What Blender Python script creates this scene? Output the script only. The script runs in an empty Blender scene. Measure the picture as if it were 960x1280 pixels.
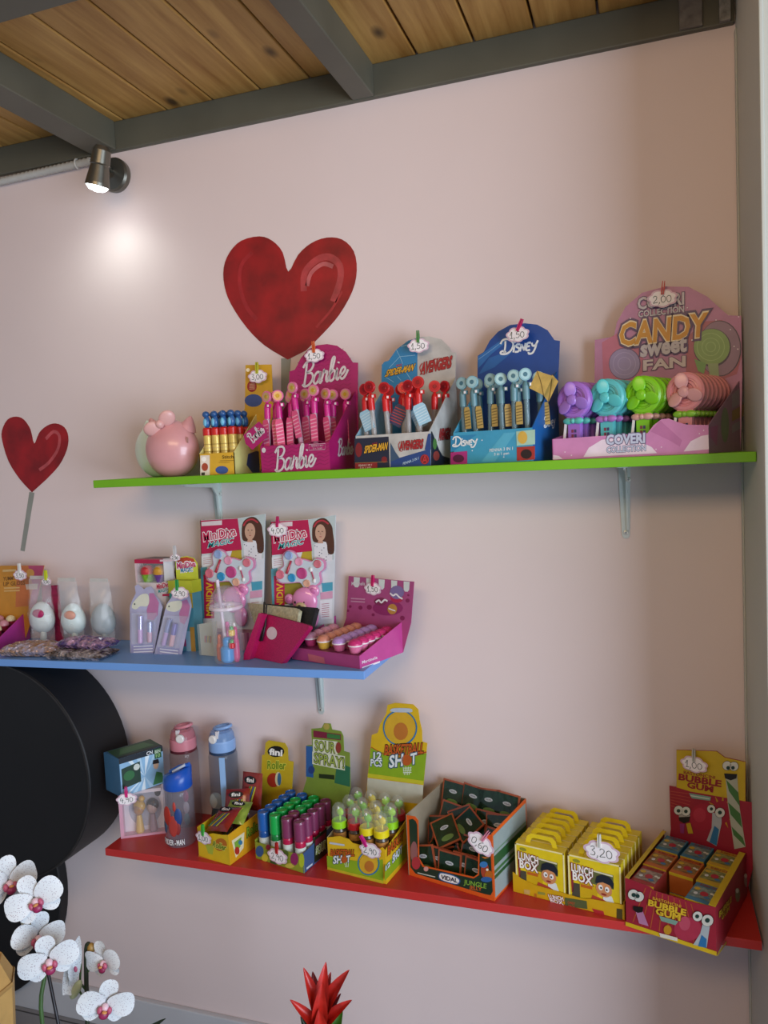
import bpy, bmesh, math, random
from mathutils import Vector as V, Matrix as M
# ------------------------------------------------------------------ camera
CX, CY, FPX = 480.0, 640.0, 961.94
CAM = V((0, -1.7, 1.5))
RX = V((0.94655447, -0.02274407, -0.32174111))   # world X, Y, Z axes seen in camera axes (right, down, forward)
RY = V((0.31904554, -0.08049765, 0.9443146))
RZ = V((-0.04737695, -0.99649528, -0.06893901))
def ray(px, py):
    c = V((px - CX, py - CY, FPX)); return V((RX.dot(c), RY.dot(c), RZ.dot(c)))
def on_axis(px, py, ax, val):
    d = ray(px, py); return CAM + d * ((val - CAM[ax]) / d[ax])
def aty(px, py, y): return on_axis(px, py, 1, y)
def onz(px, py, z): return on_axis(px, py, 2, z)
scene = bpy.context.scene
COL = scene.collection
cam_d = bpy.data.cameras.new('camera'); cam = bpy.data.objects.new('camera', cam_d); COL.objects.link(cam)
cam_d.sensor_fit = 'VERTICAL'; cam_d.sensor_height = 36; cam_d.sensor_width = 27; cam_d.lens = FPX / 1280 * 36
right = V((RX[0], RY[0], RZ[0])); up = -V((RX[1], RY[1], RZ[1])); back = -V((RX[2], RY[2], RZ[2]))
cam.matrix_world = M(((right.x, up.x, back.x, CAM.x), (right.y, up.y, back.y, CAM.y), (right.z, up.z, back.z, CAM.z), (0, 0, 0, 1)))
cam_d.clip_start = 0.02
scene.camera = cam
# ------------------------------------------------------------------ light
w = bpy.data.worlds.new('world'); scene.world = w; w.use_nodes = True
w.node_tree.nodes['Background'].inputs[0].default_value = (0.72, 0.82, 1.0, 1)
w.node_tree.nodes['Background'].inputs[1].default_value = 0.25
def area(name, loc, target, sx, sy, power, col):
    l = bpy.data.lights.new(name, 'AREA'); l.shape = 'RECTANGLE'; l.size = sx; l.size_y = sy; l.energy = power; l.color = col
    o = bpy.data.objects.new(name, l); COL.objects.link(o); o.location = loc
    o.rotation_euler = (V(target) - V(loc)).to_track_quat('-Z', 'Y').to_euler(); return o
area('daylight_shopfront', (2.3, -2.4, 1.05), (-0.6, 0, 0.85), 2.2, 1.8, 90, (0.74, 0.85, 1.0))
area('room_ceiling_lamp', (-0.5, -2.1, 2.28), (-0.5, 0, 1.75), 1.4, 0.5, 13.5, (1.0, 0.70, 0.40))
scene.view_settings.view_transform = 'Standard'; scene.view_settings.look = 'None'
scene.view_settings.gamma = 1; scene.view_settings.use_curve_mapping = False
scene.view_settings.exposure = 0.45
# ------------------------------------------------------------------ materials
def lin(h):
    h = h.lstrip('#'); r = []
    for i in (0, 2, 4):
        c = int(h[i:i + 2], 16) / 255; r.append(c / 12.92 if c <= .04045 else ((c + .055) / 1.055) ** 2.4)
    return r
MATS = {}
def mat(h, rough=.5, metal=0, alpha=1, trans=0, emit=0, vary=.06, scale=40, bump=0, bscale=60, coat=0):
    key = (h, rough, metal, alpha, trans, emit, vary, scale, bump, bscale, coat)
    if key in MATS: return MATS[key]
    m = bpy.data.materials.new('paint_' + h.strip('#')); m.use_nodes = True
    nt = m.node_tree; b = nt.nodes['Principled BSDF']; c = lin(h)
    tc = nt.nodes.new('ShaderNodeTexCoord')
    nz = nt.nodes.new('ShaderNodeTexNoise'); nz.inputs['Scale'].default_value = scale; nz.inputs['Detail'].default_value = 3
    nt.links.new(tc.outputs['Object'], nz.inputs['Vector'])
    rp = nt.nodes.new('ShaderNodeValToRGB')
    rp.color_ramp.elements[0].position = .3; rp.color_ramp.elements[1].position = .7
    rp.color_ramp.elements[0].color = [x * (1 - vary) for x in c] + [1]; rp.color_ramp.elements[1].color = [min(1, x * (1 + vary)) for x in c] + [1]
    nt.links.new(nz.outputs['Fac'], rp.inputs['Fac']); nt.links.new(rp.outputs['Color'], b.inputs['Base Color'])
    b.inputs['Roughness'].default_value = rough; b.inputs['Metallic'].default_value = metal
    b.inputs['Alpha'].default_value = alpha; b.inputs['Transmission Weight'].default_value = trans
    b.inputs['Coat Weight'].default_value = coat
    if emit:
        nt.links.new(rp.outputs['Color'], b.inputs['Emission Color']); b.inputs['Emission Strength'].default_value = emit
    if bump:
        n2 = nt.nodes.new('ShaderNodeTexNoise'); n2.inputs['Scale'].default_value = bscale; n2.inputs['Detail'].default_value = 4
        nt.links.new(tc.outputs['Object'], n2.inputs['Vector'])
        bp = nt.nodes.new('ShaderNodeBump'); bp.inputs['Strength'].default_value = bump; bp.inputs['Distance'].default_value = .004
        nt.links.new(n2.outputs['Fac'], bp.inputs['Height']); nt.links.new(bp.outputs['Normal'], b.inputs['Normal'])
    MATS[key] = m; return m
def P(h): return mat(h, .42)          # printed card
def plas(h, rough=.28): return mat(h, rough, vary=.02)
def clear(h='#e8eef0', a=.22): return mat(h, .06, alpha=a, vary=.02)
# ------------------------------------------------------------------ mesh building
class Pl:
    """a plane in the room: origin, unit u to the right, unit v up, n towards the viewer"""
    def __init__(s, O, u, v=(0, 0, 1)):
        s.O = V(O); s.u = V(u).normalized(); s.v = V(v).normalized(); s.n = s.u.cross(s.v).normalized(); s.v = s.n.cross(s.u).normalized()
    def pt(s, a, b, h=0): return s.O + s.u * a + s.v * b + s.n * h
    def px(s, px, py):
        d = ray(px, py); t = (s.O - CAM).dot(s.n) / d.dot(s.n); q = CAM + d * t - s.O
        return (q.dot(s.u), q.dot(s.v))
    def off(s, h): return Pl(s.O + s.n * h, s.u, s.v)
def Z(x0, y0, k): return lambda x, y: (x0 + x / k, y0 + y / k)
def smooth_line(pts, closed=False, n=4):
    out = []; N = len(pts); rng = range(N) if closed else range(N - 1)
    for i in rng:
        g = lambda k: pts[k % N] if closed else pts[max(0, min(N - 1, k))]
        p0, p1, p2, p3 = g(i - 1), g(i), g(i + 1), g(i + 2)
        for j in range(n):
            t = j / n
            out.append(tuple(.5 * (2 * b + (c - a) * t + (2 * a - 5 * b + 4 * c - d) * t * t + (3 * b - a - 3 * c + d) * t ** 3) for a, b, c, d in zip(p0, p1, p2, p3)))
    if not closed: out.append(tuple(pts[-1]))
    return out
TXT = {}
def text_geo(s, off=0.0):
    k = (s, off)
    if k not in TXT:
        c = bpy.data.curves.new('t', 'FONT'); c.body = s; c.resolution_u = 2; c.offset = off; c.fill_mode = 'FRONT'
        o = bpy.data.objects.new('t', c); COL.objects.link(o)
        me = o.to_mesh(); vs = [(v.co.x, v.co.y) for v in me.vertices]; fs = [tuple(p.vertices) for p in me.polygons]
        o.to_mesh_clear(); bpy.data.objects.remove(o); bpy.data.curves.remove(c); TXT[k] = (vs, fs)
    return TXT[k]
GLY = {  # hand-drawn single-line letters: list of strokes, advance
 'B': ([[(.15, 0), (.17, .5), (.15, 1.0)], [(-.05, .8), (.15, 1.02), (.45, 1.02), (.58, .85), (.45, .64), (.2, .55)], [(.2, .55), (.52, .5), (.64, .28), (.48, .04), (.2, -.03), (.02, .08)]], .68),
 'a': ([[(.38, .42), (.22, .5), (.05, .35), (.03, .12), (.15, 0), (.3, .1), (.38, .3), (.39, .5)], [(.39, .48), (.37, .12), (.45, 0), (.55, .12)]], .5),
 'r': ([[(0, .1), (.08, .4), (.1, .55), (.14, .42), (.3, .45), (.28, .15), (.36, 0), (.45, .1)]], .4),
 'b': ([[(0, .1), (.2, .55), (.26, .95), (.18, 1.0), (.1, .8), (.08, .15), (.18, 0), (.34, .08), (.38, .3), (.28, .45), (.14, .35)]], .42),
 'i': ([[(0, .1), (.08, .5), (.08, .12), (.16, 0), (.26, .1)], [(.1, .7), (.12, .76)]], .24),
 'e': ([[(0, .15), (.2, .22), (.32, .38), (.22, .5), (.08, .4), (.05, .15), (.18, 0), (.35, .08), (.5, .35)]], .5),
 'D': ([[(.28, .02), (.3, .5), (.26, .88)], [(-.1, .72), (.05, .98), (.5, .98), (.9, .62), (.82, .2), (.5, -.02), (.1, .0), (-.02, .12), (.15, .2), (.42, .08)]], .95),
 'I': ([[(.05, .5), (.06, .25), (.05, 0)], [(.02, .68), (.1, .74)]], .16),
 'S': ([[(.34, .5), (.1, .52), (.06, .38), (.3, .22), (.27, .02), (0, .02)]], .4),
 'N': ([[(0, 0), (.02, .26), (.03, .5)], [(.03, .5), (.17, .28), (.32, .03)], [(.32, .03), (.33, .28), (.34, .54)]], .42),
 'E': ([[(.32, .52), (.08, .5), (.03, .27), (.07, .02), (.34, .02)], [(.05, .27), (.18, .28), (.28, .27)]], .4),
 'Y': ([[(0, .5), (.08, .3), (.24, .26), (.36, .4), (.44, .6)], [(.36, .4), (.3, .05), (.15, -.22), (-.1, -.25), (-.16, -.12)]], .5),
 '0': ([[(.25, .8), (.05, .6), (.08, .15), (.28, 0), (.48, .25), (.45, .65), (.25, .8)]], .6),
 '1': ([[(.0, .45), (.22, .95), (.2, .5), (.17, 0)], [(-.02, .02), (.17, .0), (.4, .05)]], .45),
 '2': ([[(.05, .65), (.2, .85), (.42, .75), (.38, .45), (.05, .02), (.3, .04), (.52, .08)]], .6),
 '3': ([[(.05, .85), (.3, .95), (.4, .75), (.18, .52), (.42, .35), (.35, .05), (.02, .05)]], .55),
 '4': ([[(.2, .9), (.05, .4), (.25, .38), (.5, .45)], [(.4, .7), (.37, .3), (.35, -.1)]], .6),
 '5': ([[(.5, .85), (.2, .85), (.12, .5), (.35, .55), (.48, .3), (.3, .02), (.02, .1)]], .58),
 '6': ([[(.4, .85), (.15, .6), (.05, .25), (.2, 0), (.42, .12), (.38, .38), (.12, .3)]], .55),
 '9': ([[(.42, .6), (.25, .82), (.06, .65), (.15, .45), (.4, .55), (.42, .3), (.35, 0)]], .55),
 ',': ([[(.1, .1), (.1, -.05), (.02, -.2)]], .25)}
def glyph_strokes(s):
    x = 0; out = []
    for ch in s:
        st, adv = GLY[ch]
        for q in st: out.append([(x + a, b) for a, b in q])
        x += adv
    return [[(a / x, b) for a, b in q] for q in out]
class MB:
    def __init__(s): s.v = []; s.f = []; s.m = []; s.sm = []; s.mats = []
    def mi(s, m):
        if m not in s.mats: s.mats.append(m)
        return s.mats.index(m)
    def add(s, vs, fs, m, smooth=False):
        o = len(s.v); k = s.mi(m); s.v += [V(p) for p in vs]
        for f in fs: s.f.append([i + o for i in f]); s.m.append(k); s.sm.append(smooth)
    def box(s, c, size, m, rot=None):
        h = V(size) / 2; c = V(c); vs = []
        for x in (-1, 1):
            for y in (-1, 1):
                for z in (-1, 1):
                    p = V((x * h.x, y * h.y, z * h.z)); vs.append(c + (rot @ p if rot else p))
        s.add(vs, [(0, 1, 3, 2), (4, 6, 7, 5), (0, 4, 5, 1), (2, 3, 7, 6), (0, 2, 6, 4), (1, 5, 7, 3)], m)
    def prism(s, pl, poly, m, t=.0015, h=0, smooth=False):       # solid slab: front face at height h above the plane, body behind it
        n = len(poly); A = [pl.pt(a, b, h) for a, b in poly]; B = [pl.pt(a, b, h - t) for a, b in poly]
        ar = sum(poly[i][0] * poly[(i + 1) % n][1] - poly[(i + 1) % n][0] * poly[i][1] for i in range(n))
        if ar < 0: A.reverse(); B.reverse()
        s.add(A + B, [list(range(n)), list(range(2 * n - 1, n - 1, -1))], m)
        s.add(A + B, [(i, n + i, n + (i + 1) % n, (i + 1) % n) for i in range(n)], m, smooth)
    def flat(s, pl, poly, m, layer=1):
        n = len(poly); A = [pl.pt(a, b, .00035 * layer) for a, b in poly]
        ar = sum(poly[i][0] * poly[(i + 1) % n][1] - poly[(i + 1) % n][0] * poly[i][1] for i in range(n))
        if ar < 0: A.reverse()
        s.add(A, [list(range(n))], m)
    def pxpoly(s, pl, pts, m, layer=1): s.flat(pl, [pl.px(*p) for p in pts], m, layer)
    def ell(s, pl, c, rx, ry, m, layer=1, n=18, rot=0):
        ca, sa = math.cos(rot), math.sin(rot)
        s.flat(pl, [(c[0] + rx * math.cos(t) * ca - ry * math.sin(t) * sa, c[1] + rx * math.cos(t) * sa + ry * math.sin(t) * ca) for t in [2 * math.pi * i / n for i in range(n)]], m, layer)
    def pxell(s, pl, c, rx, ry, m, layer=1, n=18):
        s.pxpoly(pl, [(c[0] + rx * math.cos(2 * math.pi * i / n), c[1] + ry * math.sin(2 * math.pi * i / n)) for i in range(n)], m, layer)
    def stroke(s, pl, pts, wd, m, layer=1, sm=True, closed=False):
        p = smooth_line(pts, closed) if sm else list(pts)
        if closed: p = p + [p[0]]
        vs = []; h = .00035 * layer; n = len(p)
        for i in range(n):
            if closed: a, b = p[(i - 1) % (n - 1)], p[(i + 1) % (n - 1)]
            else: a, b = p[max(0, i - 1)], p[min(n - 1, i + 1)]
            d = V((b[0] - a[0], b[1] - a[1])); d = d.normalized() if d.length > 1e-9 else V((1, 0)); q = V((-d.y, d.x)) * wd / 2
            vs += [pl.pt(p[i][0] + q.x, p[i][1] + q.y, h), pl.pt(p[i][0] - q.x, p[i][1] - q.y, h)]
        s.add(vs, [(2 * i, 2 * i + 1, 2 * i + 3, 2 * i + 2) for i in range(n - 1)], m)
    def pxstroke(s, pl, pts, wd, m, layer=1, sm=True, closed=False): s.stroke(pl, [pl.px(*p) for p in pts], wd, m, layer, sm, closed)
    def text(s, pl, txt, p0, p1, p2, m, layer=2, outline=None, ow=.06, bold=.01):   # baseline p0 to p1, cap top p2, all photo pixels
        A, B, C = [V(pl.px(*p)) for p in (p0, p1, p2)]; s.text_at(pl, txt, A, B, C, m, layer, outline, ow, bold)
    def text_at(s, pl, txt, A, B, C, m, layer=2, outline=None, ow=.06, bold=.01):
        A, B, C = V(A), V(B), V(C); vs0, fs0 = text_geo(txt, bold)
        if not vs0: return
        xs = [q[0] for q in vs0]; x0, x1 = min(xs), max(xs); cap = .69
        def put(vs, fs, mm, ly):
            s.add([pl.pt(*(A + (B - A) * ((x - x0) / (x1 - x0)) + (C - A) * (y / cap)), .00035 * ly) for x, y in vs], fs, mm)
        if outline: put(*text_geo(txt, bold + ow), outline, layer)
        put(vs0, fs0, m, layer + (1 if outline else 0))
    def script(s, pl, txt, p0, p1, p2, wd, m, layer=2):
        A, B, C = [V(pl.px(*p)) for p in (p0, p1, p2)]
        for st in glyph_strokes(txt): s.stroke(pl, [tuple(A + (B - A) * a + (C - A) * b) for a, b in st], wd, m, layer)
    def lathe(s, c, prof, m, n=16, axis=V((0, 0, 1)), smooth=True, caps=True, ms=None):
        axis = V(axis).normalized(); q = axis.to_track_quat('Z', 'Y'); c = V(c); vs = []; k = len(prof)
        for r, z in prof:
            for i in range(n):
                t = 2 * math.pi * i / n; vs.append(c + q @ V((r * math.cos(t), r * math.sin(t), z)))
        for j in range(k - 1):
            mm = ms[j] if ms else m
            s.add(vs[j * n:(j + 2) * n], [(i, (i + 1) % n, n + (i + 1) % n, n + i) for i in range(n)], mm, smooth)
        if caps:
            s.add(vs[:n], [list(range(n - 1, -1, -1))], ms[0] if ms else m); s.add(vs[-n:], [list(range(n))], ms[-1] if ms else m)
    def tube(s, pts, r, m, n=8, smooth=True):
        pts = [V(p) for p in pts]; rs = r if isinstance(r, (list, tuple)) else [r] * len(pts); vs = []; N = len(pts); px = None
        for i, p in enumerate(pts):
            d = (pts[min(N - 1, i + 1)] - pts[max(0, i - 1)]).normalized()
            if px is None: px = d.orthogonal().normalized()
            px = (px - d * px.dot(d)).normalized(); py = d.cross(px)
            for k in range(n):
                t = 2 * math.pi * k / n; vs.append(p + (px * math.cos(t) + py * math.sin(t)) * rs[i])
        fs = [(j * n + i, j * n + (i + 1) % n, (j + 1) * n + (i + 1) % n, (j + 1) * n + i) for j in range(N - 1) for i in range(n)]
        s.add(vs, fs, m, smooth); s.add(vs[:n], [list(range(n - 1, -1, -1))], m); s.add(vs[-n:], [list(range(n))], m)
    def ball(s, c, r, m, nu=14, nv=9, rot=None, fn=None):
        r = V(r) if not isinstance(r, (int, float)) else V((r, r, r)); c = V(c); vs = []
        for j in range(nv + 1):
            ph = math.pi * j / nv
            for i in range(nu):
                t = 2 * math.pi * i / nu; p = V((math.sin(ph) * math.cos(t), math.sin(ph) * math.sin(t), math.cos(ph)))
                if fn: p = fn(p)
                p = V((p.x * r.x, p.y * r.y, p.z * r.z)); vs.append(c + (rot @ p if rot else p))
        s.add(vs, [(j * nu + i, (j + 1) * nu + i, (j + 1) * nu + (i + 1) % nu, j * nu + (i + 1) % nu) for j in range(nv) for i in range(nu)], m, True)
    def build(s, name, parent=None, bevel=0, origin=None, kind=None):
        o0 = V(origin) if origin is not None else (world_loc(parent) if parent else V((0, 0, 0)))
        me = bpy.data.meshes.new(name); me.from_pydata([tuple(p - o0) for p in s.v], [], s.f)
        for m in s.mats: me.materials.append(m)
        me.polygons.foreach_set('material_index', s.m); me.polygons.foreach_set('use_smooth', s.sm); me.update()
        o = bpy.data.objects.new(name, me); COL.objects.link(o)
        if parent: o.parent = parent
        elif origin is not None: o.location = o0
        if bevel:
            b = o.modifiers.new('soft_edges', 'BEVEL'); b.width = bevel; b.segments = 2; b.limit_method = 'ANGLE'
        if kind: o['kind'] = kind
        return o
def world_loc(o):
    p = V(o.location)
    while o.parent: o = o.parent; p = p + V(o.location)
    return p
def one(name, fn, parent=None, **k):
    b = MB(); fn(b); return b.build(name, parent, **k)
def tagp(o, label, cat, group=None):
    o['label'] = label; o['category'] = cat
    if group: o['group'] = group
    return o
def thing(name, label, cat, loc=(0, 0, 0), group=None):
    o = bpy.data.objects.new(name, None); COL.objects.link(o); o.location = loc; o.empty_display_size = .02
    return tagp(o, label, cat, group)
def copy_tree(o, parent=None):
    c = o.copy(); COL.objects.link(c); c.parent = parent
    for ch in list(o.children): copy_tree(ch, c)
    return c
def place(proto, state, loc, label, group, rot=None):
    """first use moves the prototype itself, later uses copy it with its parts"""
    o = copy_tree(proto) if state.get('used') else proto
    state['used'] = True
    o.location = loc; o['label'] = label; o['group'] = group
    if rot is not None: o.rotation_euler = rot
    return o
ORD = ['first', 'second', 'third', 'fourth', 'fifth', 'sixth', 'seventh', 'eighth', 'ninth', 'tenth', 'eleventh', 'twelfth']
random.seed(7)
WHITE, BLACK = '#f2f0ec', '#15140f'
# ------------------------------------------------------------------ the room
ZF = -0.06; XR = 0.186; ZB = 2.305; ZW = 2.377
ZG, ZR = 1.482, 0.591
def zblue(x): return 1.0465 + (x + 1.535) * .0128
def plaster(h, name):
    m = mat(h, .75, vary=.025, scale=2.2, bump=.12, bscale=14); return m
def wood_mat():
    m = bpy.data.materials.new('pine_board'); m.use_nodes = True; nt = m.node_tree; b = nt.nodes['Principled BSDF']
    tc = nt.nodes.new('ShaderNodeTexCoord'); oi = nt.nodes.new('ShaderNodeObjectInfo')
    add = nt.nodes.new('ShaderNodeVectorMath'); add.operation = 'ADD'
    sc = nt.nodes.new('ShaderNodeVectorMath'); sc.operation = 'SCALE'; sc.inputs[0].default_value = (3.1, 7.7, 5.3)
    nt.links.new(oi.outputs['Random'], sc.inputs['Scale']); nt.links.new(tc.outputs['Object'], add.inputs[0]); nt.links.new(sc.outputs[0], add.inputs[1])
    mp = nt.nodes.new('ShaderNodeMapping'); mp.inputs['Scale'].default_value = (1, .07, 1); nt.links.new(add.outputs[0], mp.inputs['Vector'])
    wv = nt.nodes.new('ShaderNodeTexNoise'); wv.inputs['Scale'].default_value = 26; wv.inputs['Detail'].default_value = 5; wv.inputs['Roughness'].default_value = .62; wv.inputs['Distortion'].default_value = .4
    nt.links.new(mp.outputs['Vector'], wv.inputs['Vector'])
    rp = nt.nodes.new('ShaderNodeValToRGB'); e = rp.color_ramp.elements
    e[0].color = lin('#966628') + [1]; e[1].color = lin('#c69a54') + [1]; e[0].position = .32; e[1].position = .66
    nt.links.new(wv.outputs['Fac'], rp.inputs['Fac'])
    vo = nt.nodes.new('ShaderNodeTexVoronoi'); vo.inputs['Scale'].default_value = 1.0
    mk = nt.nodes.new('ShaderNodeMapping'); mk.inputs['Scale'].default_value = (8.5, 4.4, .01); nt.links.new(add.outputs[0], mk.inputs['Vector']); nt.links.new(mk.outputs['Vector'], vo.inputs['Vector'])
    kr = nt.nodes.new('ShaderNodeValToRGB'); k = kr.color_ramp.elements; k[0].position = .05; k[0].color = (.03, .012, .004, 1); k[1].position = .15; k[1].color = (1, 1, 1, 1)
    nt.links.new(vo.outputs['Distance'], kr.inputs['Fac'])
    mx = nt.nodes.new('ShaderNodeMix'); mx.data_type = 'RGBA'; mx.blend_type = 'MULTIPLY'; mx.inputs[0].default_value = .85
    nt.links.new(rp.outputs['Color'], mx.inputs[6]); nt.links.new(kr.outputs['Color'], mx.inputs[7])
    nt.links.new(mx.outputs[2], b.inputs['Base Color']); b.inputs['Roughness'].default_value = .5
    return m
WALL = plaster('#dccbc8', 'wall'); JAMB = plaster('#b9bab0', 'jamb')
STEEL = mat('#59574a', .5, vary=.12, scale=6, bump=.06, bscale=30)
def struct(o): o['kind'] = 'structure'; return o
struct(one('wall_back', lambda b: b.box((-1.65, .05, 1.2), (3.672, .1, 2.6), WALL)))
struct(one('wall_right', lambda b: b.box((XR + .06, -.175 - .0, 1.2), (.12, .35, 2.6), JAMB)))
struct(one('trim_1', lambda b: [b.box((XR - .003, -.338, 1.155), (.006, .03, 2.43), JAMB), b.box((XR - .0015, -.012, 1.14), (.003, .02, 2.3), JAMB)], bevel=.002))
fl = struct(one('floor', lambda b: b.box((-1.0, -1.6, ZF - .03), (5.0, 3.3, .06), mat('#8d8d90', .45, vary=.1, scale=3))))
one('floor_joint', lambda b: [b.box((-1.0 + .0, -.03 - .45 * i, ZF + .0004), (4.6, .004, .0008), mat('#4a4a4c', .8)) for i in range(4)], fl)
struct(one('baseboard_back', lambda b: b.box((-1.65 + .018, -.008, ZF + .05), (3.63, .016, .1), mat('#c4c6ca', .45, vary=.05, scale=5)), bevel=.003))
# ceiling: every board is a piece of its own
ceil = struct(one('ceiling', lambda b: b.box((-1.0, -1.1, ZW + .05), (2.9, 2.2, .04), mat('#8a6238', .7))))
WOOD = wood_mat(); PW = .1275
pm = None
xs = -1.089 - 8 * PW
for i in range(18):
    x0 = xs + i * PW
    if pm is None:
        b = MB(); b.box((0, -1.1, 0), (PW - .005, 2.2, .028), WOOD); o = b.build('ceiling_board', ceil, bevel=.003); pm = o
    else:
        o = pm.copy(); COL.objects.link(o)
    o.parent = ceil; o.location = (x0 + PW / 2, 0, ZW + .014)
def beam(name, label, lo, hi):
    b = MB(); lo, hi = V(lo), V(hi); b.box((lo + hi) / 2, hi - lo, STEEL); o = b.build(name, None, bevel=.003, origin=((lo.x + hi.x) / 2, (lo.y + hi.y) / 2, lo.z)); return tagp(o, label, 'beam', 'grey steel ceiling beams')
beam('steel_beam', 'long grey steel beam running along the top of the pink wall', (-3.0, -.012, ZB), (.184, .012, ZW))
beam('steel_beam', 'grey steel cross beam above the small wall spotlight', (-1.315, -.5525, ZB + .001), (-1.24, -.0125, ZW))
beam('steel_beam', 'grey steel cross beam meeting the wall above the big red heart', (-.603, -.5525, ZB + .001), (-.551, -.0125, ZW))
beam('steel_beam', 'grey steel beam at the top left corner, nearest the camera', (-3.0, -.66, ZB), (.9, -.553, ZW))
o = one('steel_plate', lambda b: [b.box((.105, -.0165, 2.3425), (.042, .008, .068), mat('#6a6560', .6, vary=.3, scale=60, bump=.4))], origin=(.105, -.0165, ZB), bevel=.001)
tagp(o, 'small grey welded steel plate on the wall beam in the right corner', 'plate')
o = one('steel_plate', lambda b: [b.box((.166, -.018, 2.345), (.02, .011, .076), mat('#7d7a74', .6, vary=.35, scale=80, bump=.4))], origin=(.166, -.018, ZB), bevel=.001)
tagp(o, 'narrow scraped steel strip at the end of the wall beam beside the white jamb', 'plate')
# ------------------------------------------------------------------ shelves and brackets
def shelf(name, label, x0, x1, z, h, slope=0):
    m = mat(h, .38, vary=.03, scale=8, bump=.03, bscale=90)
    b = MB(); L = x1 - x0; zz = lambda x: z + slope * (x - x0)
    vs = [(x, y, zz(x) - t) for x in (x0, x1) for y in (-.22, -.0005) for t in (.018, 0)]
    b.add(vs, [(0, 1, 3, 2), (4, 6, 7, 5), (0, 4, 5, 1), (2, 3, 7, 6), (0, 2, 6, 4), (1, 5, 7, 3)], m)
    return tagp(b.build(name, None, bevel=.0012, origin=((x0 + x1) / 2, -.11, z - .018)), label, 'shelf', 'painted wall shelves')
shelf('wall_shelf', 'top lime green painted wall shelf with pen and fan displays', -1.215, XR - .001, ZG, '#6fae10')
shelf('wall_shelf', 'middle pale blue wall shelf with make-up toys and cupcake balms', -2.1, -.565, zblue(-2.1), '#6f9fe0', .0128)
shelf('wall_shelf', 'lowest red painted wall shelf with candy boxes and bottles', -1.259, XR - .003, ZR, '#bb302d')
BR = mat('#c9d0cc', .35, metal=.3, vary=.04); SCR = mat('#8c8c88', .3, metal=.9)
def bracket(x, ztop, label, L=.17, H=.15):
    r = thing('shelf_bracket', label, 'bracket', (x, 0, ztop - H), 'white steel shelf brackets')
    def vert(b):
        pl = Pl((x, -.003, ztop), (1, 0, 0))
        b.prism(pl, [(-.0125, -.001), (.0125, -.001), (.008, -H), (.004, -H - .006), (-.004, -H - .006), (-.008, -H)], BR, t=.0025)
    one('wall_arm', vert, r, bevel=.001)
    one('shelf_arm', lambda b: b.prism(Pl((x, 0, ztop - .0005), (1, 0, 0), (0, -1, 0)), [(-.0125, .003), (.0125, .003), (.009, L), (-.009, L)], BR, t=-.002), r)
    one('rib', lambda b: b.prism(Pl((x + .002, -.0031, ztop - .003), (0, -1, 0)), [(0, 0), (L * .9, 0), (L * .88, -.004), (.030, -.012), (.012, -.032), (.005, -H * .9), (0, -H * .95)], BR, t=.004), r, bevel=.001)
    for dz, dx in ((-.032, .008), (-H + .006, 0)):
        one('screw', lambda b: [b.lathe((x + dx, -.0032, ztop + dz), [(.0052, 0), (.005, .0015), (.003, .0024)], mat('#e4e4de', .3, metal=.5), 12, (0, -1, 0)), b.box((x + dx, -.0058, ztop + dz), (.005, .0006, .0012), SCR), b.box((x + dx, -.0058, ztop + dz), (.0012, .0006, .005), SCR)], r)
bracket(-1.018, ZG - .018, 'white bracket under the left end of the green shelf')
bracket(-.0405, ZG - .018, 'white bracket with two screws under the right end of the green shelf')
bracket(-.766, zblue(-.766) - .0185, 'white bracket under the right end of the blue shelf')
for px, py in ((303, 1094), (785, 1166)):
    p = aty(px, py - 2, -.2)
    o = one('shelf_pin', lambda b: b.lathe((p.x, -.2, ZR - .0182), [(.006, 0), (.006, -.004), (.003, -.007)], SCR, 12), origin=(p.x, -.2, ZR - .0252))
    tagp(o, 'small steel pin under the red shelf below the ' + ('roller candy box' if px < 500 else 'lunch box display'), 'pin', 'steel pins under the red shelf')
# ------------------------------------------------------------------ painted hearts on the wall
def heart(label, z, outline, stick, marks, loc):
    pl = Pl((0, -.0002, 0), (1, 0, 0)); q = [pl.px(*z(*p)) for p in smooth_line(outline[:-1] + [outline[-1]], False, 3)]
    r = thing('painted_heart', label, 'wall painting', loc, 'hearts painted on the pink wall')
    one('heart_shape', lambda b: b.prism(pl, q, mat('#8c0b12', .5, vary=.4, scale=14), t=.0006, h=.0008), r)
    one('lollipop_stick', lambda b: b.prism(pl, [pl.px(*z(*p)) for p in stick], mat('#8d8f86', .6, vary=.1, scale=20), t=.0004, h=.0006), r)
    for pts, wd, h in marks: one('brush_highlight', lambda b: b.pxstroke(pl.off(.0009), [z(*p) for p in pts], wd, mat(h, .4, vary=.3, scale=30), 1), r)
z3 = Z(150, 280, 3.097)
heart('big red heart painted on the wall above the pink pen display', z3,
      [(650, 525), (560, 470), (490, 400), (430, 310), (405, 240), (402, 170), (425, 110), (470, 65), (540, 48), (590, 65), (630, 110), (652, 185), (690, 120), (740, 75), (800, 53), (860, 60), (905, 105), (917, 180), (900, 260), (850, 350), (790, 420), (720, 490)],
      [(624, 520), (662, 520), (652, 650), (650, 760), (618, 760), (624, 650)],
      [([(712, 260), (715, 190), (760, 140), (810, 128), (850, 160), (852, 220), (825, 300)], .016, '#a5363a'), ([(725, 240), (740, 190), (785, 155), (825, 165)], .010, '#b85a5c'), ([(512, 110), (470, 160), (465, 240), (490, 320), (530, 370)], .010, '#9a2026'), ([(760, 400), (820, 330), (860, 260)], .006, '#9a2026')],
      (-.8, 0, 1.75))
z7 = Z(0, 500, 3.657)
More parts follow.
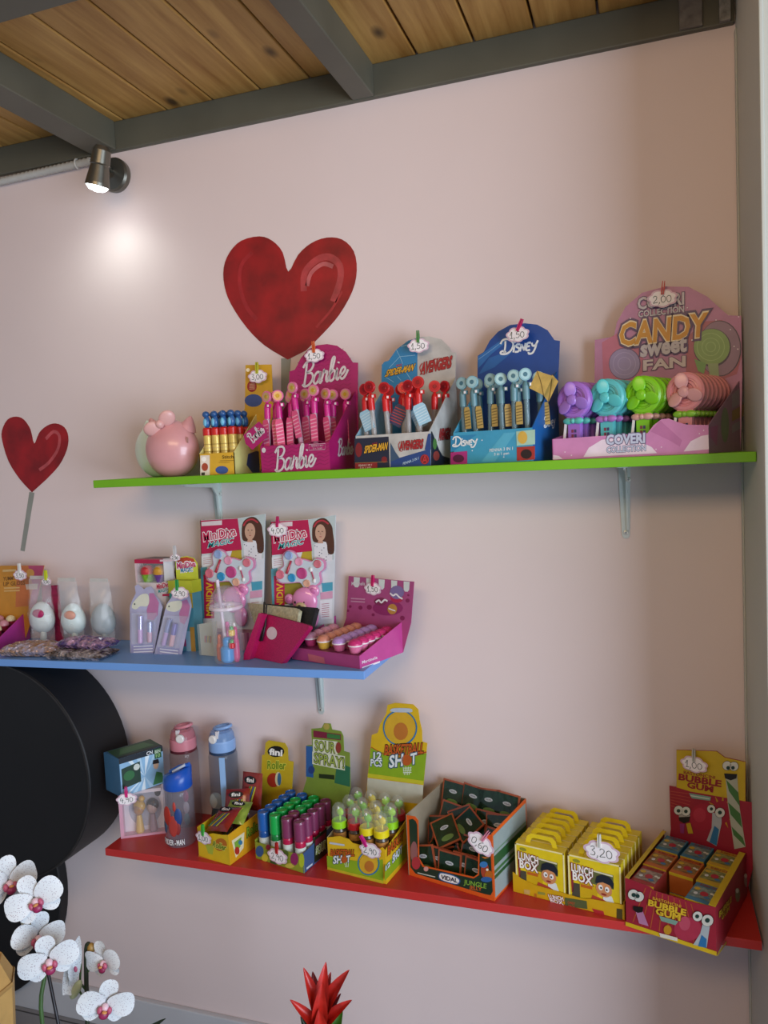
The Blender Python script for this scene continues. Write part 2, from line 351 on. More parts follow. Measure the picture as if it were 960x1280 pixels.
heart('small red heart painted on the wall above the lip gloss display', z7,
      [(147, 422), (90, 360), (40, 280), (12, 190), (10, 140), (35, 90), (75, 76), (110, 90), (140, 135), (157, 200), (180, 150), (215, 118), (255, 107), (295, 125), (313, 170), (305, 230), (270, 300), (210, 365)],
      [(135, 420), (158, 424), (113, 692), (94, 688)],
      [([(210, 178), (245, 145), (272, 165), (265, 225), (225, 285), (180, 320)], .009, '#b0484c')], (-1.57, 0, 1.42))
# ------------------------------------------------------------------ wall spotlight and conduit
LM = mat('#77746a', .32, metal=.85, vary=.06)
L0 = V((-1.252, 0, 2.247))
r = thing('wall_spotlight', 'small lit metal wall spotlight under the steel beam', 'lamp', L0)
one('wall_base', lambda b: b.lathe(L0 + V((0, -.0005, 0)), [(.041, 0), (.042, .006), (.042, .015), (.038, .021), (.012, .026)], LM, 28, (0, -1, 0)), r)
hp0 = V((-1.205, -.116, 2.262)); hp1 = V((-1.228, -.112, 2.185)); hd = (hp1 - hp0).normalized()
one('arm', lambda b: b.tube([L0 + V((0, -.02, .005)), L0 + V((.004, -.05, .012)), hp0 * .5 + hp1 * .5], .006, LM, 10), r)
hd_o = one('lamp_head', lambda b: b.lathe(hp0, [(.006, -.012), (.016, -.01), (.021, .0), (.023, .03), (.0235, .032), (.0215, .034), (.024, .05), (.028, .074), (.0285, .082), (.026, .082), (.024, .074)], LM, 26, hd, caps=False), r)
one('bulb', lambda b: b.lathe(hp0, [(.0245, .070), (.0255, .082), (.018, .090), (.004, .093)], mat('#f4fbff', .3, emit=16, vary=.0), 22, hd), r)
sl = bpy.data.lights.new('spot_bulb_light', 'SPOT'); sl.energy = 1.0; sl.spot_size = math.radians(158); sl.spot_blend = 1.0; sl.color = (.88, 1.0, .95); sl.shadow_soft_size = .02
so = bpy.data.objects.new('spot_bulb_light', sl); COL.objects.link(so); so.location = hp0 + hd * .100
so.rotation_euler = (hd + V((.16, .02, 0))).to_track_quat('-Z', 'Y').to_euler()
CG = mat('#b9b8b2', .45, vary=.05)
c0, c1 = V((-2.3, -.0135, 2.275)), V((-1.315, -.0135, 2.292)); n = 150
one('ribbing', lambda b: b.tube([c0.lerp(c1, i / n) for i in range(n + 1)], [.0112 if i % 2 else .0082 for i in range(n + 1)], CG, 8), (cr := thing('cable_conduit', 'grey corrugated cable conduit running along the wall to the spotlight', 'conduit', (-1.8, 0, 2.262))))
for x in (-1.36, -1.78):
    z = c0.lerp(c1, (x + 2.3) / .985).z
    one('clip', lambda b: [b.tube([(x, -.0135 + .0118 * math.cos(t), z + .0118 * math.sin(t)) for t in [math.pi * (.5 + k / 8) for k in range(9)]], .0022, mat('#d7d6d0', .5), 6), b.box((x, -.002, z + .014), (.008, .004, .01), mat('#d7d6d0', .5))], cr)
# ------------------------------------------------------------------ black round drum and board
BK = mat('#0b0b0d', .6, vary=.3, scale=5); BKE = mat('#24242a', .38, vary=.2, scale=6)
def drum(b):
    b.lathe((-1.598, -.0355, .742), [(.284, 0), (.287, .004), (.287, .156), (.284, .16)], BK, 72, (0, -1, 0))
r = thing('round_drum', 'large black round drum on the wall under the blue shelf', 'drum', (-1.598, -.036, .455))
one('drum_shell', drum, r)
one('rim', lambda b: b.lathe((-1.598, -.196, .742), [(.284, -.002), (.2865, 0), (.2865, .0015), (.283, .002)], mat('#232120', .5, vary=.6, scale=25), 72, (0, -1, 0), caps=False), r)
o = one('round_board', lambda b: b.lathe((-1.985, -.001, .345), [(.402, 0), (.404, .004), (.404, .03), (.402, .034)], BK, 72, (0, -1, 0)), origin=(-1.985, -.02, ZF))
tagp(o, 'large black round board standing on the floor below the drum', 'board')
# ------------------------------------------------------------------ helpers for card displays
class Disp:
    """an open card display box; front-left foot FL, front edge U, depth edge D (metres, seen from above)"""
    def __init__(s, name, label, FL, U, D, z, cat='display box', group='card display boxes'):
        s.FL = V((FL[0], FL[1], z)); s.U = V((U[0], U[1], 0)); s.D = V((D[0], D[1], 0)); s.z = z; s.w = s.U.length; s.d = s.D.length
        s.root = thing(name, label, cat, s.FL, group)
        s.front = Pl(s.FL, s.U); s.side = Pl(s.FL + s.U, s.D); s.left = Pl(s.FL + s.D, -s.D)
        s.back = Pl(s.FL + s.D, s.U); s.lside_in = Pl(s.FL, s.D)
    def at(s, a, b, h): return s.FL + s.U * a + s.D * b + V((0, 0, h))
    def bottom(s, m):
        def f(b):
            A = [s.at(x, y, .0003) for x, y in ((.01, .01), (.99, .01), (.99, .97), (.01, .97))]; B = [p + V((0, 0, .0015)) for p in A]
            b.add(A + B, [(3, 2, 1, 0), (4, 5, 6, 7), (0, 1, 5, 4), (1, 2, 6, 5), (2, 3, 7, 6), (3, 0, 4, 7)], m)
        return one('bottom_panel', f, s.root)
    def panel(s, name, pl, poly, m, t=.0015, parent=None): return one(name, lambda b: b.prism(pl, poly, m, t), parent or s.root)
    def sides(s, hf, hb, m, mi=None):
        prof = [(0, .0003), (s.d, .0003), (s.d, hb), (0, hf)]
        s.panel('side_panel', s.side, prof, m); s.panel('side_panel', s.left, [(s.d - a, b) for a, b in prof], mi or m)
    def header(s, pts, m, name='header_card', pl=None):
        pl = pl or s.back; q = [pl.px(*p) for p in pts]
        return s.panel(name, pl, [(0.001, .0003)] + q + [(s.w - .001, .0003)] if q[0][0] < q[-1][0] else q, m)
    def prints(s, fn, name='surface_print', parent=None): return one(name, fn, parent or s.root)
def head_poly(d, pts): return [d.back.px(*p) for p in pts]
# price tags -----------------------------------------------------------
TAGC = mat('#efe9ea', .6, vary=.03); TAGR = mat('#d3b4c4', .6, vary=.1, scale=90); INK = mat('#1c3a34', .6)
def price_tag(px, py, y, price, clip, label, u=(1, 0, 0), v=(0, 0, 1), wd=.05, clip_rot=0, clip_dx=0, hdrop=0):
    p = aty(px, py, y); pl = Pl(p, u, v); ht = wd * .62
    r = thing('price_tag', label, 'price tag', p - V((0, 0, ht / 2)), 'cloud-shaped price tags')
    out = []; 
    for i in range(60):
        t = 2 * math.pi * i / 60; k = .86 + .15 * abs(math.sin(3.5 * t + .5)); out.append((wd / 2 * k * math.cos(t), ht / 2 * k * math.sin(t)))
    c = one('cloud_card', lambda b: [b.prism(pl, out, TAGR, t=.0008, smooth=True), b.flat(pl, [(a * .86, bb * .84) for a, bb in out], TAGC, 1)], r)
    def let(b):
        k = wd * .62; h = ht * .44
        for st in glyph_strokes(price): b.stroke(pl, [(-k / 2 + a * k, -h * .5 + q * h) for a, q in st], .0011, INK, 2.2)
    one('price_lettering', let, c)
    cm = mat(clip, .4, vary=.05); ca, sa = math.cos(clip_rot), math.sin(clip_rot)
    def cl(b, sgn):
        x = clip_dx; y0 = ht * .2; q = [(x + sgn * .0004, y0), (x + sgn * .0028, y0), (x + sgn * .0034, y0 + .012), (x + sgn * .0026, y0 + .026), (x + sgn * .0012, y0 + .026), (x + sgn * .0006, y0 + .012)]
        q = [(x + (a - x) * ca - (bb - y0) * sa, y0 + (a - x) * sa + (bb - y0) * ca) for a, bb in q]
        b.prism(pl, q, cm, t=.006, h=.0035)
    k = one('clothespin', lambda b: cl(b, 1), r); one('clothespin_jaw', lambda b: cl(b, -1), k)
    return r
# pens: clear barrel, coloured cap with a round topper, swing tag ---------
def make_pen(name, cat, cap, disc, face, ring, barrel, ink, n_tag=None):
    r = thing(name, '', cat)
    one('barrel', lambda b: b.lathe((0, 0, .002), [(.0052, 0), (.0056, .006), (.0056, .118)], clear(barrel, .45), 10), r)
    one('refill', lambda b: b.lathe((0, 0, .006), [(.0038, 0), (.0038, .108)], mat(ink, .4), 8), r)
    one('cap', lambda b: [b.lathe((0, 0, .114), [(.0068, 0), (.007, .004), (.007, .026), (.0055, .031), (.0025, .036)], plas(cap), 12)], r)
    one('clip', lambda b: b.box((.009, -.004, .142), (.008, .007, .008), plas(cap)), r)
    one('clip_label', lambda b: b.box((.0092, -.0078, .142), (.0042, .0008, .005), mat('#f0e8e8', .5)), r)
    t = one('topper', lambda b: b.lathe((0, .003, .162), [(.0118, 0), (.0125, .0008), (.0125, .0052), (.0118, .006)], plas(disc), 20, (0, -1, 0)), r)
    one('topper_face', lambda b: [b.lathe((0, -.003, .162), [(.0095, 0), (.0095, .0005)], mat(face, .3, metal=.4), 18, (0, -1, 0)), b.lathe((0, -.0035, .162), [(.0045, 0), (.004, .0006)], mat(ring, .3, metal=.3), 12, (0, -1, 0))], t)
    return r
def swing_tag(parent, w, h, z, m, m2, rot, dx=0):
    """card tag hanging on a pen; parts share the pen's own axes"""
    pl = Pl((dx, -.0075, z), (math.cos(rot), 0, math.sin(rot)), (-math.sin(rot), 0, math.cos(rot)))
    def f(b):
        b.prism(pl, [(-w * .35, 0), (w * .35, 0), (w / 2, -h * .15), (w / 2, -h), (-w / 2, -h), (-w / 2, -h * .15)], mat(m, .5), t=.0006)
        for k in range(6): b.flat(pl, [(-w * .45, -h * (.2 + k * .13)), (w * .45, -h * (.16 + k * .13)), (w * .45, -h * (.2 + k * .13)), (-w * .45, -h * (.24 + k * .13))], mat(m2, .5), 1)
    return one('swing_tag', f, parent)
# ------------------------------------------------------------------ GREEN SHELF
# rounded ceramic cat banks, without faces
def cat_bank(label, c, r, h, earc, bow, rz):
    root = thing('cat_bank', label, 'money bank', (c[0], c[1], ZG), 'round cat-eared banks')
    m = mat(h, .3, vary=.02, coat=.3); cz = ZG + r[2] - .004
    def sh(p):
        k = 1 + .08 * p.z * p.z * (-1 if p.z > 0 else .6); p = V((p.x * k, p.y * k, p.z)); p.z = max(p.z, -.945); return p
    one('body', lambda b: b.ball((c[0], c[1], cz), r, m, 36, 24, fn=sh), root)
    R = M.Rotation(rz, 3, 'Z')
    for sx in (-1, 1):
        def ear(b, sx=sx):
            base = V((c[0], c[1], cz)) + R @ V((sx * r[0] * .6, 0, r[2] * .66)); d = R @ V((sx * .35, 0, 1)).normalized()
            b.lathe(base, [(r[0] * .34, -.004), (r[0] * .27, .008), (r[0] * .15, .021), (r[0] * .06, .029), (.001, .031)], mat(earc, .3, vary=.02, coat=.3), 18, d)
        one('ear', ear, root)
    if bow:
        bm = mat(bow, .32, vary=.02); bc = V((c[0], c[1], cz)) + R @ V((-.012, -r[1] * .70, r[2] * .86)); Q = R @ M.Rotation(math.radians(-32), 3, 'Y') @ M.Rotation(math.radians(35), 3, 'X')
        for sx in (-1, 1): one('bow_loop', lambda b, sx=sx: b.ball(bc + Q @ V((sx * .021, 0, 0)), (.021, .008, .018), bm, 18, 10, rot=Q @ M.Rotation(sx * -.3, 3, 'Y')), root)
        one('bow_knot', lambda b: b.ball(bc + Q @ V((0, -.004, 0)), (.0095, .009, .0105), bm, 14, 9, rot=Q), root)
        one('heart_stud', lambda b: b.tube([V((c[0], c[1], cz)) + R @ V((r[0] * .80 + .006 * math.sin(t) * .3, -r[1] * .66 - .004 , .018 + .006 * math.cos(t))) for t in [2 * math.pi * k / 12 for k in range(13)]], .0011, mat('#b98a80', .4, metal=.4), 6), root)
    return root
cat_bank('white round cat-eared bank behind the pink one', (-1.130, -.068), (.066, .050, .070), '#d9e8da', '#d9e8da', None, -.35)
cat_bank('pink round cat-eared bank with a bow', (-1.040, -.152), (.065, .050, .068), '#d59a9c', '#d59a9c', '#dba9a4', .2)
# --- small yellow pen display ---------------------------------------------
zS = Z(240, 440, 8)
d = Disp('pen_display', 'small yellow display box of tube pens with blue toppers', (-.940, -.2), (.088, 0), (.0, .115), ZG)
YEL = P('#d8a92c'); CRM = P('#e3d98c')
d.bottom(CRM); d.panel('front_panel', d.front, [(0, .0003), (d.w, .0003), (d.w, .048), (0, .048)], YEL); d.sides(.048, .135, CRM)
d.panel('header_card', d.back, [(0, .0003), (d.w, .0003)] + [d.back.px(*zS(*p)) for p in ((815, 600), (795, 125), (535, 130), (528, 560))], P('#c99a22'))
def f(b):
    pl = d.front
    b.pxpoly(pl, [zS(*p) for p in ((84, 1035), (178, 1032), (178, 1236), (84, 1238))], P('#e8dccb'), 1)
    b.pxell(pl, zS(120, 1072), 3, 3, P('#fff7ee'), 2); b.pxell(pl, zS(130, 1150), 4, 5, P('#a8482a'), 2)
    b.pxpoly(pl, [zS(*p) for p in ((95, 1205), (130, 1203), (130, 1232), (95, 1234))], P('#46412f'), 2)
    b.text(pl, 'Stitch', zS(303, 1066), zS(416, 1062), zS(303, 1034), P('#4a3a12'), 2)
    b.pxpoly(pl, [zS(*p) for p in ((280, 1085), (418, 1080), (418, 1087), (280, 1092))], P('#a87f1a'), 2)
    b.pxpoly(pl, [zS(*p) for p in ((270, 1104), (380, 1100), (380, 1105), (270, 1109))], P('#a87f1a'), 2)
    b.pxell(pl, zS(300, 1180), 8, 5, P('#3c5796'), 2)
d.prints(f, 'front_print')
d.prints(lambda b: b.pxpoly(d.side, [zS(*p) for p in ((560, 1020), (640, 990), (690, 1000), (690, 1215), (600, 1205), (545, 1130))], P('#31437e'), 1), 'side_print')
def f(b):
    pl = d.back
    b.pxell(pl, zS(600, 345), 6, 7, P('#92261c'), 1); 
    for k in range(4): b.pxpoly(pl, [zS(*p) for p in ((575, 320 + k * 16), (630, 318 + k * 16), (630, 322 + k * 16), (575, 324 + k * 16))], P('#e8c9a0'), 2)
d.prints(f, 'header_print'); d.prints(lambda b: b.pxell(d.back, zS(615, 485), 11, 8, P('#3c4f86'), 1), 'lower_print'); d.prints(lambda b: b.pxell(d.back, zS(560, 180), 2.5, 2.2, P('#f3e6c0'), 1), 'badge_print')
tp = thing('tube_pen', '', 'pen')
one('label_sleeve', lambda b: b.lathe((0, 0, .002), [(.0092, 0), (.0096, .003), (.0096, .03), (.0096, .082), (.0092, .086)], None, 14, ms=[P('#3d6f96'), P('#4f7f9a'), mat('#d9bd62', .3, metal=.2), P('#d9bd62')]), tp)
one('sleeve_print', lambda b: [b.lathe((0, 0, .05 + .008 * k), [(.00975, 0), (.00975, .0022)], P(h), 14, caps=False) for k, h in enumerate(('#a98a35', '#c9b06a', '#b0913f'))], tp)
one('collar', lambda b: b.lathe((0, 0, .087), [(.0102, 0), (.0106, .002), (.0106, .014), (.0085, .017)], plas('#c8201a'), 14), tp)
tt = one('topper', lambda b: [b.ball((0, 0, .117), (.0085, .0075, .014), plas('#2d5f9a'), 12, 8), b.ball((0, -.002, .134), (.0085, .008, .0075), plas('#2b568e'), 12, 8), b.ball((0, -.0065, .116), (.005, .003, .009), plas('#6cb7d8'), 10, 7)], tp)
st = {}
for row in range(3):
    for i in range(4):
        p = d.at(.14 + .24 * i, .18 + .26 * row, .0015)
        place(tp, st, p, f'yellow tube pen with blue topper, {ORD[i]} from left, {("front", "middle", "back")[row]} row', 'yellow tube pens', (0, 0, random.uniform(-.5, .5)))
# --- magenta pen display ---------------------------------------------------
zB = Z(320, 425, 7.315)
d = Disp('pen_display', 'magenta pen display box with an arched header', (-.784, -.205), (.162, -.004), (.012, .142), ZG)
MAG = P('#a3125e'); MAG2 = P('#8c0c50'); SIL = mat('#d8cfd0', .35, metal=.2)
d.bottom(MAG); d.panel('front_panel', d.front, [(0, .0003), (d.w, .0003), (d.w, .057), (0, .057)], MAG); d.sides(.058, .172, MAG)
d.panel('header_card', d.back, [(0, .0003), (d.w, .0003)] + [d.back.px(*zB(*p)) for p in ((930, 600), (932, 207), (885, 205), (820, 108), (740, 52), (650, 37), (560, 48), (480, 85), (410, 165), (355, 272), (306, 287), (300, 600))], MAG)
def zig(b, pl, z, x0, x1, y0, y1, step, m):
    y = y0; k = 0
    while y < y1:
        pts = [z(x0 + (x1 - x0) * i / 14, y - (x1 - x0) * .006 * i + (9 if i % 2 else -9)) for i in range(15)]
        b.pxstroke(pl, pts, .0012, m, 1, sm=False); y += step
def f(b):
    zig(b, d.back, zB, 380, 870, 215, 590, 38, MAG2); zig(b, d.back, zB, 520, 800, 110, 200, 38, MAG2)
    b.script(d.back, 'Barbie', zB(420, 425), zB(835, 345), zB(445, 212), .0052, SIL, 3)
d.prints(f, 'header_lettering')
def f(b):
    zig(b, d.front, zB, 70, 670, 975, 1200, 34, MAG2)
    b.script(d.front, 'Barbie', zB(172, 1200), zB(545, 1150), zB(185, 990), .0046, SIL, 3)
    b.pxstroke(d.front, [zB(*p) for p in ((485, 955), (635, 946), (633, 1000), (487, 1008))], .0007, SIL, 2, sm=False, closed=True)
    b.text(d.front, 'PENNA 3 IN 1', zB(505, 976), zB(615, 970), zB(505, 962), SIL, 2, bold=0); b.text(d.front, '3 in 1 pen', zB(520, 998), zB(605, 993), zB(520, 984), SIL, 2, bold=0)
    b.pxell(d.front, zB(72, 1008), 2.6, 3.2, SIL, 2)
d.prints(f, 'front_lettering')
d.prints(lambda b: b.script(d.side, 'Barbie', zB(745, 1055), zB(885, 1040), zB(755, 912), .004, SIL, 2), 'side_lettering')
BP = make_pen('pen', 'pen', '#c3207c', '#d9719c', '#d9b07a', '#c8a22e', '#e8c8d8', '#b01c6a'); swing_tag(BP, .017, .058, .112, '#d9527f', '#eaa2b8', .04)
st = {}
sp = [(.04, .13, 0), (.14, .2, 0), (.25, .13, .0), (.36, .16, .002), (.50, .45, .004), (.56, .15, .016), (.73, .18, .006), (.86, .38, .0), (.94, .7, 0), (.16, .62, 0), (.36, .65, 0), (.78, .66, -.0)]
for i, (a, bb, h) in enumerate(sp):
    place(BP, st, d.at(a, bb, .0018 + h), f'magenta pen with round topper, {ORD[i % 9] + " from the left in front" if i < 9 else ORD[i - 9] + " in the back row"}', 'magenta pens', (random.uniform(-.05, .05), (-.1 if i == 5 else random.uniform(-.05, .05)), random.uniform(-.35, .25)))
tg = Pl(aty(*zB(-35, 950), -.212), (.80, 0, .60), (-.60, 0, .80))
o = one('swing_tag', lambda b: [b.prism(tg, [(-.008, -.010), (.038, -.012), (.046, .0), (.044, .026), (-.004, .028), (-.012, .01)], MAG, t=.0006)] + [b.stroke(tg, [(.002 + a * .04, .0 + q * .022) for a, q in s_], .0028, SIL, 2) for s_ in glyph_strokes('Barbie')], origin=tg.O)
tagp(o, 'magenta card tag hanging off the left edge of the magenta pen display', 'tag')
# --- blue and silver pen display ----------------------------------------------
zA = Z(436, 405, 6.736)
d = Disp('pen_display', 'pen display box with half blue, half silver arched header', (-.570, -.188), (.165, -.02), (.026, .142), ZG)
SLV = mat('#b9b7b2', .42, vary=.18, scale=30); NAVY = P('#1e2236'); BLU = P('#2b7fb0')
d.bottom(SLV); d.panel('front_panel', d.front, [(0, .0003), (d.w, .0003), (d.w, .068), (0, .068)], SLV); d.sides(.068, .185, SLV, P('#8fb9cc'))
tops = [(895, 600), (902, 240), (866, 240), (845, 195), (780, 130), (680, 104), (590, 110)]
d.panel('header_card', d.back, [(.078, .0003), (d.w, .0003)] + [d.back.px(*zA(*p)) for p in tops + [(578, 118), (578, 480)]], SLV)
d.panel('header_card', d.back, [(0, .0003), (.078, .0003)] + [d.back.px(*zA(*p)) for p in [(577, 480), (577, 118), (500, 140), (400, 215), (335, 308), (300, 318), (278, 345), (274, 500)]], BLU)
YT = P('#e0a92a'); RED = P('#a82226'); DK = P('#16141c')
def f(b):
    pl = d.back; wl = P('#9cc8dc')
    for pts in (((400, 215), (430, 275), (560, 262)), ((430, 275), (340, 370)), ((430, 275), (455, 335)), ((480, 400), (530, 480)), ((300, 440), (380, 490)), ((410, 440), (440, 475)), ((440, 190), (500, 175))): b.pxstroke(pl, [zA(*p) for p in pts], .0009, wl, 1, sm=False)
    b.text(pl, 'MARVEL', zA(403, 358), zA(450, 350), zA(403, 342), P('#c73a3a'), 2)
    b.text(pl, 'SPIDER-MAN', zA(305, 445), zA(540, 392), zA(328, 388), YT, 3, DK, .05, .03)
    b.text(pl, 'MARVEL', zA(715, 305), zA(775, 297), zA(715, 290), P('#b03032'), 2)
    b.text(pl, 'AVENGERS', zA(605, 420), zA(862, 362), zA(618, 330), RED, 3, P('#7c1418'), .04, .03)
    b.pxstroke(pl, [zA(*p) for p in ((622, 330), (600, 365), (615, 415), (640, 425))], .002, RED, 3)
d.prints(f, 'header_lettering')
def f(b):
    pl = d.front
    b.pxpoly(pl, [zA(*p) for p in ((48, 965), (336, 948), (345, 1212), (50, 1230))], NAVY, 1)
    b.pxpoly(pl, [zA(*p) for p in ((54, 1172), (240, 1165), (242, 1216), (54, 1228))], P('#8c2222'), 2)
    b.pxstroke(pl, [zA(*p) for p in ((54, 1170), (330, 1160))], .0006, P('#b8893a'), 3, sm=False)
    b.text(pl, 'PENNA 3 IN 1', zA(85, 1200), zA(195, 1193), zA(85, 1184), P('#e8dcd0'), 3, bold=0); b.text(pl, '3 in 1 pen', zA(95, 1218), zA(190, 1211), zA(95, 1204), P('#e8dcd0'), 3, bold=0)
    b.pxell(pl, zA(85, 1060), 4.2, 9, P('#7c1e20'), 2); b.pxell(pl, zA(300, 1142), 3.6, 4, P('#7c1e20'), 2)
    b.text(pl, 'MARVEL', zA(200, 1020), zA(245, 1012), zA(200, 1003), RED, 3)
    b.text(pl, 'SPIDER-MAN', zA(130, 1088), zA(322, 1056), zA(140, 1028), YT, 3, DK, .05, .03)
    b.pxpoly(pl, [zA(*p) for p in ((352, 1150), (500, 1105), (688, 1050), (692, 1196), (352, 1212))], P('#23427e'), 1)
    b.pxpoly(pl, [zA(*p) for p in ((352, 1000), (395, 1080), (430, 1130), (352, 1160))], P('#38506a'), 2)
    b.pxpoly(pl, [zA(*p) for p in ((668, 925), (692, 922), (692, 1060), (640, 1060))], P('#23427e'), 2)
    b.text(pl, 'AVENGERS', zA(428, 1062), zA(625, 1042), zA(434, 992), RED, 3, P('#6e1216'), .04, .03)
    b.pxstroke(pl, [zA(*p) for p in ((436, 990), (420, 1020), (432, 1065), (450, 1072))], .0016, RED, 3)
    b.text(pl, 'PENNA 3 IN 1', zA(458, 1188), zA(590, 1140), zA(458, 1166), P('#b9d2e8'), 3)
    c = zA(640, 1140); b.pxell(pl, c, 5.6, 6.4, P('#7c1a20'), 2); b.pxstroke(pl, [(c[0] + 4.6 * math.cos(t), c[1] + 5.4 * math.sin(t)) for t in [k * .5236 for k in range(12)]], .0012, P('#c23034'), 3, closed=True)
    b.text(pl, 'A', zA(618, 1172), zA(664, 1168), zA(620, 1108), P('#c23034'), 4)
d.prints(f, 'front_lettering')
def f(b):
    pl = d.side
    b.pxpoly(pl, [zA(*p) for p in ((692, 905), (700, 905), (760, 1060), (790, 1110), (850, 1130), (850, 1190), (692, 1196))], P('#1c2433'), 1)
    b.pxell(pl, zA(722, 1010), 2.5, 7, P('#4c7a3c'), 2); b.pxell(pl, zA(735, 1110), 4, 6, P('#8a3a34'), 2)
    b.text(pl, 'AVENGERS', zA(756, 975), zA(852, 962), zA(760, 888), RED, 2, P('#6e1216'), .04, .03)
d.prints(f, 'side_lettering')
AP = make_pen('pen', 'pen', '#cc1f1f', '#c01a1e', '#a8161c', '#8a1016', '#d8d4d0', '#2a2430'); st = {}
APT = make_pen('pen', 'pen', '#cc1f1f', '#c01a1e', '#a8161c', '#8a1016', '#d8d4d0', '#2a2430'); swing_tag(APT, .028, .042, .118, '#9cc6da', '#c9dde6', .35); st2 = {}
APN = make_pen('pen', 'pen', '#cc1f1f', '#c01a1e', '#a8161c', '#8a1016', '#d8d4d0', '#2a2430'); swing_tag(APN, .030, .044, .124, '#262a55', '#b03030', -.5); st3 = {}
sp = [(.09, .14, 0, 1), (.24, .10, .004, 0), (.40, .16, .0, 0), (.53, .3, 0, 2), (.65, .16, .0, 0), (.82, .14, .005, 1), (.84, .55, 0, 0), (.93, .72, 0, 0), (.2, .6, -.001, 0), (.42, .6, 0, 0), (.62, .62, 0, 1)]
for i, (a, bb, h, k) in enumerate(sp):
    pr, s_ = ((AP, st), (APT, st2), (APN, st3))[k]
    lab = ('red-capped pen', 'red-capped pen with a pale blue tag', 'red-capped pen with a navy tag')[k]
    place(pr, s_, d.at(a, bb, .0018 + max(h, 0)), f'{lab}, {ORD[i] + " from left in the front row" if i < 6 else ORD[i - 6] + " in the back row"}', 'red-capped pens', (random.uniform(-.04, .04), random.uniform(-.05, .05), random.uniform(-.5, .3)))
# --- blue pen display ------------------------------------------------------------
zD = Z(540, 380, 5.333)
d = Disp('pen_display', 'deep blue pen display box with teal front and arched header', (-.366, -.166), (.165, -.042), (.036, .126), ZG)
DB = P('#1d4a96'); TEAL = P('#3f9cc0'); DBS = P('#1f5fa0')
d.bottom(TEAL); d.panel('front_panel', d.front, [(0, .0003), (d.w, .0003), (d.w, .064), (0, .064)], TEAL); d.sides(.064, .178, DBS, P('#4fa9cc'))
d.panel('header_card', d.back, [(0, .0003), (d.w, .0003)] + [d.back.px(*zD(*p)) for p in ((838, 560), (852, 246), (815, 240), (770, 175), (700, 137), (620, 128), (520, 140), (440, 185), (385, 245), (345, 320), (305, 345), (303, 480))], DB)
W2 = P('#e6ecef')
def f(b):
    pl = d.back
    b.pxpoly(pl, [zD(*p) for p in ((308, 430), (306, 350), (450, 250), (560, 205), (400, 330))], P('#2f6fb4'), 1); b.pxpoly(pl, [zD(*p) for p in ((310, 470), (380, 360), (560, 300), (420, 420))], P('#2a66ac'), 1.5)
    b.pxstroke(pl, [zD(*p) for p in ((310, 370), (420, 290), (520, 210))], .0008, P('#8fbfe4'), 2, sm=False)
    b.script(pl, 'DISNEY', zD(458, 335), zD(705, 300), zD(470, 240), .0042, W2, 3)
d.prints(f, 'header_lettering')
def f(b):
    pl = d.front
    b.pxpoly(pl, [zD(*p) for p in ((125, 880), (300, 870), (140, 985), (124, 985))], P('#2f86b4'), 1); b.pxpoly(pl, [zD(*p) for p in ((330, 1050), (480, 860), (560, 855), (420, 1050))], P('#56aecb'), 1)
    b.script(pl, 'DISNEY', zD(140, 950), zD(302, 935), zD(148, 888), .003, W2, 3)
    b.pxpoly(pl, [zD(*p) for p in ((562, 850), (688, 836), (688, 935), (566, 945))], P('#a9cdb8'), 2); b.pxell(pl, zD(605, 890), 6, 8, P('#d9b04a'), 3)
    b.pxpoly(pl, [zD(*p) for p in ((566, 955), (687, 946), (687, 1036), (567, 1045))], P('#a8322a'), 2); b.pxell(pl, zD(630, 1000), 7, 6, P('#2a1a18'), 3)
    b.pxpoly(pl, [zD(*p) for p in ((125, 990), (236, 980), (236, 1066), (125, 1076))], P('#b0307c'), 2); b.pxell(pl, zD(178, 1030), 7, 5, P('#5a1a40'), 3)
    b.text(pl, 'PENNA 3 IN 1', zD(385, 986), zD(540, 972), zD(385, 966), W2, 3); b.text(pl, '3 in 1 pen', zD(415, 1010), zD(515, 1002), zD(415, 992), W2, 3)
    for c in ((335, 908), (270, 978), (480, 1020)): b.pxell(pl, zD(*c), .8, .8, W2, 3, 8)
d.prints(f, 'front_lettering')
d.prints(lambda b: b.script(d.side, 'DISNEY', zD(745, 822), zD(818, 806), zD(750, 752), .0026, W2, 2), 'side_lettering')
DP = make_pen('pen', 'pen', '#5f8790', '#88b2ba', '#a9ced2', '#4f7a88', '#8fb0ba', '#1f3442'); st = {}
DPT = make_pen('pen', 'pen', '#5f8790', '#88b2ba', '#a9ced2', '#4f7a88', '#8fb0ba', '#1f3442'); swing_tag(DPT, .013, .044, .112, '#b39650', '#6d5828', .03, .0115); st2 = {}
sp = [(.10, .14, 0, 1), (.25, .16, 0, 1), (.40, .2, .002, 1), (.58, .14, .0, 1), (.73, .13, .003, 1), (.90, .14, .004, 0), (.42, .6, .0, 0), (.95, .5, .0, 1), (.12, .62, 0, 0), (.28, .62, 0, 0), (.62, .6, 0, 0)]
for i, (a, bb, h, k) in enumerate(sp):
    pr, s_ = ((DP, st), (DPT, st2))[k]
    place(pr, s_, d.at(a, bb, .0018 + h), f'pale blue pen with round topper, {ORD[i] + " from left in the front row" if i < 6 else ORD[i - 6] + " in the back row"}', 'pale blue pens', (random.uniform(-.04, .04), random.uniform(-.04, .04), random.uniform(-.3, .3)))
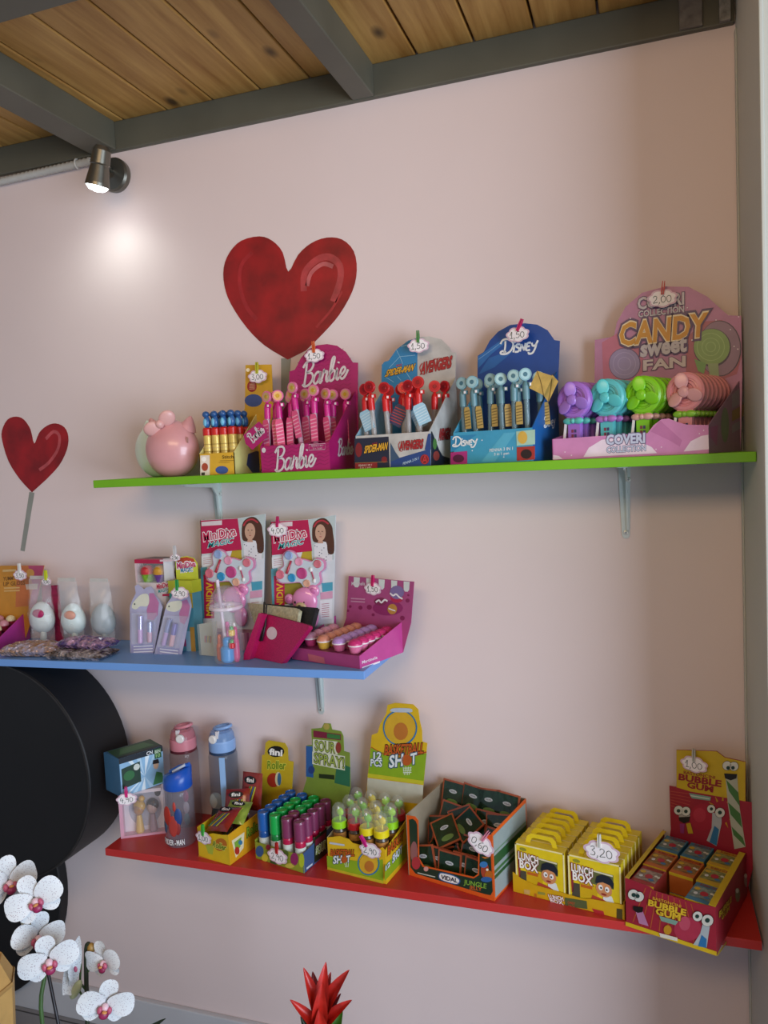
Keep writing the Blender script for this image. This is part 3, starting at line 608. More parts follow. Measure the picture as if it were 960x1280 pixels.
for (q, lab, rz) in ((((648, 560), (700, 445), (805, 480), (745, 610)), 'kraft card tag sticking out on the right of the deep blue display', 0), (((745, 610), (800, 470), (842, 515), (775, 655)), 'kraft card tag at the far right, behind the other kraft tag', 1)):
    pl = Pl(d.at(.95, .12 + .1 * rz, .15), d.U); pp = [pl.px(*zD(*p)) for p in q]; o0 = pl.pt(*pp[0])
    o = one('swing_tag', lambda b: [b.prism(pl, pp, mat('#c3a456', .55, vary=.15, scale=80), t=.0006), b.stroke(pl, [pp[1], ((pp[0][0] + pp[2][0]) / 2, (pp[0][1] + pp[2][1]) / 2), pp[3]], .0015, mat('#6e5a2a', .6), 1)], origin=o0)
    tagp(o, lab, 'tag', 'kraft card tags')
# --- pink toy fan display -----------------------------------------------------------
zC = Z(680, 330, 3.4286); zH = Z(760, 340, 5.333); zE = Z(690, 450, 3.692)
d = Disp('fan_display', 'large pink toy fan display box with arched header in the corner', (-.167, -.188), (.276, -.022), (.068, .148), ZG)
PK = P('#c77fae'); PKH = P('#b0759c'); PKD = P('#a85a8c')
d.bottom(PK)
d.panel('front_panel', d.front, [(0, .0003), (d.w, .0003)] + [d.front.px(*zE(*p)) for p in ((722, 300), (620, 298), (575, 285), (540, 270), (505, 273), (470, 300), (440, 338), (200, 352))] + [(0, .040)], PK)
d.panel('side_panel', d.side, [(0, .0003), (d.d, .0003), (d.d, .135), (0, .049)], P('#8f7088')); d.panel('side_panel', d.left, [(0, .0003), (d.d, .0003), (d.d, .040), (0, .07)], PKD)
d.panel('header_card', d.back, [(0, .0003), (d.w, .0003)] + [d.back.px(*zC(*p)) for p in ((850, 480), (845, 222), (790, 220), (760, 195), (700, 140), (620, 98), (520, 96), (420, 123), (350, 183), (312, 250), (300, 311), (218, 325))] , PKH)
WG = P('#b9b4bc'); PUR = P('#4a3160'); OR = P('#c78a1c')
def f(b):
    pl = d.back
    b.pxpoly(pl, [zH(*p) for p in ((-40, 470), (60, 410), (200, 480), (260, 640), (150, 760), (-30, 760))], P('#b4607c'), 1)
    b.pxpoly(pl, [zH(*p) for p in ((520, 440), (640, 330), (760, 320), (860, 400), (890, 560), (860, 680), (700, 740), (520, 700))], P('#a5586a'), 1)
    b.pxell(pl, zH(745, 510), 27, 35, P('#3f2f46'), 2, 28); b.pxell(pl, zH(742, 510), 26, 34, P('#8b6f86'), 3, 28); b.pxell(pl, zH(695, 505), 23.5, 24, P('#3f2f46'), 4, 26); b.pxell(pl, zH(692, 500), 22.5, 22.5, P('#7f9f5c'), 5, 26)
    b.pxpoly(pl, [zH(*p) for p in ((665, 610), (735, 610), (740, 700), (680, 700))], P('#8a9f74'), 6); b.pxpoly(pl, [zH(*p) for p in ((575, 580), (655, 610), (640, 680), (600, 660))], P('#6c9a56'), 6)
    for r in (17, 11, 6): b.pxstroke(pl, [(zH(685, 500)[0] + r * math.cos(t), zH(685, 500)[1] + r * math.sin(t)) for t in [k * .5236 for k in range(12)]], .0012, P('#9ab97a'), 6, closed=True)
    b.pxell(pl, zH(112, 612), 20, 20, P('#5f4a70'), 3, 24); b.pxell(pl, zH(110, 612), 19, 19, P('#8d80a6'), 4, 24)
    for r in (14, 8): b.pxstroke(pl, [(zH(110, 612)[0] + r * math.cos(t), zH(110, 612)[1] + r * math.sin(t)) for t in [k * .5236 for k in range(12)]], .001, P('#a79bbd'), 5, closed=True)
    b.text(pl, 'COVERI', zH(198, 250), zH(508, 215), zH(198, 175), WG, 7, PUR, .05, .03); b.text(pl, 'COLLECTION', zH(203, 304), zH(508, 268), zH(203, 262), WG, 7, PUR, .05, .03)
    b.text(pl, 'CANDY', zH(70, 495), zH(665, 425), zH(78, 345), P('#e8d8b0'), 8, PUR, .07, .055); b.text(pl, 'CANDY', zH(74, 492), zH(661, 423), zH(82, 349), OR, 10, None, 0, .03)
    b.text(pl, 'sweet', zH(215, 565), zH(525, 525), zH(218, 460), WG, 8, PUR, .07, .04); b.text(pl, 'FAN', zH(235, 658), zH(518, 628), zH(235, 592), P('#c4b9bb'), 8, P('#6a4a68'), .04, .03)
    for c in ((150, 310), (720, 322), (560, 455), (870, 300), (815, 385), (840, 497), (865, 515), (530, 240)): b.pxell(pl, zH(*c), .8, .8, P('#e8dfe6'), 9, 8)
d.prints(f, 'header_lettering')
def f(b):
    pl = d.front; wp = P('#e3cfdc')
    b.pxpoly(pl, [zE(*p) for p in ((145, 448), (170, 405), (230, 368), (320, 358), (400, 372), (460, 402), (485, 430))], wp, 1); b.pxpoly(pl, [zE(*p) for p in ((608, 422), (640, 375), (690, 350), (722, 345), (724, 412))], wp, 1); b.pxpoly(pl, [zE(*p) for p in ((4, 438), (30, 442), (50, 456), (4, 460))], wp, 1)
    b.pxpoly(pl, [zE(*p) for p in ((455, 330), (500, 280), (600, 370), (590, 400), (540, 370))], P('#b86e9e'), 1)
    b.text(pl, 'COVERI', zE(250, 390), zE(430, 380), zE(250, 348), P('#bcc2d6'), 2, P('#55486e'), .06, .045); b.text(pl, 'COLLECTION', zE(252, 428), zE(433, 418), zE(252, 402), P('#bcc2d6'), 2, P('#55486e'), .05, .03)
    for c in ((480, 412), (505, 402), (680, 340), (700, 325), (60, 425), (90, 440), (715, 400)): b.pxell(pl, zE(*c), .8, .8, wp, 2, 8)
d.prints(f, 'front_lettering')
def f(b):
    pl = d.side
    b.pxell(pl, zC(775, 690), 5, 22, P('#6f7f66'), 1); b.pxpoly(pl, [zC(*p) for p in ((805, 560), (850, 520), (855, 590), (805, 620))], P('#8d8894'), 1); b.pxpoly(pl, [zC(*p) for p in ((805, 630), (855, 600), (855, 650), (805, 675))], P('#8a7448'), 1)
    b.pxpoly(pl, [zC(*p) for p in ((805, 690), (850, 665), (850, 700), (805, 725))], P('#8d8894'), 1); b.pxpoly(pl, [zC(*p) for p in ((712, 700), (745, 690), (740, 780), (712, 740))], P('#9a5a82'), 1)
d.prints(f, 'side_print')
def make_fan(main, lite, bowc):
    r = thing('toy_fan', '', 'toy fan'); m = mat(main, .3, vary=.02); m2 = mat(lite, .28, vary=.02)
    cz = .1115
    one('guard', lambda b: b.lathe((0, 0, cz), [(.0005, -.007), (.032, -.007), (.0355, -.005), (.0355, .004), (.032, .007), (.0265, .0075), (.0255, .005), (.023, .0055), (.0215, .003), (.017, .0035), (.0155, .001), (.0005, .001)], m, 30, (0, -1, 0)), r)
    h = one('hub', lambda b: b.lathe((0, -.004, cz), [(.0035, 0), (.0035, .003), (.0095, .0035), (.0105, .005), (.0105, .0075), (.008, .010), (.003, .011)], m2, 18, (0, -1, 0)), r)
    for k in range(3):
        t = math.radians(100 + 120 * k)
        one('blade', lambda b: b.ball((math.cos(t) * .0205, -.0108, cz + math.sin(t) * .0205), (.0155, .0018, .0120), m2, 14, 8, rot=M.Rotation(-t, 3, 'Y') @ M.Rotation(.25, 3, 'X')), r)
    one('handle', lambda b: b.prism(Pl((0, -.006, 0), (1, 0, 0)), [(-.009, .002), (.009, .002), (.0125, .012), (.0125, .066), (.015, .080), (-.015, .080), (-.0125, .066), (-.0125, .012)], m, t=.012), r, bevel=.0015)
    one('button_print', lambda b: [b.box((-.003 + .006 * (k % 2), -.0062, .052 - .009 * (k // 2)), (.0045, .0006, .006), mat('#4a4470' if k % 2 else '#8a3c50', .5)) for k in range(4)], r)
    for s_ in (-1, 1): one('bow_loop', lambda b, s_=s_: b.ball((s_ * .011, -.0075, .0715), (.011, .005, .0065), mat(bowc, .3), 12, 8), r)
    one('bow_knot', lambda b: b.ball((0, -.0095, .0715), (.005, .0045, .0055), mat(bowc, .3), 10, 8), r)
    one('wrist_strap', lambda b: b.prism(Pl((-.0175, -.0080, .012), (1, 0, 0)), [(-.009, 0), (-.003, 0), (.0035, .056), (-.001, .058)], mat('#f0eef0', .4), t=.0012), r)
    return r
ang = math.atan2(-d.D.x, d.D.y)
for name, main, lite, bowc, a, nrow in (('purple', '#a873cf', '#a67bd6', '#5fc4b8', .115, 5), ('aqua', '#62c6ca', '#5fd0d2', '#b074c4', .335, 5), ('lime green', '#86d023', '#84d41e', '#d9a79a', .57, 5), ('pink', '#dd9296', '#dca3a4', '#8ac43c', .835, 7)):
    pr = make_fan(main, lite, bowc); s_ = {}
    for k in range(nrow):
        place(pr, s_, d.at(a, .16 + k * (.126 if nrow == 7 else .165), .0018), f'{name} toy fan, {ORD[k]} from the front of its row', 'toy fans', (0, 0, ang))
# tags of the green shelf
price_tag(322, 470.5, -.099, '3,00', '#b9b62a', 'cloud price tag 3,00 with a yellow-green clothespin on the small yellow display')
price_tag(393, 444.5, -.075, '1,50', '#d05a1e', 'cloud price tag 1,50 with an orange clothespin on the magenta display', clip_rot=.05)
price_tag(523, 432, -.078, '1,50', '#2f7d3a', 'cloud price tag 1,50 with a green clothespin on the blue and silver display', clip_dx=0)
price_tag(647, 418, -.092, '1,50', '#c2185f', 'cloud price tag 1,50 with a magenta clothespin on the deep blue display', u=(.97, -.24, 0), wd=.052, clip_rot=-.45)
price_tag(828, 373, -.064, '2,00', '#b01c22', 'cloud price tag 2,00 with a red clothespin on the pink fan display', wd=.058, clip_rot=-.12)
# ------------------------------------------------------------------ BLUE SHELF
zL = Z(0, 690, 5.647)
# --- lip gloss display at the far left -------------------------------------
zb = zblue(-1.65) + .0003
d = Disp('lip_gloss_display', 'magenta lip gloss display box with yellow header at the far left', (-1.780, -.190), (.176, .032), (-.036, .150), zb)
MG = P('#c23a9a'); d.bottom(MG); d.back = Pl((-1.816, -.034, zb), (1, 0.01, 0))
d.panel('front_panel', d.front, [(0, .0003), (d.w, .0003), (d.w, .03), (0, .03)], MG); d.sides(.032, .082, MG)
d.panel('header_card', d.back, [(0, .0003), (d.w, .0003)] + [d.back.px(*zL(*p)) for p in ((250, 400), (312, 95), (4, 97))] + [(0, .15)], P('#c98a2c'))
one('insert_tray', lambda b: b.add([d.at(x, y, h) for h0, h in ((0, .002), (1, None)) for x, y in ((.02, .03), (.98, .03), (.98, .96), (.02, .96)) for h in ([.0022] if h0 == 0 else [.018 + .028 * y])], [(3, 2, 1, 0), (4, 5, 6, 7), (0, 1, 5, 4), (1, 2, 6, 5), (2, 3, 7, 6), (3, 0, 4, 7)], P('#7d2458')), d.root)
def f(b):
    pl = d.back
    b.pxpoly(pl, [zL(*p) for p in ((200, 96), (311, 96), (252, 395), (205, 398), (230, 250))], P('#b0486c'), 1); b.pxpoly(pl, [zL(*p) for p in ((120, 97), (200, 96), (235, 250), (200, 380), (110, 390))], P('#c4703c'), 1.3)
    b.text(pl, 'YUMMY', zL(24, 203), zL(110, 196), zL(24, 176), P('#6e4a1c'), 2); b.text(pl, 'LIP GLOSS', zL(24, 240), zL(178, 230), zL(24, 212), P('#6e4a1c'), 2)
    for k in range(2): b.pxpoly(pl, [zL(*p) for p in ((30, 250 + 20 * k), (140, 246 + 20 * k), (140, 256 + 20 * k), (30, 260 + 20 * k))], P('#d9ae6a'), 2)
    b.pxpoly(pl, [zL(*p) for p in ((20, 125), (115, 120), (115, 136), (20, 140))], P('#d9b87a'), 2); b.pxell(pl, zL(215, 150), 5, 5.5, P('#d29a4a'), 2); b.pxpoly(pl, [zL(*p) for p in ((180, 228), (270, 222), (265, 262), (188, 265))], P('#cbb2a0'), 2)
d.prints(f, 'header_lettering')
def cupcake(name, cat, cup, top, r, h, cream=None):
    root = thing(name, '', cat)
    one('cup', lambda b: b.lathe((0, 0, 0), [(r * .62, 0), (r * .7, h * .06), (r * .92, h * .48), (r * .9, h * .5)], mat(cup, .3, vary=.15, scale=300), 14), root)
    one('frosting', lambda b: b.lathe((0, 0, 0), [(r * .88, h * .48), (r, h * .53), (r * .97, h * .6)], mat(cream or top, .35), 14), root)
    one('cake_top', lambda b: b.lathe((0, 0, 0), [(r * .97, h * .59), (r * .93, h * .72), (r * .72, h * .88), (r * .4, h * .97), (r * .1, h)], mat(top, .4, vary=.12, scale=250), 14), root)
    return root
kinds = [('cream-topped', cupcake('lip_gloss', 'lip gloss', '#9c2c4a', '#e2d3a8', .0135, .031), {}), ('pink-topped', cupcake('lip_gloss', 'lip gloss', '#8c2238', '#c98a96', .0135, .031), {})]
n = [0, 0]
for row in range(4):
    for i in range(4):
        k = (row + i) % 2; nm, pr, s_ = kinds[k]; n[k] += 1
        bb = .16 + .22 * row; place(pr, s_, d.at(.22 + .19 * i, bb, .0185 + .028 * bb), f'{nm} cupcake lip gloss, {ORD[i]} from left, {ORD[row]} row from the front', 'cupcake lip glosses', (0, 0, random.uniform(0, 6)))
# --- squeeze toys in clear bags ----------------------------------------------
FILM = mat('#e9eef0', .08, alpha=.2, vary=.02, coat=1, bump=.8, bscale=45)
def bagged(label, x, y, w, h, toy, patch, back, r, tilt):
    z0 = zblue(x); root = thing('bagged_squeeze_toy', label, 'toy', (x, y, z0), 'squeeze toys in clear bags')
    one('toy_body', lambda b: b.ball((x + .002, y, z0 + h * .42), r, mat(toy, .4, vary=.04), 22, 16, fn=lambda p: V((p.x * (1 - .18 * p.z), p.y, p.z))), root)
    if patch: one('toy_patch', lambda b: b.ball((x + .010, y - r[1] * .84, z0 + h * .50), (.019, .006, .012), mat(patch, .4), 14, 9), root)
    one('toy_foot', lambda b: b.ball((x + .008, y - .006, z0 + .022), (.009, .009, .021), mat(toy, .4), 12, 8), root)
    if back: one('backing_card', lambda b: b.prism(Pl((x + .012, y + r[1] + .001, z0 + .001), (1, 0, 0)), [(-w * .38, .008), (w * .42, .001), (w * .36, h * .88), (-w * .38, h * .86)], mat(back, .45, vary=.35, scale=160), t=.001), root)
    def film(b):
        N, K = 8, 12
        for s_ in (-1, 1):
            vs = []
            for j in range(K + 1):
                v = j / K; bul = math.sin(math.pi * min(1, v * 1.05)) ** .6 if v < .97 else 0
                for i in range(N + 1):
                    u = i / N * 2 - 1; ww = w / 2 * (1 - .25 * max(0, v - .6)); th = (r[1] + .004) * bul * math.cos(u * math.pi / 2) ** .7
                    vs.append((x + u * ww + tilt * v * .03, y + s_ * (th + .0006) + .008 * s_ * random.uniform(-.5, .5) * bul, z0 + .001 + v * h))
            b.add(vs, [(j * (N + 1) + i, j * (N + 1) + i + 1, (j + 1) * (N + 1) + i + 1, (j + 1) * (N + 1) + i) for j in range(K) for i in range(N)], FILM, True)
    one('bag_film', film, root)
    one('bag_seal', lambda b: b.box((x + tilt * .03, y, z0 + h + .004), (w * .78, .0022, .009), mat('#d4d2cc', .3, alpha=.75)), root)
    return root
bagged('bagged white squeeze toy with a magenta patch and glitter backing', -1.535, -.072, .078, .178, '#d3dcda', '#b02860', '#9c1f4a', (.036, .026, .042), .1)
bagged('bagged white squeeze toy with a peach patch, in the middle of three', -1.430, -.075, .070, .172, '#d3e2e0', '#d9a08c', None, (.034, .026, .041), -.35)
bagged('bagged plain grey squeeze toy beside the make-up packs', -1.335, -.075, .070, .170, '#9fa9ad', None, None, (.034, .025, .042), -.1)
# --- crumpled shiny packets lying flat ---------------------------------------------
def foil(h, h2):
    m = bpy.data.materials.new('foil_wrap'); m.use_nodes = True; nt = m.node_tree; b = nt.nodes['Principled BSDF']
    tc = nt.nodes.new('ShaderNodeTexCoord'); nz = nt.nodes.new('ShaderNodeTexNoise'); nz.inputs['Scale'].default_value = 55; nz.inputs['Detail'].default_value = 2
    rp = nt.nodes.new('ShaderNodeValToRGB'); e = rp.color_ramp.elements; e[0].position = .38; e[1].position = .62; e[0].color = lin(h) + [1]; e[1].color = lin(h2) + [1]
    nt.links.new(tc.outputs['Object'], nz.inputs['Vector']); nt.links.new(nz.outputs['Fac'], rp.inputs['Fac']); nt.links.new(rp.outputs['Color'], b.inputs['Base Color'])
    vo = nt.nodes.new('ShaderNodeTexVoronoi'); vo.inputs['Scale'].default_value = 110; nt.links.new(tc.outputs['Object'], vo.inputs['Vector'])
    bp = nt.nodes.new('ShaderNodeBump'); bp.inputs['Strength'].default_value = .9; bp.inputs['Distance'].default_value = .006; nt.links.new(vo.outputs['Distance'], bp.inputs['Height']); nt.links.new(bp.outputs['Normal'], b.inputs['Normal'])
    b.inputs['Roughness'].default_value = .16; b.inputs['Metallic'].default_value = .35; b.inputs['Coat Weight'].default_value = .6
    return m
def packet(label, x, y, z0, w, dp, th, m, rz, seed):
    rnd = random.Random(seed); N, K = 16, 10; b = MB(); R = M.Rotation(rz, 3, 'Z')
    for s_ in (1, -1):
        vs = []
        for j in range(K + 1):
            for i in range(N + 1):
                u, v = i / N * 2 - 1, j / K * 2 - 1; e = max(0, (1 - u ** 4) * (1 - v ** 4)) ** .6
                hh = th * .5 * e * (1 + (rnd.uniform(-.35, .35) if s_ > 0 else 0)) if s_ > 0 else -th * .5 * min(e, .35) / .35 * .9
                vs.append(V((x, y, z0 + th * .5)) + R @ V((u * w / 2 * (1 + .02 * math.sin(j * 3)), v * dp / 2 * (1 + .03 * math.sin(i * 2)), hh)))
        fs = [(j * (N + 1) + i, j * (N + 1) + i + 1, (j + 1) * (N + 1) + i + 1, (j + 1) * (N + 1) + i) for j in range(K) for i in range(N)]
        b.add(vs, [f_ if s_ > 0 else f_[::-1] for f_ in fs], m, False)
    o = b.build('foil_packet', None, origin=(x, y, z0)); return tagp(o, label, 'packet', 'shiny flat packets on the blue shelf')
zq = zblue(-1.42)
packet('shiny orange and lilac packet lying flat beside the lip gloss display', -1.475, -.162, zq + .0003, .165, .085, .028, foil('#a8805c', '#b9b0c4'), .12, 3)
packet('shiny dark brown packet lying flat in front of the bagged toys', -1.322, -.176, zq + .001, .165, .082, .020, foil('#40352f', '#b9aeb0'), .04, 4)
packet('shiny purple packet lying on the dark brown packet', -1.325, -.150, zq + .0215, .150, .075, .020, foil('#54407a', '#c49ab8'), -.1, 5)
# --- unicorn make-up packs ----------------------------------------------------------
zU = Z(155, 690, 9.143)
HOLO = mat('#b9b6d2', .22, vary=.14, scale=22, metal=.25); 
def uni(label, base, lean, pts, tubes, head, mane, eye, lines):
    pl = Pl(base, (1, .06, 0), (0, lean, 1)); q = [pl.px(*zU(*p)) for p in pts]
    root = thing('make_up_pack', label, 'make-up pack', base, 'unicorn make-up packs')
    one('backing_card', lambda b: b.prism(pl, q, HOLO, t=.0012), root)
    one('unicorn_print', lambda b: [b.pxpoly(pl, [zU(*p) for p in mane], P('#b5719c'), 1), b.pxpoly(pl, [zU(*p) for p in smooth_line(head, True, 3)], P('#d5d6c4'), 2), b.pxell(pl, zU(*eye), .9, 1.1, P('#33333a'), 3, 10)], root)
    for (x0, y0, x1, y1, r, c1, c2) in tubes:
        A, B = pl.px(*zU(x0, y0)), pl.px(*zU(x1, y1)); A, B = pl.pt(*A, r + .001), pl.pt(*B, r + .001); ax = B - A; L = ax.length
        t = one('lip_stick', lambda b: b.lathe(A, [(r * .8, 0), (r, .002), (r, L * .5)], plas(c1, .2), 14, ax), root)
        one('cap', lambda b: b.lathe(A, [(r * 1.06, L * .5), (r * 1.06, L * .97), (r * .9, L)], mat(c2, .18, metal=.5), 14, ax), t)
    def bl(b):
        cx = sum(a for a, _ in q) / len(q); cy = sum(b_ for _, b_ in q) / len(q); lo = [pl.px(*zU(*p)) for p in lines[:4]]
        b.prism(pl, lo, clear('#dfe3ee', .16), t=.014, h=.0155)
    one('blister', bl, root, bevel=.003)
    def tx(b):
        (x0, y0), (x1, y1) = lines[4:6]
        for k in range(3): b.pxpoly(pl, [zU(x0, y0 + 32 * k), zU(x1, y1 + 32 * k), zU(x1, y1 + 12 + 32 * k), zU(x0, y0 + 12 + 32 * k)], P('#e6e6ee'), 1)
        b.pxpoly(pl, [zU(x0 - 25, y0 - 20), zU(x1 + 15, y1 - 20), zU(x1 + 8, y1 + 95), zU(x0 - 25, y0 + 95)], P('#9d9cc2'), .5)
    one('small_print', tx, root)
zz = zblue(-1.16)
uni('unicorn make-up pack standing upright at the left', onz(*zU(70, 1152), zz), .10,
    [(70, 1152), (68, 620), (90, 560), (135, 470), (122, 390), (160, 368), (200, 400), (225, 428), (260, 402), (310, 392), (340, 430), (350, 485), (405, 545), (440, 630), (425, 700), (345, 1140)],
    [(205, 1040, 205, 720, .0062, '#c7a0cf', '#b9b2d8'), (312, 1030, 312, 790, .0060, '#c9a0b4', '#a9aed2')], [(95, 600), (120, 560), (190, 490), (270, 480), (290, 560), (265, 620), (190, 620), (140, 655), (95, 640)],
    [(290, 470), (340, 470), (400, 580), (385, 720), (340, 780), (270, 770), (260, 660), (290, 570)], (124, 595), [(130, 1050), (130, 690), (380, 690), (360, 1050), (110, 1075), (330, 1065)])
uni('unicorn make-up pack leaning to the right, in front', onz(*zU(345, 1168), zz), .12,
    [(345, 1168), (400, 940), (470, 660), (490, 590), (540, 520), (560, 450), (600, 430), (740, 470), (760, 540), (772, 620), (745, 760), (655, 1196)],
    [(465, 1065, 540, 760, .0056, '#b79cc8', '#a9aed2'), (555, 1075, 605, 810, .0060, '#d2a8b0', '#8f86c0')], [(485, 620), (520, 575), (590, 560), (660, 560), (655, 640), (600, 680), (540, 680), (490, 660)],
    [(660, 560), (720, 540), (755, 620), (735, 740), (690, 830), (640, 800), (630, 700), (655, 640)], (517, 622), [(420, 1080), (490, 720), (735, 730), (650, 1095), (410, 1100), (620, 1125)])
# --- toy cupcake box ------------------------------------------------------------------
PKB = P('#b31845'); 
x0 = -1.212; z0 = zblue(-1.17) + .0003
d = Disp('toy_box', 'pink window box with two toy cupcakes behind the unicorn packs', (-1.214, -.090), (.088, -.006), (.018, .055), z0, 'toy box', None)
H = aty(*zU(400, 85), -.09).z - z0
zw = aty(*zU(400, 350), -.09).z - z0; zt = aty(*zU(400, 130), -.09).z - z0
one('box_body', lambda b: b.add([d.at(x, y, h) for h in (0, H) for x, y in ((0, .42), (1, .42), (1, 1), (0, 1))], [(3, 2, 1, 0), (4, 5, 6, 7), (0, 1, 5, 4), (1, 2, 6, 5), (2, 3, 7, 6), (3, 0, 4, 7)], P('#4c3a40')), d.root)
one('lower_front', lambda b: b.prism(d.front, [(0, .0), (d.w, .0), (d.w, zw), (0, zw)], P('#d9cfd0'), t=.022), d.root)
one('top_rail', lambda b: b.prism(d.front, [(0, zt), (d.w, zt), (d.w, H), (0, H)], PKB, t=.022), d.root)
one('left_post', lambda b: b.prism(d.front, [(0, zw), (.006, zw), (.006, zt), (0, zt)], P('#d8bfc2'), t=.022), d.root)
one('side_print', lambda b: [b.prism(d.side, [(0, 0), (d.d, 0), (d.d, H + .002), (0, H + .002)], P('#d6d2d4'), t=.0012, h=.0013)] + [b.pxell(d.side.off(.0013), zU(640, 230), 7.2, 13.5, P('#3c2119'), 1), b.pxell(d.side.off(.0013), zU(622, 195), 3.3, 6.8, P('#c99a80'), 2), b.pxell(d.side.off(.0013), zU(640, 370), 7, 5, P('#cfc6cc'), 2)], d.root)
for a, cu, to, nm in ((.30, '#79a82c', '#c2303a', 'toy_cupcake'), (.74, '#6a3f8c', '#c9942c', 'toy_cupcake')):
    p = d.at(a, .21, zw + .0005); one(nm, lambda b: b.lathe(p, [(.0115, 0), (.0158, .018), (.0172, .02), (.0178, .026), (.016, .034), (.010, .041), (.002, .043)], None, 20, ms=[mat(cu, .4, vary=.3, scale=120), mat(cu, .4), mat(to, .3), mat(to, .3), mat(to, .3), mat(to, .3)]), d.root)
one('window', lambda b: b.prism(d.front, [(.006, zw), (d.w, zw), (d.w, zt), (.006, zt)], clear('#e6eaee', .12), t=.0006), d.root)
def f(b):
    pl = d.front
    b.text(pl, 'MiniDiva', zU(375, 425), zU(520, 395), zU(375, 368), P('#c22a4c'), 2, P('#efe4e6'), .1, .03); b.text(pl, 'MAGIC', zU(395, 470), zU(500, 445), zU(395, 430), P('#2f9a9c'), 2, P('#efe4e6'), .1, .02)
    b.pxpoly(pl, [zU(*p) for p in ((440, 480), (555, 475), (555, 500), (440, 505))], P('#b31845'), 1); b.pxpoly(pl, [zU(*p) for p in ((520, 360), (560, 355), (560, 470), (505, 470))], P('#c2bf3c'), 1)
d.prints(f, 'front_lettering'); d.prints(lambda b: b.pxpoly(d.front, [zU(*p) for p in ((410, 88), (548, 86), (548, 108), (410, 110))], P('#d9c2c8'), 1), 'rail_print')
# --- lime striped toy pack beside it ------------------------------------------------------
d = Disp('toy_box', 'narrow lime and striped toy pack with a round-topped card', (-1.110, -.102), (.062, .004), (.006, .03), zblue(-1.08) + .0003, 'toy box', None)
hz = lambda y: aty(*zU(800, y), -.1).z - d.z
one('box_body', lambda b: b.add([d.at(x, y, h) for h in (0, hz(470)) for x, y in ((0, 0), (1, 0), (1, 1), (0, 1))], [(3, 2, 1, 0), (4, 5, 6, 7), (0, 1, 5, 4), (1, 2, 6, 5), (2, 3, 7, 6), (3, 0, 4, 7)], P('#4f8fa0')), d.root)
one('lid', lambda b: b.add([d.at(x, y, h) for h in (hz(470), hz(330)) for x, y in ((-.02, -.02), (1.02, -.02), (1.02, 1.02), (-.02, 1.02))], [(3, 2, 1, 0), (4, 5, 6, 7), (0, 1, 5, 4), (1, 2, 6, 5), (2, 3, 7, 6), (3, 0, 4, 7)], P('#b4bc2c')), d.root)
pl = Pl(d.at(0, .8, 0), d.U)
q = [(.002, hz(340)), (d.w, hz(340)), (d.w, hz(150)), (d.w * .86, hz(85)), (d.w * .55, hz(62)), (d.w * .2, hz(75)), (.002, hz(130))]
one('header_card', lambda b: b.prism(pl, q, P('#c3cc3a'), t=.0012), d.root)
def f(b):
    b.flat(pl, [(d.w * .05, hz(140)), (d.w * .95, hz(150)), (d.w * .84, hz(92)), (d.w * .55, hz(72)), (d.w * .22, hz(84))], P('#b8432c'), 1)
    b.text_at(pl, 'MiniDiva', (d.w * .1, hz(205)), (d.w * .92, hz(185)), (d.w * .1, hz(140)), P('#c0306a'), 2, P('#efe6e8'), .12, .03); b.text_at(pl, 'MAGIC', (d.w * .25, hz(250)), (d.w * .78, hz(238)), (d.w * .25, hz(205)), P('#2f8ab4'), 2, P('#efe6e8'), .12, .02)
d.prints(f, 'header_lettering')
def f(b):
    for k, c in enumerate(('#2f9a9c', '#c25a2c', '#d8d4c8', '#3a7ab0', '#c2486c', '#c9a92c')):
        b.flat(d.front, [(d.w * k / 6, hz(640)), (d.w * (k + 1) / 6, hz(640)), (d.w * (k + 1) / 6, hz(475)), (d.w * k / 6, hz(475))], P(c), 1)
    b.flat(d.front, [(0, .012), (d.w * .6, .012), (d.w * .6, .03), (0, .03)], P('#a83a6c'), 1); b.flat(d.front, [(d.w * .6, .0), (d.w * .8, .0), (d.w * .8, .05), (d.w * .6, .05)], P('#8fb4cc'), 1); b.flat(d.front, [(d.w * .8, .0), (d.w, .0), (d.w, .06), (d.w * .8, .06)], P('#b48a3c'), 1)
d.prints(f, 'stripe_print')
# --- striped carton under the big make-up cards --------------------------------------------------
zc = zblue(-.95)
o = one('carton', lambda b: [b.box((-.905, -.045, zc + .0225), (.32, .07, .044), P('#b0708f'))], origin=(-.905, -.045, zc)); tagp(o, 'low pink carton under the two big make-up cards', 'carton')
one('stripe_print', lambda b: [b.box((-1.05 + .0125 * k, -.0803, zc + .0225), (.006, .0006, .044), P('#8a3a66' if k % 2 else '#d0a8bc')) for k in range(25)], o)
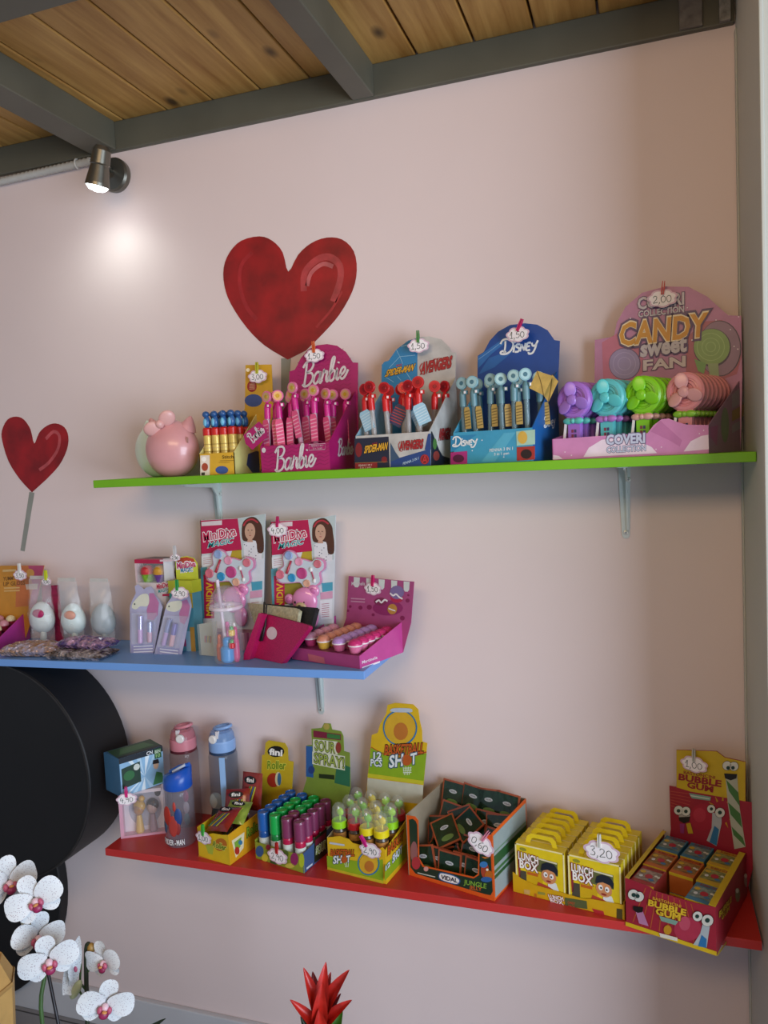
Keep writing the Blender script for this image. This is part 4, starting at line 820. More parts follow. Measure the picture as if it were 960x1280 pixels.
# --- two big make-up cards -------------------------------------------------------------------------
zP = Z(300, 640, 6.4)
def make_up_card(label, sx, sy, teddy=True):
    z = lambda x, y: (300 + x / 6.4 + sx, 640 + y / 6.4 + sy)
    y0 = -.046; pl = Pl((0, y0, 0), (1, 0, 0)); p0 = aty(*z(245, 870), y0); zb_ = zc + .0448
    q = [pl.px(*z(*p)) for p in ((245, 76), (545, 60), (765, 24), (742, 860))]; q = q[:3] + [(q[3][0], zb_), (pl.px(*z(262, 860))[0], zb_)]
    root = thing('make_up_card', label, 'toy pack', (q[4][0], y0, zb_), 'big make-up cards')
    one('card', lambda b: b.prism(pl, q, P('#cfd4da'), t=.0025), root)
    one('side_return', lambda b: b.add([pl.pt(*q[0], 0), pl.pt(*q[4], 0), pl.pt(*q[4], -.018), pl.pt(*q[0], -.018)] + [pl.pt(*q[0], 0) + V((.0015, 0, 0)), pl.pt(*q[4], 0) + V((.0015, 0, 0)), pl.pt(*q[4], -.018) + V((.0015, 0, 0)), pl.pt(*q[0], -.018) + V((.0015, 0, 0))], [(0, 3, 2, 1), (4, 5, 6, 7), (0, 1, 5, 4), (1, 2, 6, 5), (2, 3, 7, 6), (3, 0, 4, 7)], P('#5a9aac')), root)
    def pr(b):
        A = lambda pts, c, l=1: b.pxpoly(pl, [z(*p) for p in pts], P(c), l)
        A(((250, 78), (545, 62), (578, 312), (255, 346)), '#b5174a'); A(((255, 90), (420, 76), (420, 112), (257, 122)), '#d9c9cc', 2)
        A(((500, 320), (574, 310), (580, 420), (470, 430)), '#b39a2a'); A(((255, 362), (345, 350), (345, 436), (258, 446)), '#dfe0e4', 2)
        for k in range(4): A(((272, 378 + 15 * k), (336, 370 + 15 * k), (336, 374 + 15 * k), (272, 382 + 15 * k)), '#c08a92', 3)
        A(((248, 455), (300, 448), (300, 860), (262, 860)), '#5a9aac'); A(((272, 512), (358, 500), (358, 860), (280, 860)), '#b5174a', 2); A(((358, 500), (575, 480), (590, 700), (358, 740)), '#8f8426', 1)
        A(((655, 570), (742, 560), (742, 628), (660, 640)), '#4a9cb4', 2); A(((645, 645), (742, 632), (742, 690), (645, 700)), '#cf9ab4', 2)
        A(((640, 708), (738, 698), (735, 855), (645, 860)), '#dfe3ea', 2)
        for k in range(7): A(((655, 735 + 17 * k), (715, 728 + 17 * k), (715, 732 + 17 * k), (655, 739 + 17 * k)), '#a84a6c', 3)
        # photo of a child with long brown hair: plain shapes
        H_ = smooth_line([(590, 90), (640, 52), (690, 55), (735, 110), (745, 170), (755, 250), (750, 330), (705, 330), (690, 240), (620, 245), (585, 230), (578, 160)], True, 3)
        b.pxpoly(pl, [z(*p) for p in ((548, 62), (764, 26), (752, 380), (585, 400))], P('#b8c2c2'), .6)
        A(((590, 260), (640, 240), (700, 240), (740, 300), (738, 390), (600, 400)), '#d9d6da', 1.5)
        for k in range(16): b.pxell(pl, z(600 + (k * 37) % 130, 270 + (k * 53) % 115), .6, .6, P('#3c3f54'), 3, 8)
        A(H_, '#4f2d1d', 2); b.pxell(pl, z(645, 165), 6.6, 10.5, P('#c59a82'), 3, 20); A(((630, 215), (660, 215), (668, 250), (622, 250)), '#bd907a', 2.8)
        b.pxstroke(pl, [z(*p) for p in ((592, 120), (620, 80), (665, 68), (710, 95))], .004, P('#b0303c'), 4)
        for ex in (632, 660): b.pxell(pl, z(ex, 155), .9, .6, P('#3a2620'), 4, 10)
        b.pxell(pl, z(646, 197), 1.6, .55, P('#a8554e'), 4, 10); b.pxpoly(pl, [z(643, 160), z(651, 182), z(641, 182)], P('#b3866f'), 4)
    one('card_print', pr, root)
    def le(b):
        b.text(pl, 'MiniDiva', z(275, 245), z(535, 195), z(268, 175), P('#c2224c'), 3, P('#efe6e8'), .06, .012)
        b.text(pl, 'MAGIC', z(308, 296), z(505, 256), z(322, 252), P('#1f8f92'), 6, P('#e6eeee'), .05, .012)
    one('card_lettering', le, root)
    one('strip_lettering', lambda b: b.text(pl, 'MINIDIVA', z(345, 840), z(345, 520), z(295, 840), P('#d8b02c'), 3, None, 0, .03), root)
    out = [(400, 300), (450, 318), (475, 360), (530, 372), (590, 388), (630, 362), (690, 388), (692, 450), (655, 485), (662, 560), (600, 602), (530, 605), (492, 562), (420, 566), (330, 562), (298, 500), (330, 450), (360, 420), (352, 340)]
    pal = one('palette', lambda b: [b.prism(pl, [pl.px(*z(*p)) for p in smooth_line(out, True, 3)], plas('#cf86ac'), t=.006, h=.0085, smooth=True)], root)
    one('palette_tray', lambda b: b.prism(pl, [(lambda c, e: (c[0] + (e[0] - c[0]) * .93, c[1] + (e[1] - c[1]) * .92))(pl.px(*z(490, 465)), pl.px(*z(*p))) for p in smooth_line(out, True, 3)], plas('#c3ccd4'), t=.002, h=.0105, smooth=True), root)
    for x, y, r, c in ((405, 342, 31, '#8fa3cc'), (487, 392, 31, '#d992ac'), (635, 410, 31, '#d0707e'), (337, 495, 33, '#cc6a7c'), (430, 520, 31, '#2f8fc0'), (510, 485, 42, '#b8407c'), (550, 565, 28, '#dba58a')):
        c0 = pl.px(*z(x, y)); rr = (V(pl.px(*z(x + r, y))) - V(c0)).length
        one('colour_pan', lambda b: b.lathe(pl.pt(*c0, .0105), [(rr, 0), (rr, .002), (rr * .86, .0035), (rr * .3, .0025)], mat(c, .45, vary=.1), 18, pl.n), root)
    A, B = pl.pt(*pl.px(*z(392, 485)), .0135), pl.pt(*pl.px(*z(428, 385)), .0135)
    one('lip_stick', lambda b: b.tube([A, A.lerp(B, .5), A.lerp(B, .52), B], [.0034, .0034, .0028, .0028], plas('#a8283a'), 10), root)
    A, B = pl.pt(*pl.px(*z(585, 455)), .0125), pl.pt(*pl.px(*z(612, 545)), .0125)
    one('applicator', lambda b: [b.tube([A, B], .0018, plas('#b0405c'), 8), b.ball(A, (.0042, .003, .0058), plas('#e6e2e0'), 12, 8), b.ball(B, (.0042, .003, .0058), plas('#e6e2e0'), 12, 8)], root)
    cb = lambda x, y, h=.012: pl.pt(*pl.px(*z(x, y)), h)
    tm = mat('#d987b4', .18, vary=.03, coat=.5)
    if teddy:
        one('bear_head', lambda b: b.ball(cb(535, 705), (.0325, .012, .033), tm, 22, 14), root)
        for x, y, r in ((408, 690, .0125), (600, 625, .0155)): one('bear_ear', lambda b: [b.ball(cb(x, y, .009), (r, .007, r), tm, 16, 10), b.ball(cb(x, y, .0135), (r * .55, .004, r * .55), plas('#c26a9c'), 14, 8)], root)
        one('bear_snout', lambda b: [b.ball(cb(520, 740, .0225), (.014, .006, .010), plas('#c9b28a'), 14, 9), b.ball(cb(515, 733, .0285), (.0035, .0022, .0026), plas('#4a3a30'), 10, 7)], root)
        for x in (472, 545): one('bear_eye', lambda b: b.ball(cb(x, 708, .0225), (.0026, .002, .003), plas('#1c1618'), 10, 7), root)
        one('bear_body', lambda b: b.ball(cb(590, 835, .012), (.018, .011, .026), tm, 18, 12), root)
make_up_card('big make-up toy card at the left, behind the clear cup', -88, -1.5)
make_up_card('big make-up toy card at the right, beside the cupcake balm display', 0, 0)
# --- small clear case -----------------------------------------------------------------------------
zM = Z(240, 640, 6.733)
pl = Pl((-.985, -.135, zblue(-.985)), (1, -.1, 0), (0, .14, 1)); q = [pl.px(*zM(*p)) for p in ((62, 835), (212, 808), (212, 1102), (82, 1092))]; lift = min(b_ for _, b_ in q)
q = [(a, b_ - lift + .0006) for a, b_ in q]
r = thing('clear_case', 'small clear plastic nail case beside the clear cup', 'case', pl.O)
one('case_back', lambda b: b.prism(pl, q, mat('#c9cdc4', .3, alpha=.8), t=.001), r); one('case_cover', lambda b: b.prism(pl, q, clear('#dfe6e0', .18), t=.007, h=.0085), r, bevel=.0015)
cx, cy = (q[0][0] + q[1][0]) / 2, (q[0][1] + q[2][1]) / 2
for k, c in enumerate(('#c2486c', '#7d5a8c', '#c9a94c', '#5a7a6c', '#b83a3a')): one('nail_sticker', lambda b: b.prism(pl, [(cx - .008 + .0042 * k, cy - .006), (cx - .0055 + .0042 * k, cy - .006), (cx - .0055 + .0042 * k, cy + .010), (cx - .008 + .0042 * k, cy + .010)], P(c), t=.0005, h=.001), r)
# --- clear cup with dome lid ---------------------------------------------------------------------
c = V((-.909, -.178, zblue(-.909))); 
r = thing('drinking_cup', 'clear plastic cup with dome lid and straw, filled with small toys', 'cup', c)
hr = aty(*zM(330, 805), c.y).z - c.z; ht = aty(*zM(300, 620), c.y).z - c.z
one('cup_body', lambda b: b.lathe(c, [(.001, .001), (.031, .001), (.033, .006), (.0345, hr - .01), (.036, hr)], clear('#e4e6ea', .13), 32, caps=False), r)
one('rim', lambda b: b.lathe(c, [(.0362, hr - .003), (.038, hr - .001), (.038, hr + .004), (.036, hr + .006)], mat('#e6d9e2', .15, alpha=.65), 32, caps=False), r)
one('dome_lid', lambda b: b.lathe(c, [(.0365, hr + .005), (.036, hr + .014), (.031, hr + (ht - hr) * .62), (.021, hr + (ht - hr) * .9), (.008, ht), (.0075, ht)], clear('#c4b4c4', .32), 32, caps=False), r)
one('straw', lambda b: b.tube([c + V((-.004, 0, .012)), c + V((-.012, -.002, hr)), c + V((-.0165, -.003, ht + .014))], .0042, mat('#e2d2de', .2, alpha=.8), 10), r)
ins = [('blue toy bottle inside the clear cup', '#2a86c8', (.004, -.012), .0155, .058, .008), ('pink lip gloss tube inside the clear cup', '#d96aa8', (-.006, .010), .009, .088, .002), ('magenta lip gloss tube inside the clear cup', '#c2206c', (.021, -.002), .008, .080, .002), ('orange lip gloss tube inside the clear cup', '#d0643c', (-.022, .000), .008, .06, .002), ('white lip gloss tube inside the clear cup', '#e2e0dc', (.012, .010), .006, .086, .002), ('yellow pineapple-shaped toy near the top of the clear cup', '#d9b23a', (.020, -.016), .0075, .022, .062), ('red strawberry-shaped toy inside the clear cup', '#c22a34', (.0205, -.0185), .0075, .02, .034)]
for lab, hcol, (dx, dy), rr, hh, z1 in ins:
    q0 = c + V((dx, dy, .0015 + z1 * 0)); q0.z = c.z + .002 + (z1 if z1 > .01 else 0)
    g = thing('toy_trinket', lab, 'toy', q0, 'trinkets in the clear cup')
    one('body', lambda b: b.lathe(q0, [(rr * .7, 0), (rr, hh * .1), (rr, hh * .55), (rr * .75, hh * .65)], plas(hcol, .2), 14), g)
    one('cap', lambda b: b.lathe(q0, [(rr * .6, hh * .65), (rr * .6, hh * .92), (rr * .4, hh)], plas('#3f9a4a' if z1 > .01 else hcol, .2), 12), g)
# --- pouches -------------------------------------------------------------------------------------------
GL = mat('#b01a58', .35, vary=.25, scale=500, metal=.15)
def pouch(label, pl, pts, m, t, h=0, extra=None):
    q = [pl.px(*zP(*p)) for p in pts]
    cx = sum(a for a, _ in q) / len(q); cy = sum(b_ for _, b_ in q) / len(q); lo = min(range(len(q)), key=lambda i: pl.pt(*q[i]).z)
    root = thing('pouch', label, 'pouch', pl.pt(*q[lo], h), 'small zip pouches')
    one('pouch_body', lambda b: b.prism(pl, smooth_line([p for p in q for _ in (0,)], True, 1), m, t=t, h=h), root, bevel=min(.004, t * .35))
    top = sorted(range(len(q)), key=lambda i: -q[i][1])[:2]
    A, B = q[top[0]], q[top[1]]
    one('zip', lambda b: b.tube([pl.pt(*A, h - t / 2), pl.pt(*B, h - t / 2)], .0017, mat('#6a1438' if m is GL else '#2a2a2a', .4), 6), root)
    return root
zp = zblue(-.82)
pB = onz(*zP(335, 1212), zp); pA = onz(*zP(95, 1160), zp)
ub = (pB - pA); ub.z = 0
pM = Pl((pA + pB) / 2 + V((0, -.004, 0)), ub, (0, .42, 1))
pouch('magenta glitter zip pouch lying tilted at the front', pM, ((215, 818), (548, 905), (552, 925), (335, 1214), (92, 1160)), GL, .012)
one('logo_patch', lambda b: b.pxell(pM, zP(255, 970), 6.5, 8, P('#d8c9d2'), 1), bpy.data.objects['pouch'])
pS = Pl(onz(*zP(40, 1182), zp) + V((0, -.0, 0)), (.5, -.86, 0), (.2, .34, 1)); 
pS2 = Pl(onz(*zP(40, 1182), zp), (1, -.1, 0), (.0, .25, 1))
pouch('magenta zip pouch seen edge-on beside the clear cup', pS2, ((150, 808), (182, 812), (78, 1180), (28, 1184), (30, 1140)), GL, .02)
pC = pM.off(-.020); pouch('cream quilted zip pouch behind the magenta pouch', pC, ((62, 728), (205, 742), (450, 770), (472, 790), (455, 885), (400, 1050), (150, 1000)), mat('#b9b294', .5, vary=.2, scale=150, bump=.4, bscale=160), .010)
pK = pM.off(-.038); pouch('black ribbed zip pouch behind the cream one', pK, ((195, 735), (608, 768), (570, 915), (470, 1060), (200, 1000)), mat('#1b1a1d', .55, vary=.2, bump=.5, bscale=120), .012)
one('wrist_strap', lambda b: b.tube([pM.pt(*pM.px(*zP(x, y)), .004) for x, y in ((205, 722), (200, 830), (192, 940), (172, 1035), (186, 1030), (214, 900), (222, 740))], .0022, mat('#161416', .5), 6), bpy.data.objects['pouch.003'])
# --- cupcake balm display -------------------------------------------------------------------------------
zK = Z(360, 705, 5.647)
d = Disp('balm_display', 'pink open display tray of cupcake balms with a striped header', (-.764, -.150), (.184, -.054), (.050, .146), zblue(-.66) + .0006)
BP_ = P('#bb3c86'); d.bottom(BP_); d.panel('front_panel', d.front, [(0, .0003), (d.w, .0003), (d.w, .028), (0, .028)], P('#99386e')); d.sides(.028, .070, P('#c0448f'))
d.panel('header_card', d.back, [(0, .0003), (d.w, .0003)] + [d.back.px(*zK(*p)) for p in ((868, 415), (890, 125), (428, 85), (412, 380))], P('#a5487a'))
one('insert_tray', lambda b: b.add([d.at(x, y, h) for k in (0, 1) for x, y in ((.012, .012), (.988, .012), (.988, .97), (.012, .97)) for h in ([.0022] if k == 0 else [.0265 + .006 * y])], [(3, 2, 1, 0), (4, 5, 6, 7), (0, 1, 5, 4), (1, 2, 6, 5), (2, 3, 7, 6), (3, 0, 4, 7)], P('#7c2a5c')), d.root)
def f(b):
    pl = d.back
    for k in range(5):
        x0, x1 = 465 + 88 * k, 508 + 88 * k; yy = 88 + (x0 - 428) * .087
        b.pxpoly(pl, [zK(*p) for p in ((x0, yy), (x1, yy + 4), (x1 - 4, yy + 60), (x1 - 15, yy + 74), (x0 + 8, yy + 72), (x0, yy + 58))], P('#cfd6d2'), 1)
    b.pxell(pl, zK(705, 310), 19, 9.5, P('#8c2a62'), 1); b.pxell(pl, zK(770, 200), 9, 8.5, P('#7d6a9a'), 2); b.pxell(pl, zK(655, 265), 8, 5, P('#7c2a50'), 2); b.pxell(pl, zK(738, 318), 6, 6.5, P('#b8843c'), 3); b.pxell(pl, zK(770, 240), 8, 6, P('#b0284c'), 1.5)
    b.pxstroke(pl, [zK(*p) for p in ((622, 268), (645, 255), (660, 272), (685, 252), (705, 262))], .004, P('#e4dfe2'), 4); b.pxstroke(pl, [zK(*p) for p in ((722, 205), (745, 222), (765, 212), (790, 235), (812, 245))], .004, P('#e4dfe2'), 4); b.pxstroke(pl, [zK(*p) for p in ((712, 312), (735, 322), (760, 330))], .003, P('#e4dfe2'), 4)
    b.text(pl, 'Martinelia', zK(450, 150), zK(545, 150), zK(450, 125), P('#e2d6dc'), 2); [b.pxpoly(pl, [zK(445, y), zK(545, y + 6), zK(545, y + 15), zK(445, y + 9)], P('#c48aa8'), 2) for y in (238, 258)]
    for x, y, rr in ((512, 308, 2.6), (575, 305, 3.2), (602, 358, 2), (845, 258, 2.6), (808, 382, 3), (440, 300, 1.8), (425, 330, 1.5), (850, 220, 1.4)): b.pxell(pl, zK(x, y), rr, rr, P('#7f2250'), 1, 10)
d.prints(f, 'header_print')
def f(b):
    b.text(d.side, 'Martinelia', zK(522, 706), zK(630, 668), zK(522, 684), P('#eee2ea'), 1); b.pxpoly(d.side, [zK(522, 728), zK(648, 684), zK(648, 696), zK(522, 741)], P('#eee2ea'), 1)
d.prints(f, 'side_lettering')
d.prints(lambda b: b.pxpoly(d.front, [zK(*p) for p in ((140, 632), (255, 660), (262, 705), (148, 680))], P('#b05a66'), 1), 'front_print')
rowc = [('pale pink', '#cf8fa8', '#b03a6c', 4), ('peach', '#d08872', '#c9a040', 6), ('lilac', '#b68bcc', '#b85a7c', 6), ('magenta', '#c72a72', '#d9749c', 6)]
for i, (nm, top, cup, cnt) in enumerate(rowc):
    pr = cupcake('lip_balm', 'lip balm', cup, top, .0165, .031, '#e8dde0'); s_ = {}
    for k in range(cnt):
        bb = (.20, .15, .14, .13)[i] + .145 * k * (1.15 if i == 0 else 1); place(pr, s_, d.at(.14 + .235 * i + .02, bb, .0268 + .006 * bb), f'{nm} cupcake lip balm, {ORD[k]} from the front of its row', 'cupcake lip balms', (0, 0, random.uniform(0, 6)))
# tags of the blue shelf
price_tag(25, 719, -.085, '3,50', '#dcdcd6', 'cloud price tag 3,50 with a white clothespin on the lip gloss display', wd=.046)
price_tag(58, 727, -.106, '3,50', '#c3cc1e', 'small round grey price tag with a yellow clothespin on the first bagged toy', wd=.032)
price_tag(219, 697, -.094, '2,50', '#d2d0d0', 'price tag on top of the toy cupcake window box', wd=.03)
price_tag(*zU(638, 470), -.149, '2,90', '#2f9a4c', 'cloud price tag 2,90 with a green clothespin on the leaning unicorn pack', wd=.05, clip_dx=-.006)
price_tag(347, 662.5, -.052, '4,00', '#c2185f', 'cloud price tag 4,00 with a magenta clothespin on the right make-up card', wd=.055, clip_rot=-.08)
price_tag(466, 736, d.back.pt(*d.back.px(466, 736), .003).y, '1,50', '#c2185f', 'cloud price tag 1,50 with a magenta clothespin on the cupcake balm display', u=(.96, -.28, 0), wd=.05, clip_rot=-.1)
# ------------------------------------------------------------------ RED SHELF
zN = Z(135, 925, 7.68); ZR0 = ZR + .0003
def solid(d, x0, x1, y0, y1, h0, h1): return [d.at(x, y, h) for h in (h0, h1) for x, y in ((x0, y0), (x1, y0), (x1, y1), (x0, y1))], [(3, 2, 1, 0), (4, 5, 6, 7), (0, 1, 5, 4), (1, 2, 6, 5), (2, 3, 7, 6), (3, 0, 4, 7)]
# --- doll box below, green and white box on top of it
d = Disp('doll_box', 'white and pale pink window box with two small figures', (-1.250, -.171), (.095, .052), (-.036, .064), ZR0, 'toy box', None)
WB = P('#d9cdd2'); PKE = P('#d3a0b4'); H = .118
one('box_body', lambda b: b.add(*solid(d, 0, 1, .3, 1, 0, H), WB), d.root)
one('base_ledge', lambda b: b.add(*solid(d, 0, 1, 0, .3, 0, .006), PKE), d.root); one('left_post', lambda b: b.add(*solid(d, 0, .08, 0, .3, .006, H), PKE), d.root); one('top_rail', lambda b: b.add(*solid(d, 0, .95, 0, .3, H - .008, H), WB), d.root)
one('back_print', lambda b: [b.ell(Pl(d.at(0, .3, 0), d.U), (d.w * .55, .062), .04, .046, P('#a9a4b0'), 1, 24), b.ell(Pl(d.at(0, .3, 0), d.U), (d.w * .85, .10), .008, .012, P('#2a2426'), 2, 10)], d.root)
for a, hair, skin, dress in ((.42, '#c99a3a', '#a87848', '#c9a04a'), (.72, '#2a2228', '#b59a94', '#8f7078')):
    p = d.at(a, .16, .006); g = thing('figurine', ('golden' if a < .5 else 'dark-haired') + ' small figurine inside the white window box', 'figurine', p, 'figurines in the white box')
    one('dress', lambda b: b.lathe(p, [(.009, 0), (.011, .004), (.008, .03), (.006, .045)], plas(dress), 14), g)
    one('head', lambda b: b.ball(p + V((0, 0, .060)), (.014, .011, .016), plas(skin), 16, 11), g)
    one('hair', lambda b: [b.ball(p + V((0, .003, .066)), (.0165, .012, .016), plas(hair), 16, 11)] + ([b.ball(p + V((.009, .002, .086)), .008, plas(hair), 12, 8)] if a < .5 else []), g)
one('window', lambda b: b.prism(d.front, [(d.w * .08, .006), (d.w, .006), (d.w, H - .008), (d.w * .08, H - .008)], clear('#eceef0', .08), t=.0006), d.root)
q = [onz(*zN(*p), .806) for p in ((98, 236), (525, 106), (378, 48))]
U2 = q[1] - q[0]; D2 = q[2] - q[1]
d = Disp('toy_box', 'green, blue and white toy box on top of the window box', (q[0].x - .022, q[0].y + .030), (U2.x * 1.0, U2.y * 1.0), (D2.x * 1.05, D2.y * 1.05), ZR0 + H + .0006, 'toy box', None)
HB = .806 - d.z
one('box_body', lambda b: b.add(*solid(d, 0, 1, 0, 1, 0, HB), P('#3c6a8e')), d.root, bevel=.0012)
def f(b):
    F = d.front; w, h = d.w, HB
    b.flat(F, [(0.001, .001), (w, .001), (w, h), (.001, h)], P('#8db8d8'), .6)
    for k, c in enumerate(('#d6e6ee', '#b4d4e8', '#dbe9f0', '#a9cce4')): b.flat(F, [(w * .55, h * .35), (w * (.1 + .25 * k), h), (w * (.22 + .25 * k), h)], P(c), 1); b.flat(F, [(w * .55, h * .35), (w * (.05 + .2 * k), 0.001), (w * (.15 + .2 * k), .001)], P(c), 1)
    b.flat(F, [(0, h * .86), (w, h * .86), (w, h), (0, h)], P('#16202a'), 2)
    b.flat(F, [(w * .04, h * .2), (w * .46, h * .25), (w * .46, h * .78), (w * .04, h * .72)], P('#1f3a2c'), 2); b.ell(F, (w * .38, h * .66), .008, .008, P('#cfd6cc'), 3); b.ell(F, (w * .2, h * .5), .014, .012, P('#2f6a3c'), 3)
    b.flat(F, [(w * .8, h * .72), (w * .96, h * .72), (w * .96, h * .97), (w * .8, h * .97)], P('#2c5a34'), 3); b.text_at(F, 'BEN', (w * .815, h * .86), (w * .94, h * .86), (w * .815, h * .94), P('#d8e8d0'), 4); b.text_at(F, '10', (w * .83, h * .745), (w * .93, h * .745), (w * .83, h * .84), P('#a9d48c'), 4); b.text_at(F, 'CN', (w * .62, h * .88), (w * .76, h * .88), (w * .62, h * .97), P('#eef2f2'), 4)
    b.flat(F, [(w * .72, h * .05), (w * .98, h * .05), (w * .95, h * .3), (w * .82, h * .38)], P('#3d7a4c'), 3); b.ell(F, (w * .82, h * .55), .007, .010, P('#c9a88c'), 3)
    b.flat(F, [(w * .74, h * .6), (w * .9, h * .58), (w * .88, h * .7), (w * .76, h * .7)], P('#231c1a'), 4)
d.prints(f, 'front_print')
T = Pl(d.at(0, 0, HB), d.U, d.D)
d.prints(lambda b: [b.flat(T, [(0, 0), (d.w, 0), (d.w, d.d * .95), (0, d.d * .95)], P('#2c5230'), 1), b.flat(T, [(0, 0), (d.w, 0), (d.w, d.d * .14), (0, d.d * .14)], P('#161c20'), 2), b.flat(T, [(d.w * .1, d.d * .3), (d.w * .9, d.d * .3), (d.w * .8, d.d * .8), (d.w * .25, d.d * .8)], P('#4c7a48'), 2)], 'top_print')
# --- bottles --------------------------------------------------------------------
def flip_bottle(label, x, y, h, cap, glass, strap, button_x):
    c = V((x, y, ZR)); r = thing('water_bottle', label, 'bottle', c, 'flip-lid water bottles'); hb = h * .70; R_ = .0365
    one('bottle_body', lambda b: b.lathe(c, [(.001, .001), (R_ * .94, .001), (R_, .006), (R_, hb - .006), (R_ * .95, hb), (R_ * .86, hb + .004)], clear(glass, .34), 28, caps=False), r)
    one('gasket', lambda b: b.lathe(c, [(R_ * .9, hb + .002), (R_ * .93, hb + .003), (R_ * .93, hb + .008), (R_ * .9, hb + .009)], plas('#5a1f28' if cap == '#cc7f8a' else '#2c3f5a'), 28, caps=False), r)
    one('lid_band', lambda b: b.lathe(c, [(R_ * .90, hb + .008), (R_ * .92, hb + .012), (R_ * .92, hb + .032), (R_ * .88, hb + .036), (R_ * .5, hb + .037)], plas(cap), 28), r)
    one('lid_dome', lambda b: b.lathe(c, [(R_ * .88, hb + .036), (R_ * .86, hb + .044), (R_ * .74, hb + .056), (R_ * .55, hb + .060)], mat(cap, .15, alpha=.6), 28), r)
    one('carry_ring', lambda b: b.tube([c + V((.022 * math.cos(t) + .004, .016 * math.sin(t), hb + .066 + .004 * math.cos(t))) for t in [2 * math.pi * k / 22 for k in range(23)]], .0042, plas(cap), 8), r)
    bt = one('button', lambda b: b.lathe(c + V((button_x, -R_ * .84, hb + .044)), [(.0108, 0), (.0108, .005), (.0085, .007)], plas('#e2ded8'), 18, (button_x * 12, -1, 0)), r)
    one('hinge', lambda b: b.box(c + V((.004, -R_ * .72, hb + .054)), (.007, .008, .018), plas('#dcd6d6')), r)
    if strap: one('strap', lambda b: b.prism(Pl(c + V((.016, -R_ * .94, 0)), (1, .3, 0)), [(-.006, .015), (.008, .015), (.008, hb), (-.006, hb)], plas(strap), t=.002, h=.001), r)
    return r, c, hb, R_
x = aty(231, 960, -.052).x; h = aty(230, 900, -.052).z - ZR
r, c, hb, R_ = flip_bottle('clear water bottle with a pink flip lid behind the blue-lidded one', x, -.052, h, '#cc7f8a', '#8c6c68', None, .014)
one('bottle_print', lambda b: [b.ball(c + V((.018, -R_ * .86, .085 - .03 * k)), (.009, .004, .016), P(hh), 12, 8) for k, hh in enumerate(('#c05a70', '#d8c9d0', '#5f8a8c'))], r)
x = aty(281, 960, -.042).x - .003; h = aty(278, 901, -.042).z - ZR
r, c, hb, R_ = flip_bottle('clear water bottle with a pale blue flip lid and strap', x, -.042, h, '#86a9d8', '#4f6074', '#8fb4dc', -.006)
one('bottle_print', lambda b: [b.ball(c + V((-.008, -R_ * .84, .075)), (.020, .006, .022), P('#a9b0ac'), 16, 10), b.ball(c + V((-.008, -R_ * .84, .035)), (.017, .006, .026), P('#26332e'), 16, 10)], r)
c = onz(227, 1052, ZR); c.z = ZR; zW = Z(195, 890, 7.527)
r = thing('water_bottle', 'short clear bottle with a slanted blue spout lid', 'bottle', c); hb = aty(*zW(215, 700), c.y).z - ZR; R_ = .0365
one('bottle_body', lambda b: b.lathe(c, [(.001, .001), (R_ * .92, .001), (R_, .007), (R_, hb - .012), (R_ * .96, hb - .004), (R_ * .86, hb)], clear('#9c9eac', .24), 30, caps=False), r)
def lid(b):
    n = 28; lv = [(0, .93, 0), (.002, .96, 0), (.016, .95, 0), (.026, .90, 1), (.027, .55, 1)]; vs = []; M_ = plas('#1d55b8', .3)
    for z_, k, sl in lv:
        for i in range(n):
            t = 2 * math.pi * i / n; xx = R_ * k * math.cos(t); vs.append(c + V((xx * (1.12 if sl and xx > 0 else 1), R_ * k * math.sin(t), hb + z_ + sl * (xx + R_) * .38)))
    b.add(vs, [(j * n + i, j * n + (i + 1) % n, (j + 1) * n + (i + 1) % n, (j + 1) * n + i) for j in range(len(lv) - 1) for i in range(n)], M_, True); b.add(vs[-n:], [list(range(n))], M_)
one('lid', lid, r)
A = c + V((-.016, -.004, hb + .036)); B = c + V((.034, .004, hb + .056))
sp = one('spout', lambda b: b.tube([A, A.lerp(B, .5) + V((0, 0, .004)), B], [.0052, .0048, .0058], plas('#2a63c4', .3), 10), r); one('mouthpiece', lambda b: b.tube([A + V((.012, -.007, .004)), B + V((-.008, -.006, .001))], .0036, plas('#c9d0da'), 8), r)
def f(b):
    for (ax, z_, rx, rz, hh) in ((-.30, .080, .013, .024, '#b4301f'), (-.62, .052, .008, .018, '#24506c'), (.12, .056, .012, .026, '#a83a32'), (.50, .078, .009, .022, '#1f3f7c'), (.42, .052, .007, .018, '#8c2c2c'), (.28, .104, .004, .012, '#b03a30')):
        p = c + V((R_ * math.sin(ax), -R_ * math.cos(ax), z_)); b.ball(p, (rx, .0016, rz), P(hh), 12, 8, rot=M.Rotation(ax, 3, 'Z'))
one('bottle_print', f, r)
def f(b):
    s = 'SPIDER-MAN'; n = len(s)
    for i, ch in enumerate(s):
        ax = -.78 + 1.5 * i / (n - 1); u = V((math.cos(ax), math.sin(ax), 0)); pl = Pl(c + V((R_ * math.sin(ax), -R_ * math.cos(ax), .010)) + V((math.sin(ax), -math.cos(ax), 0)) * .0012, u)
        wd = .0062 if ch != '-' else .003; b.text_at(pl, ch, (-wd * .5, 0), (wd * .5, 0), (-wd * .5, .013), P('#dcdcdc'), 1, P('#3a3a44'), .05, .03)
one('bottle_lettering', f, r)
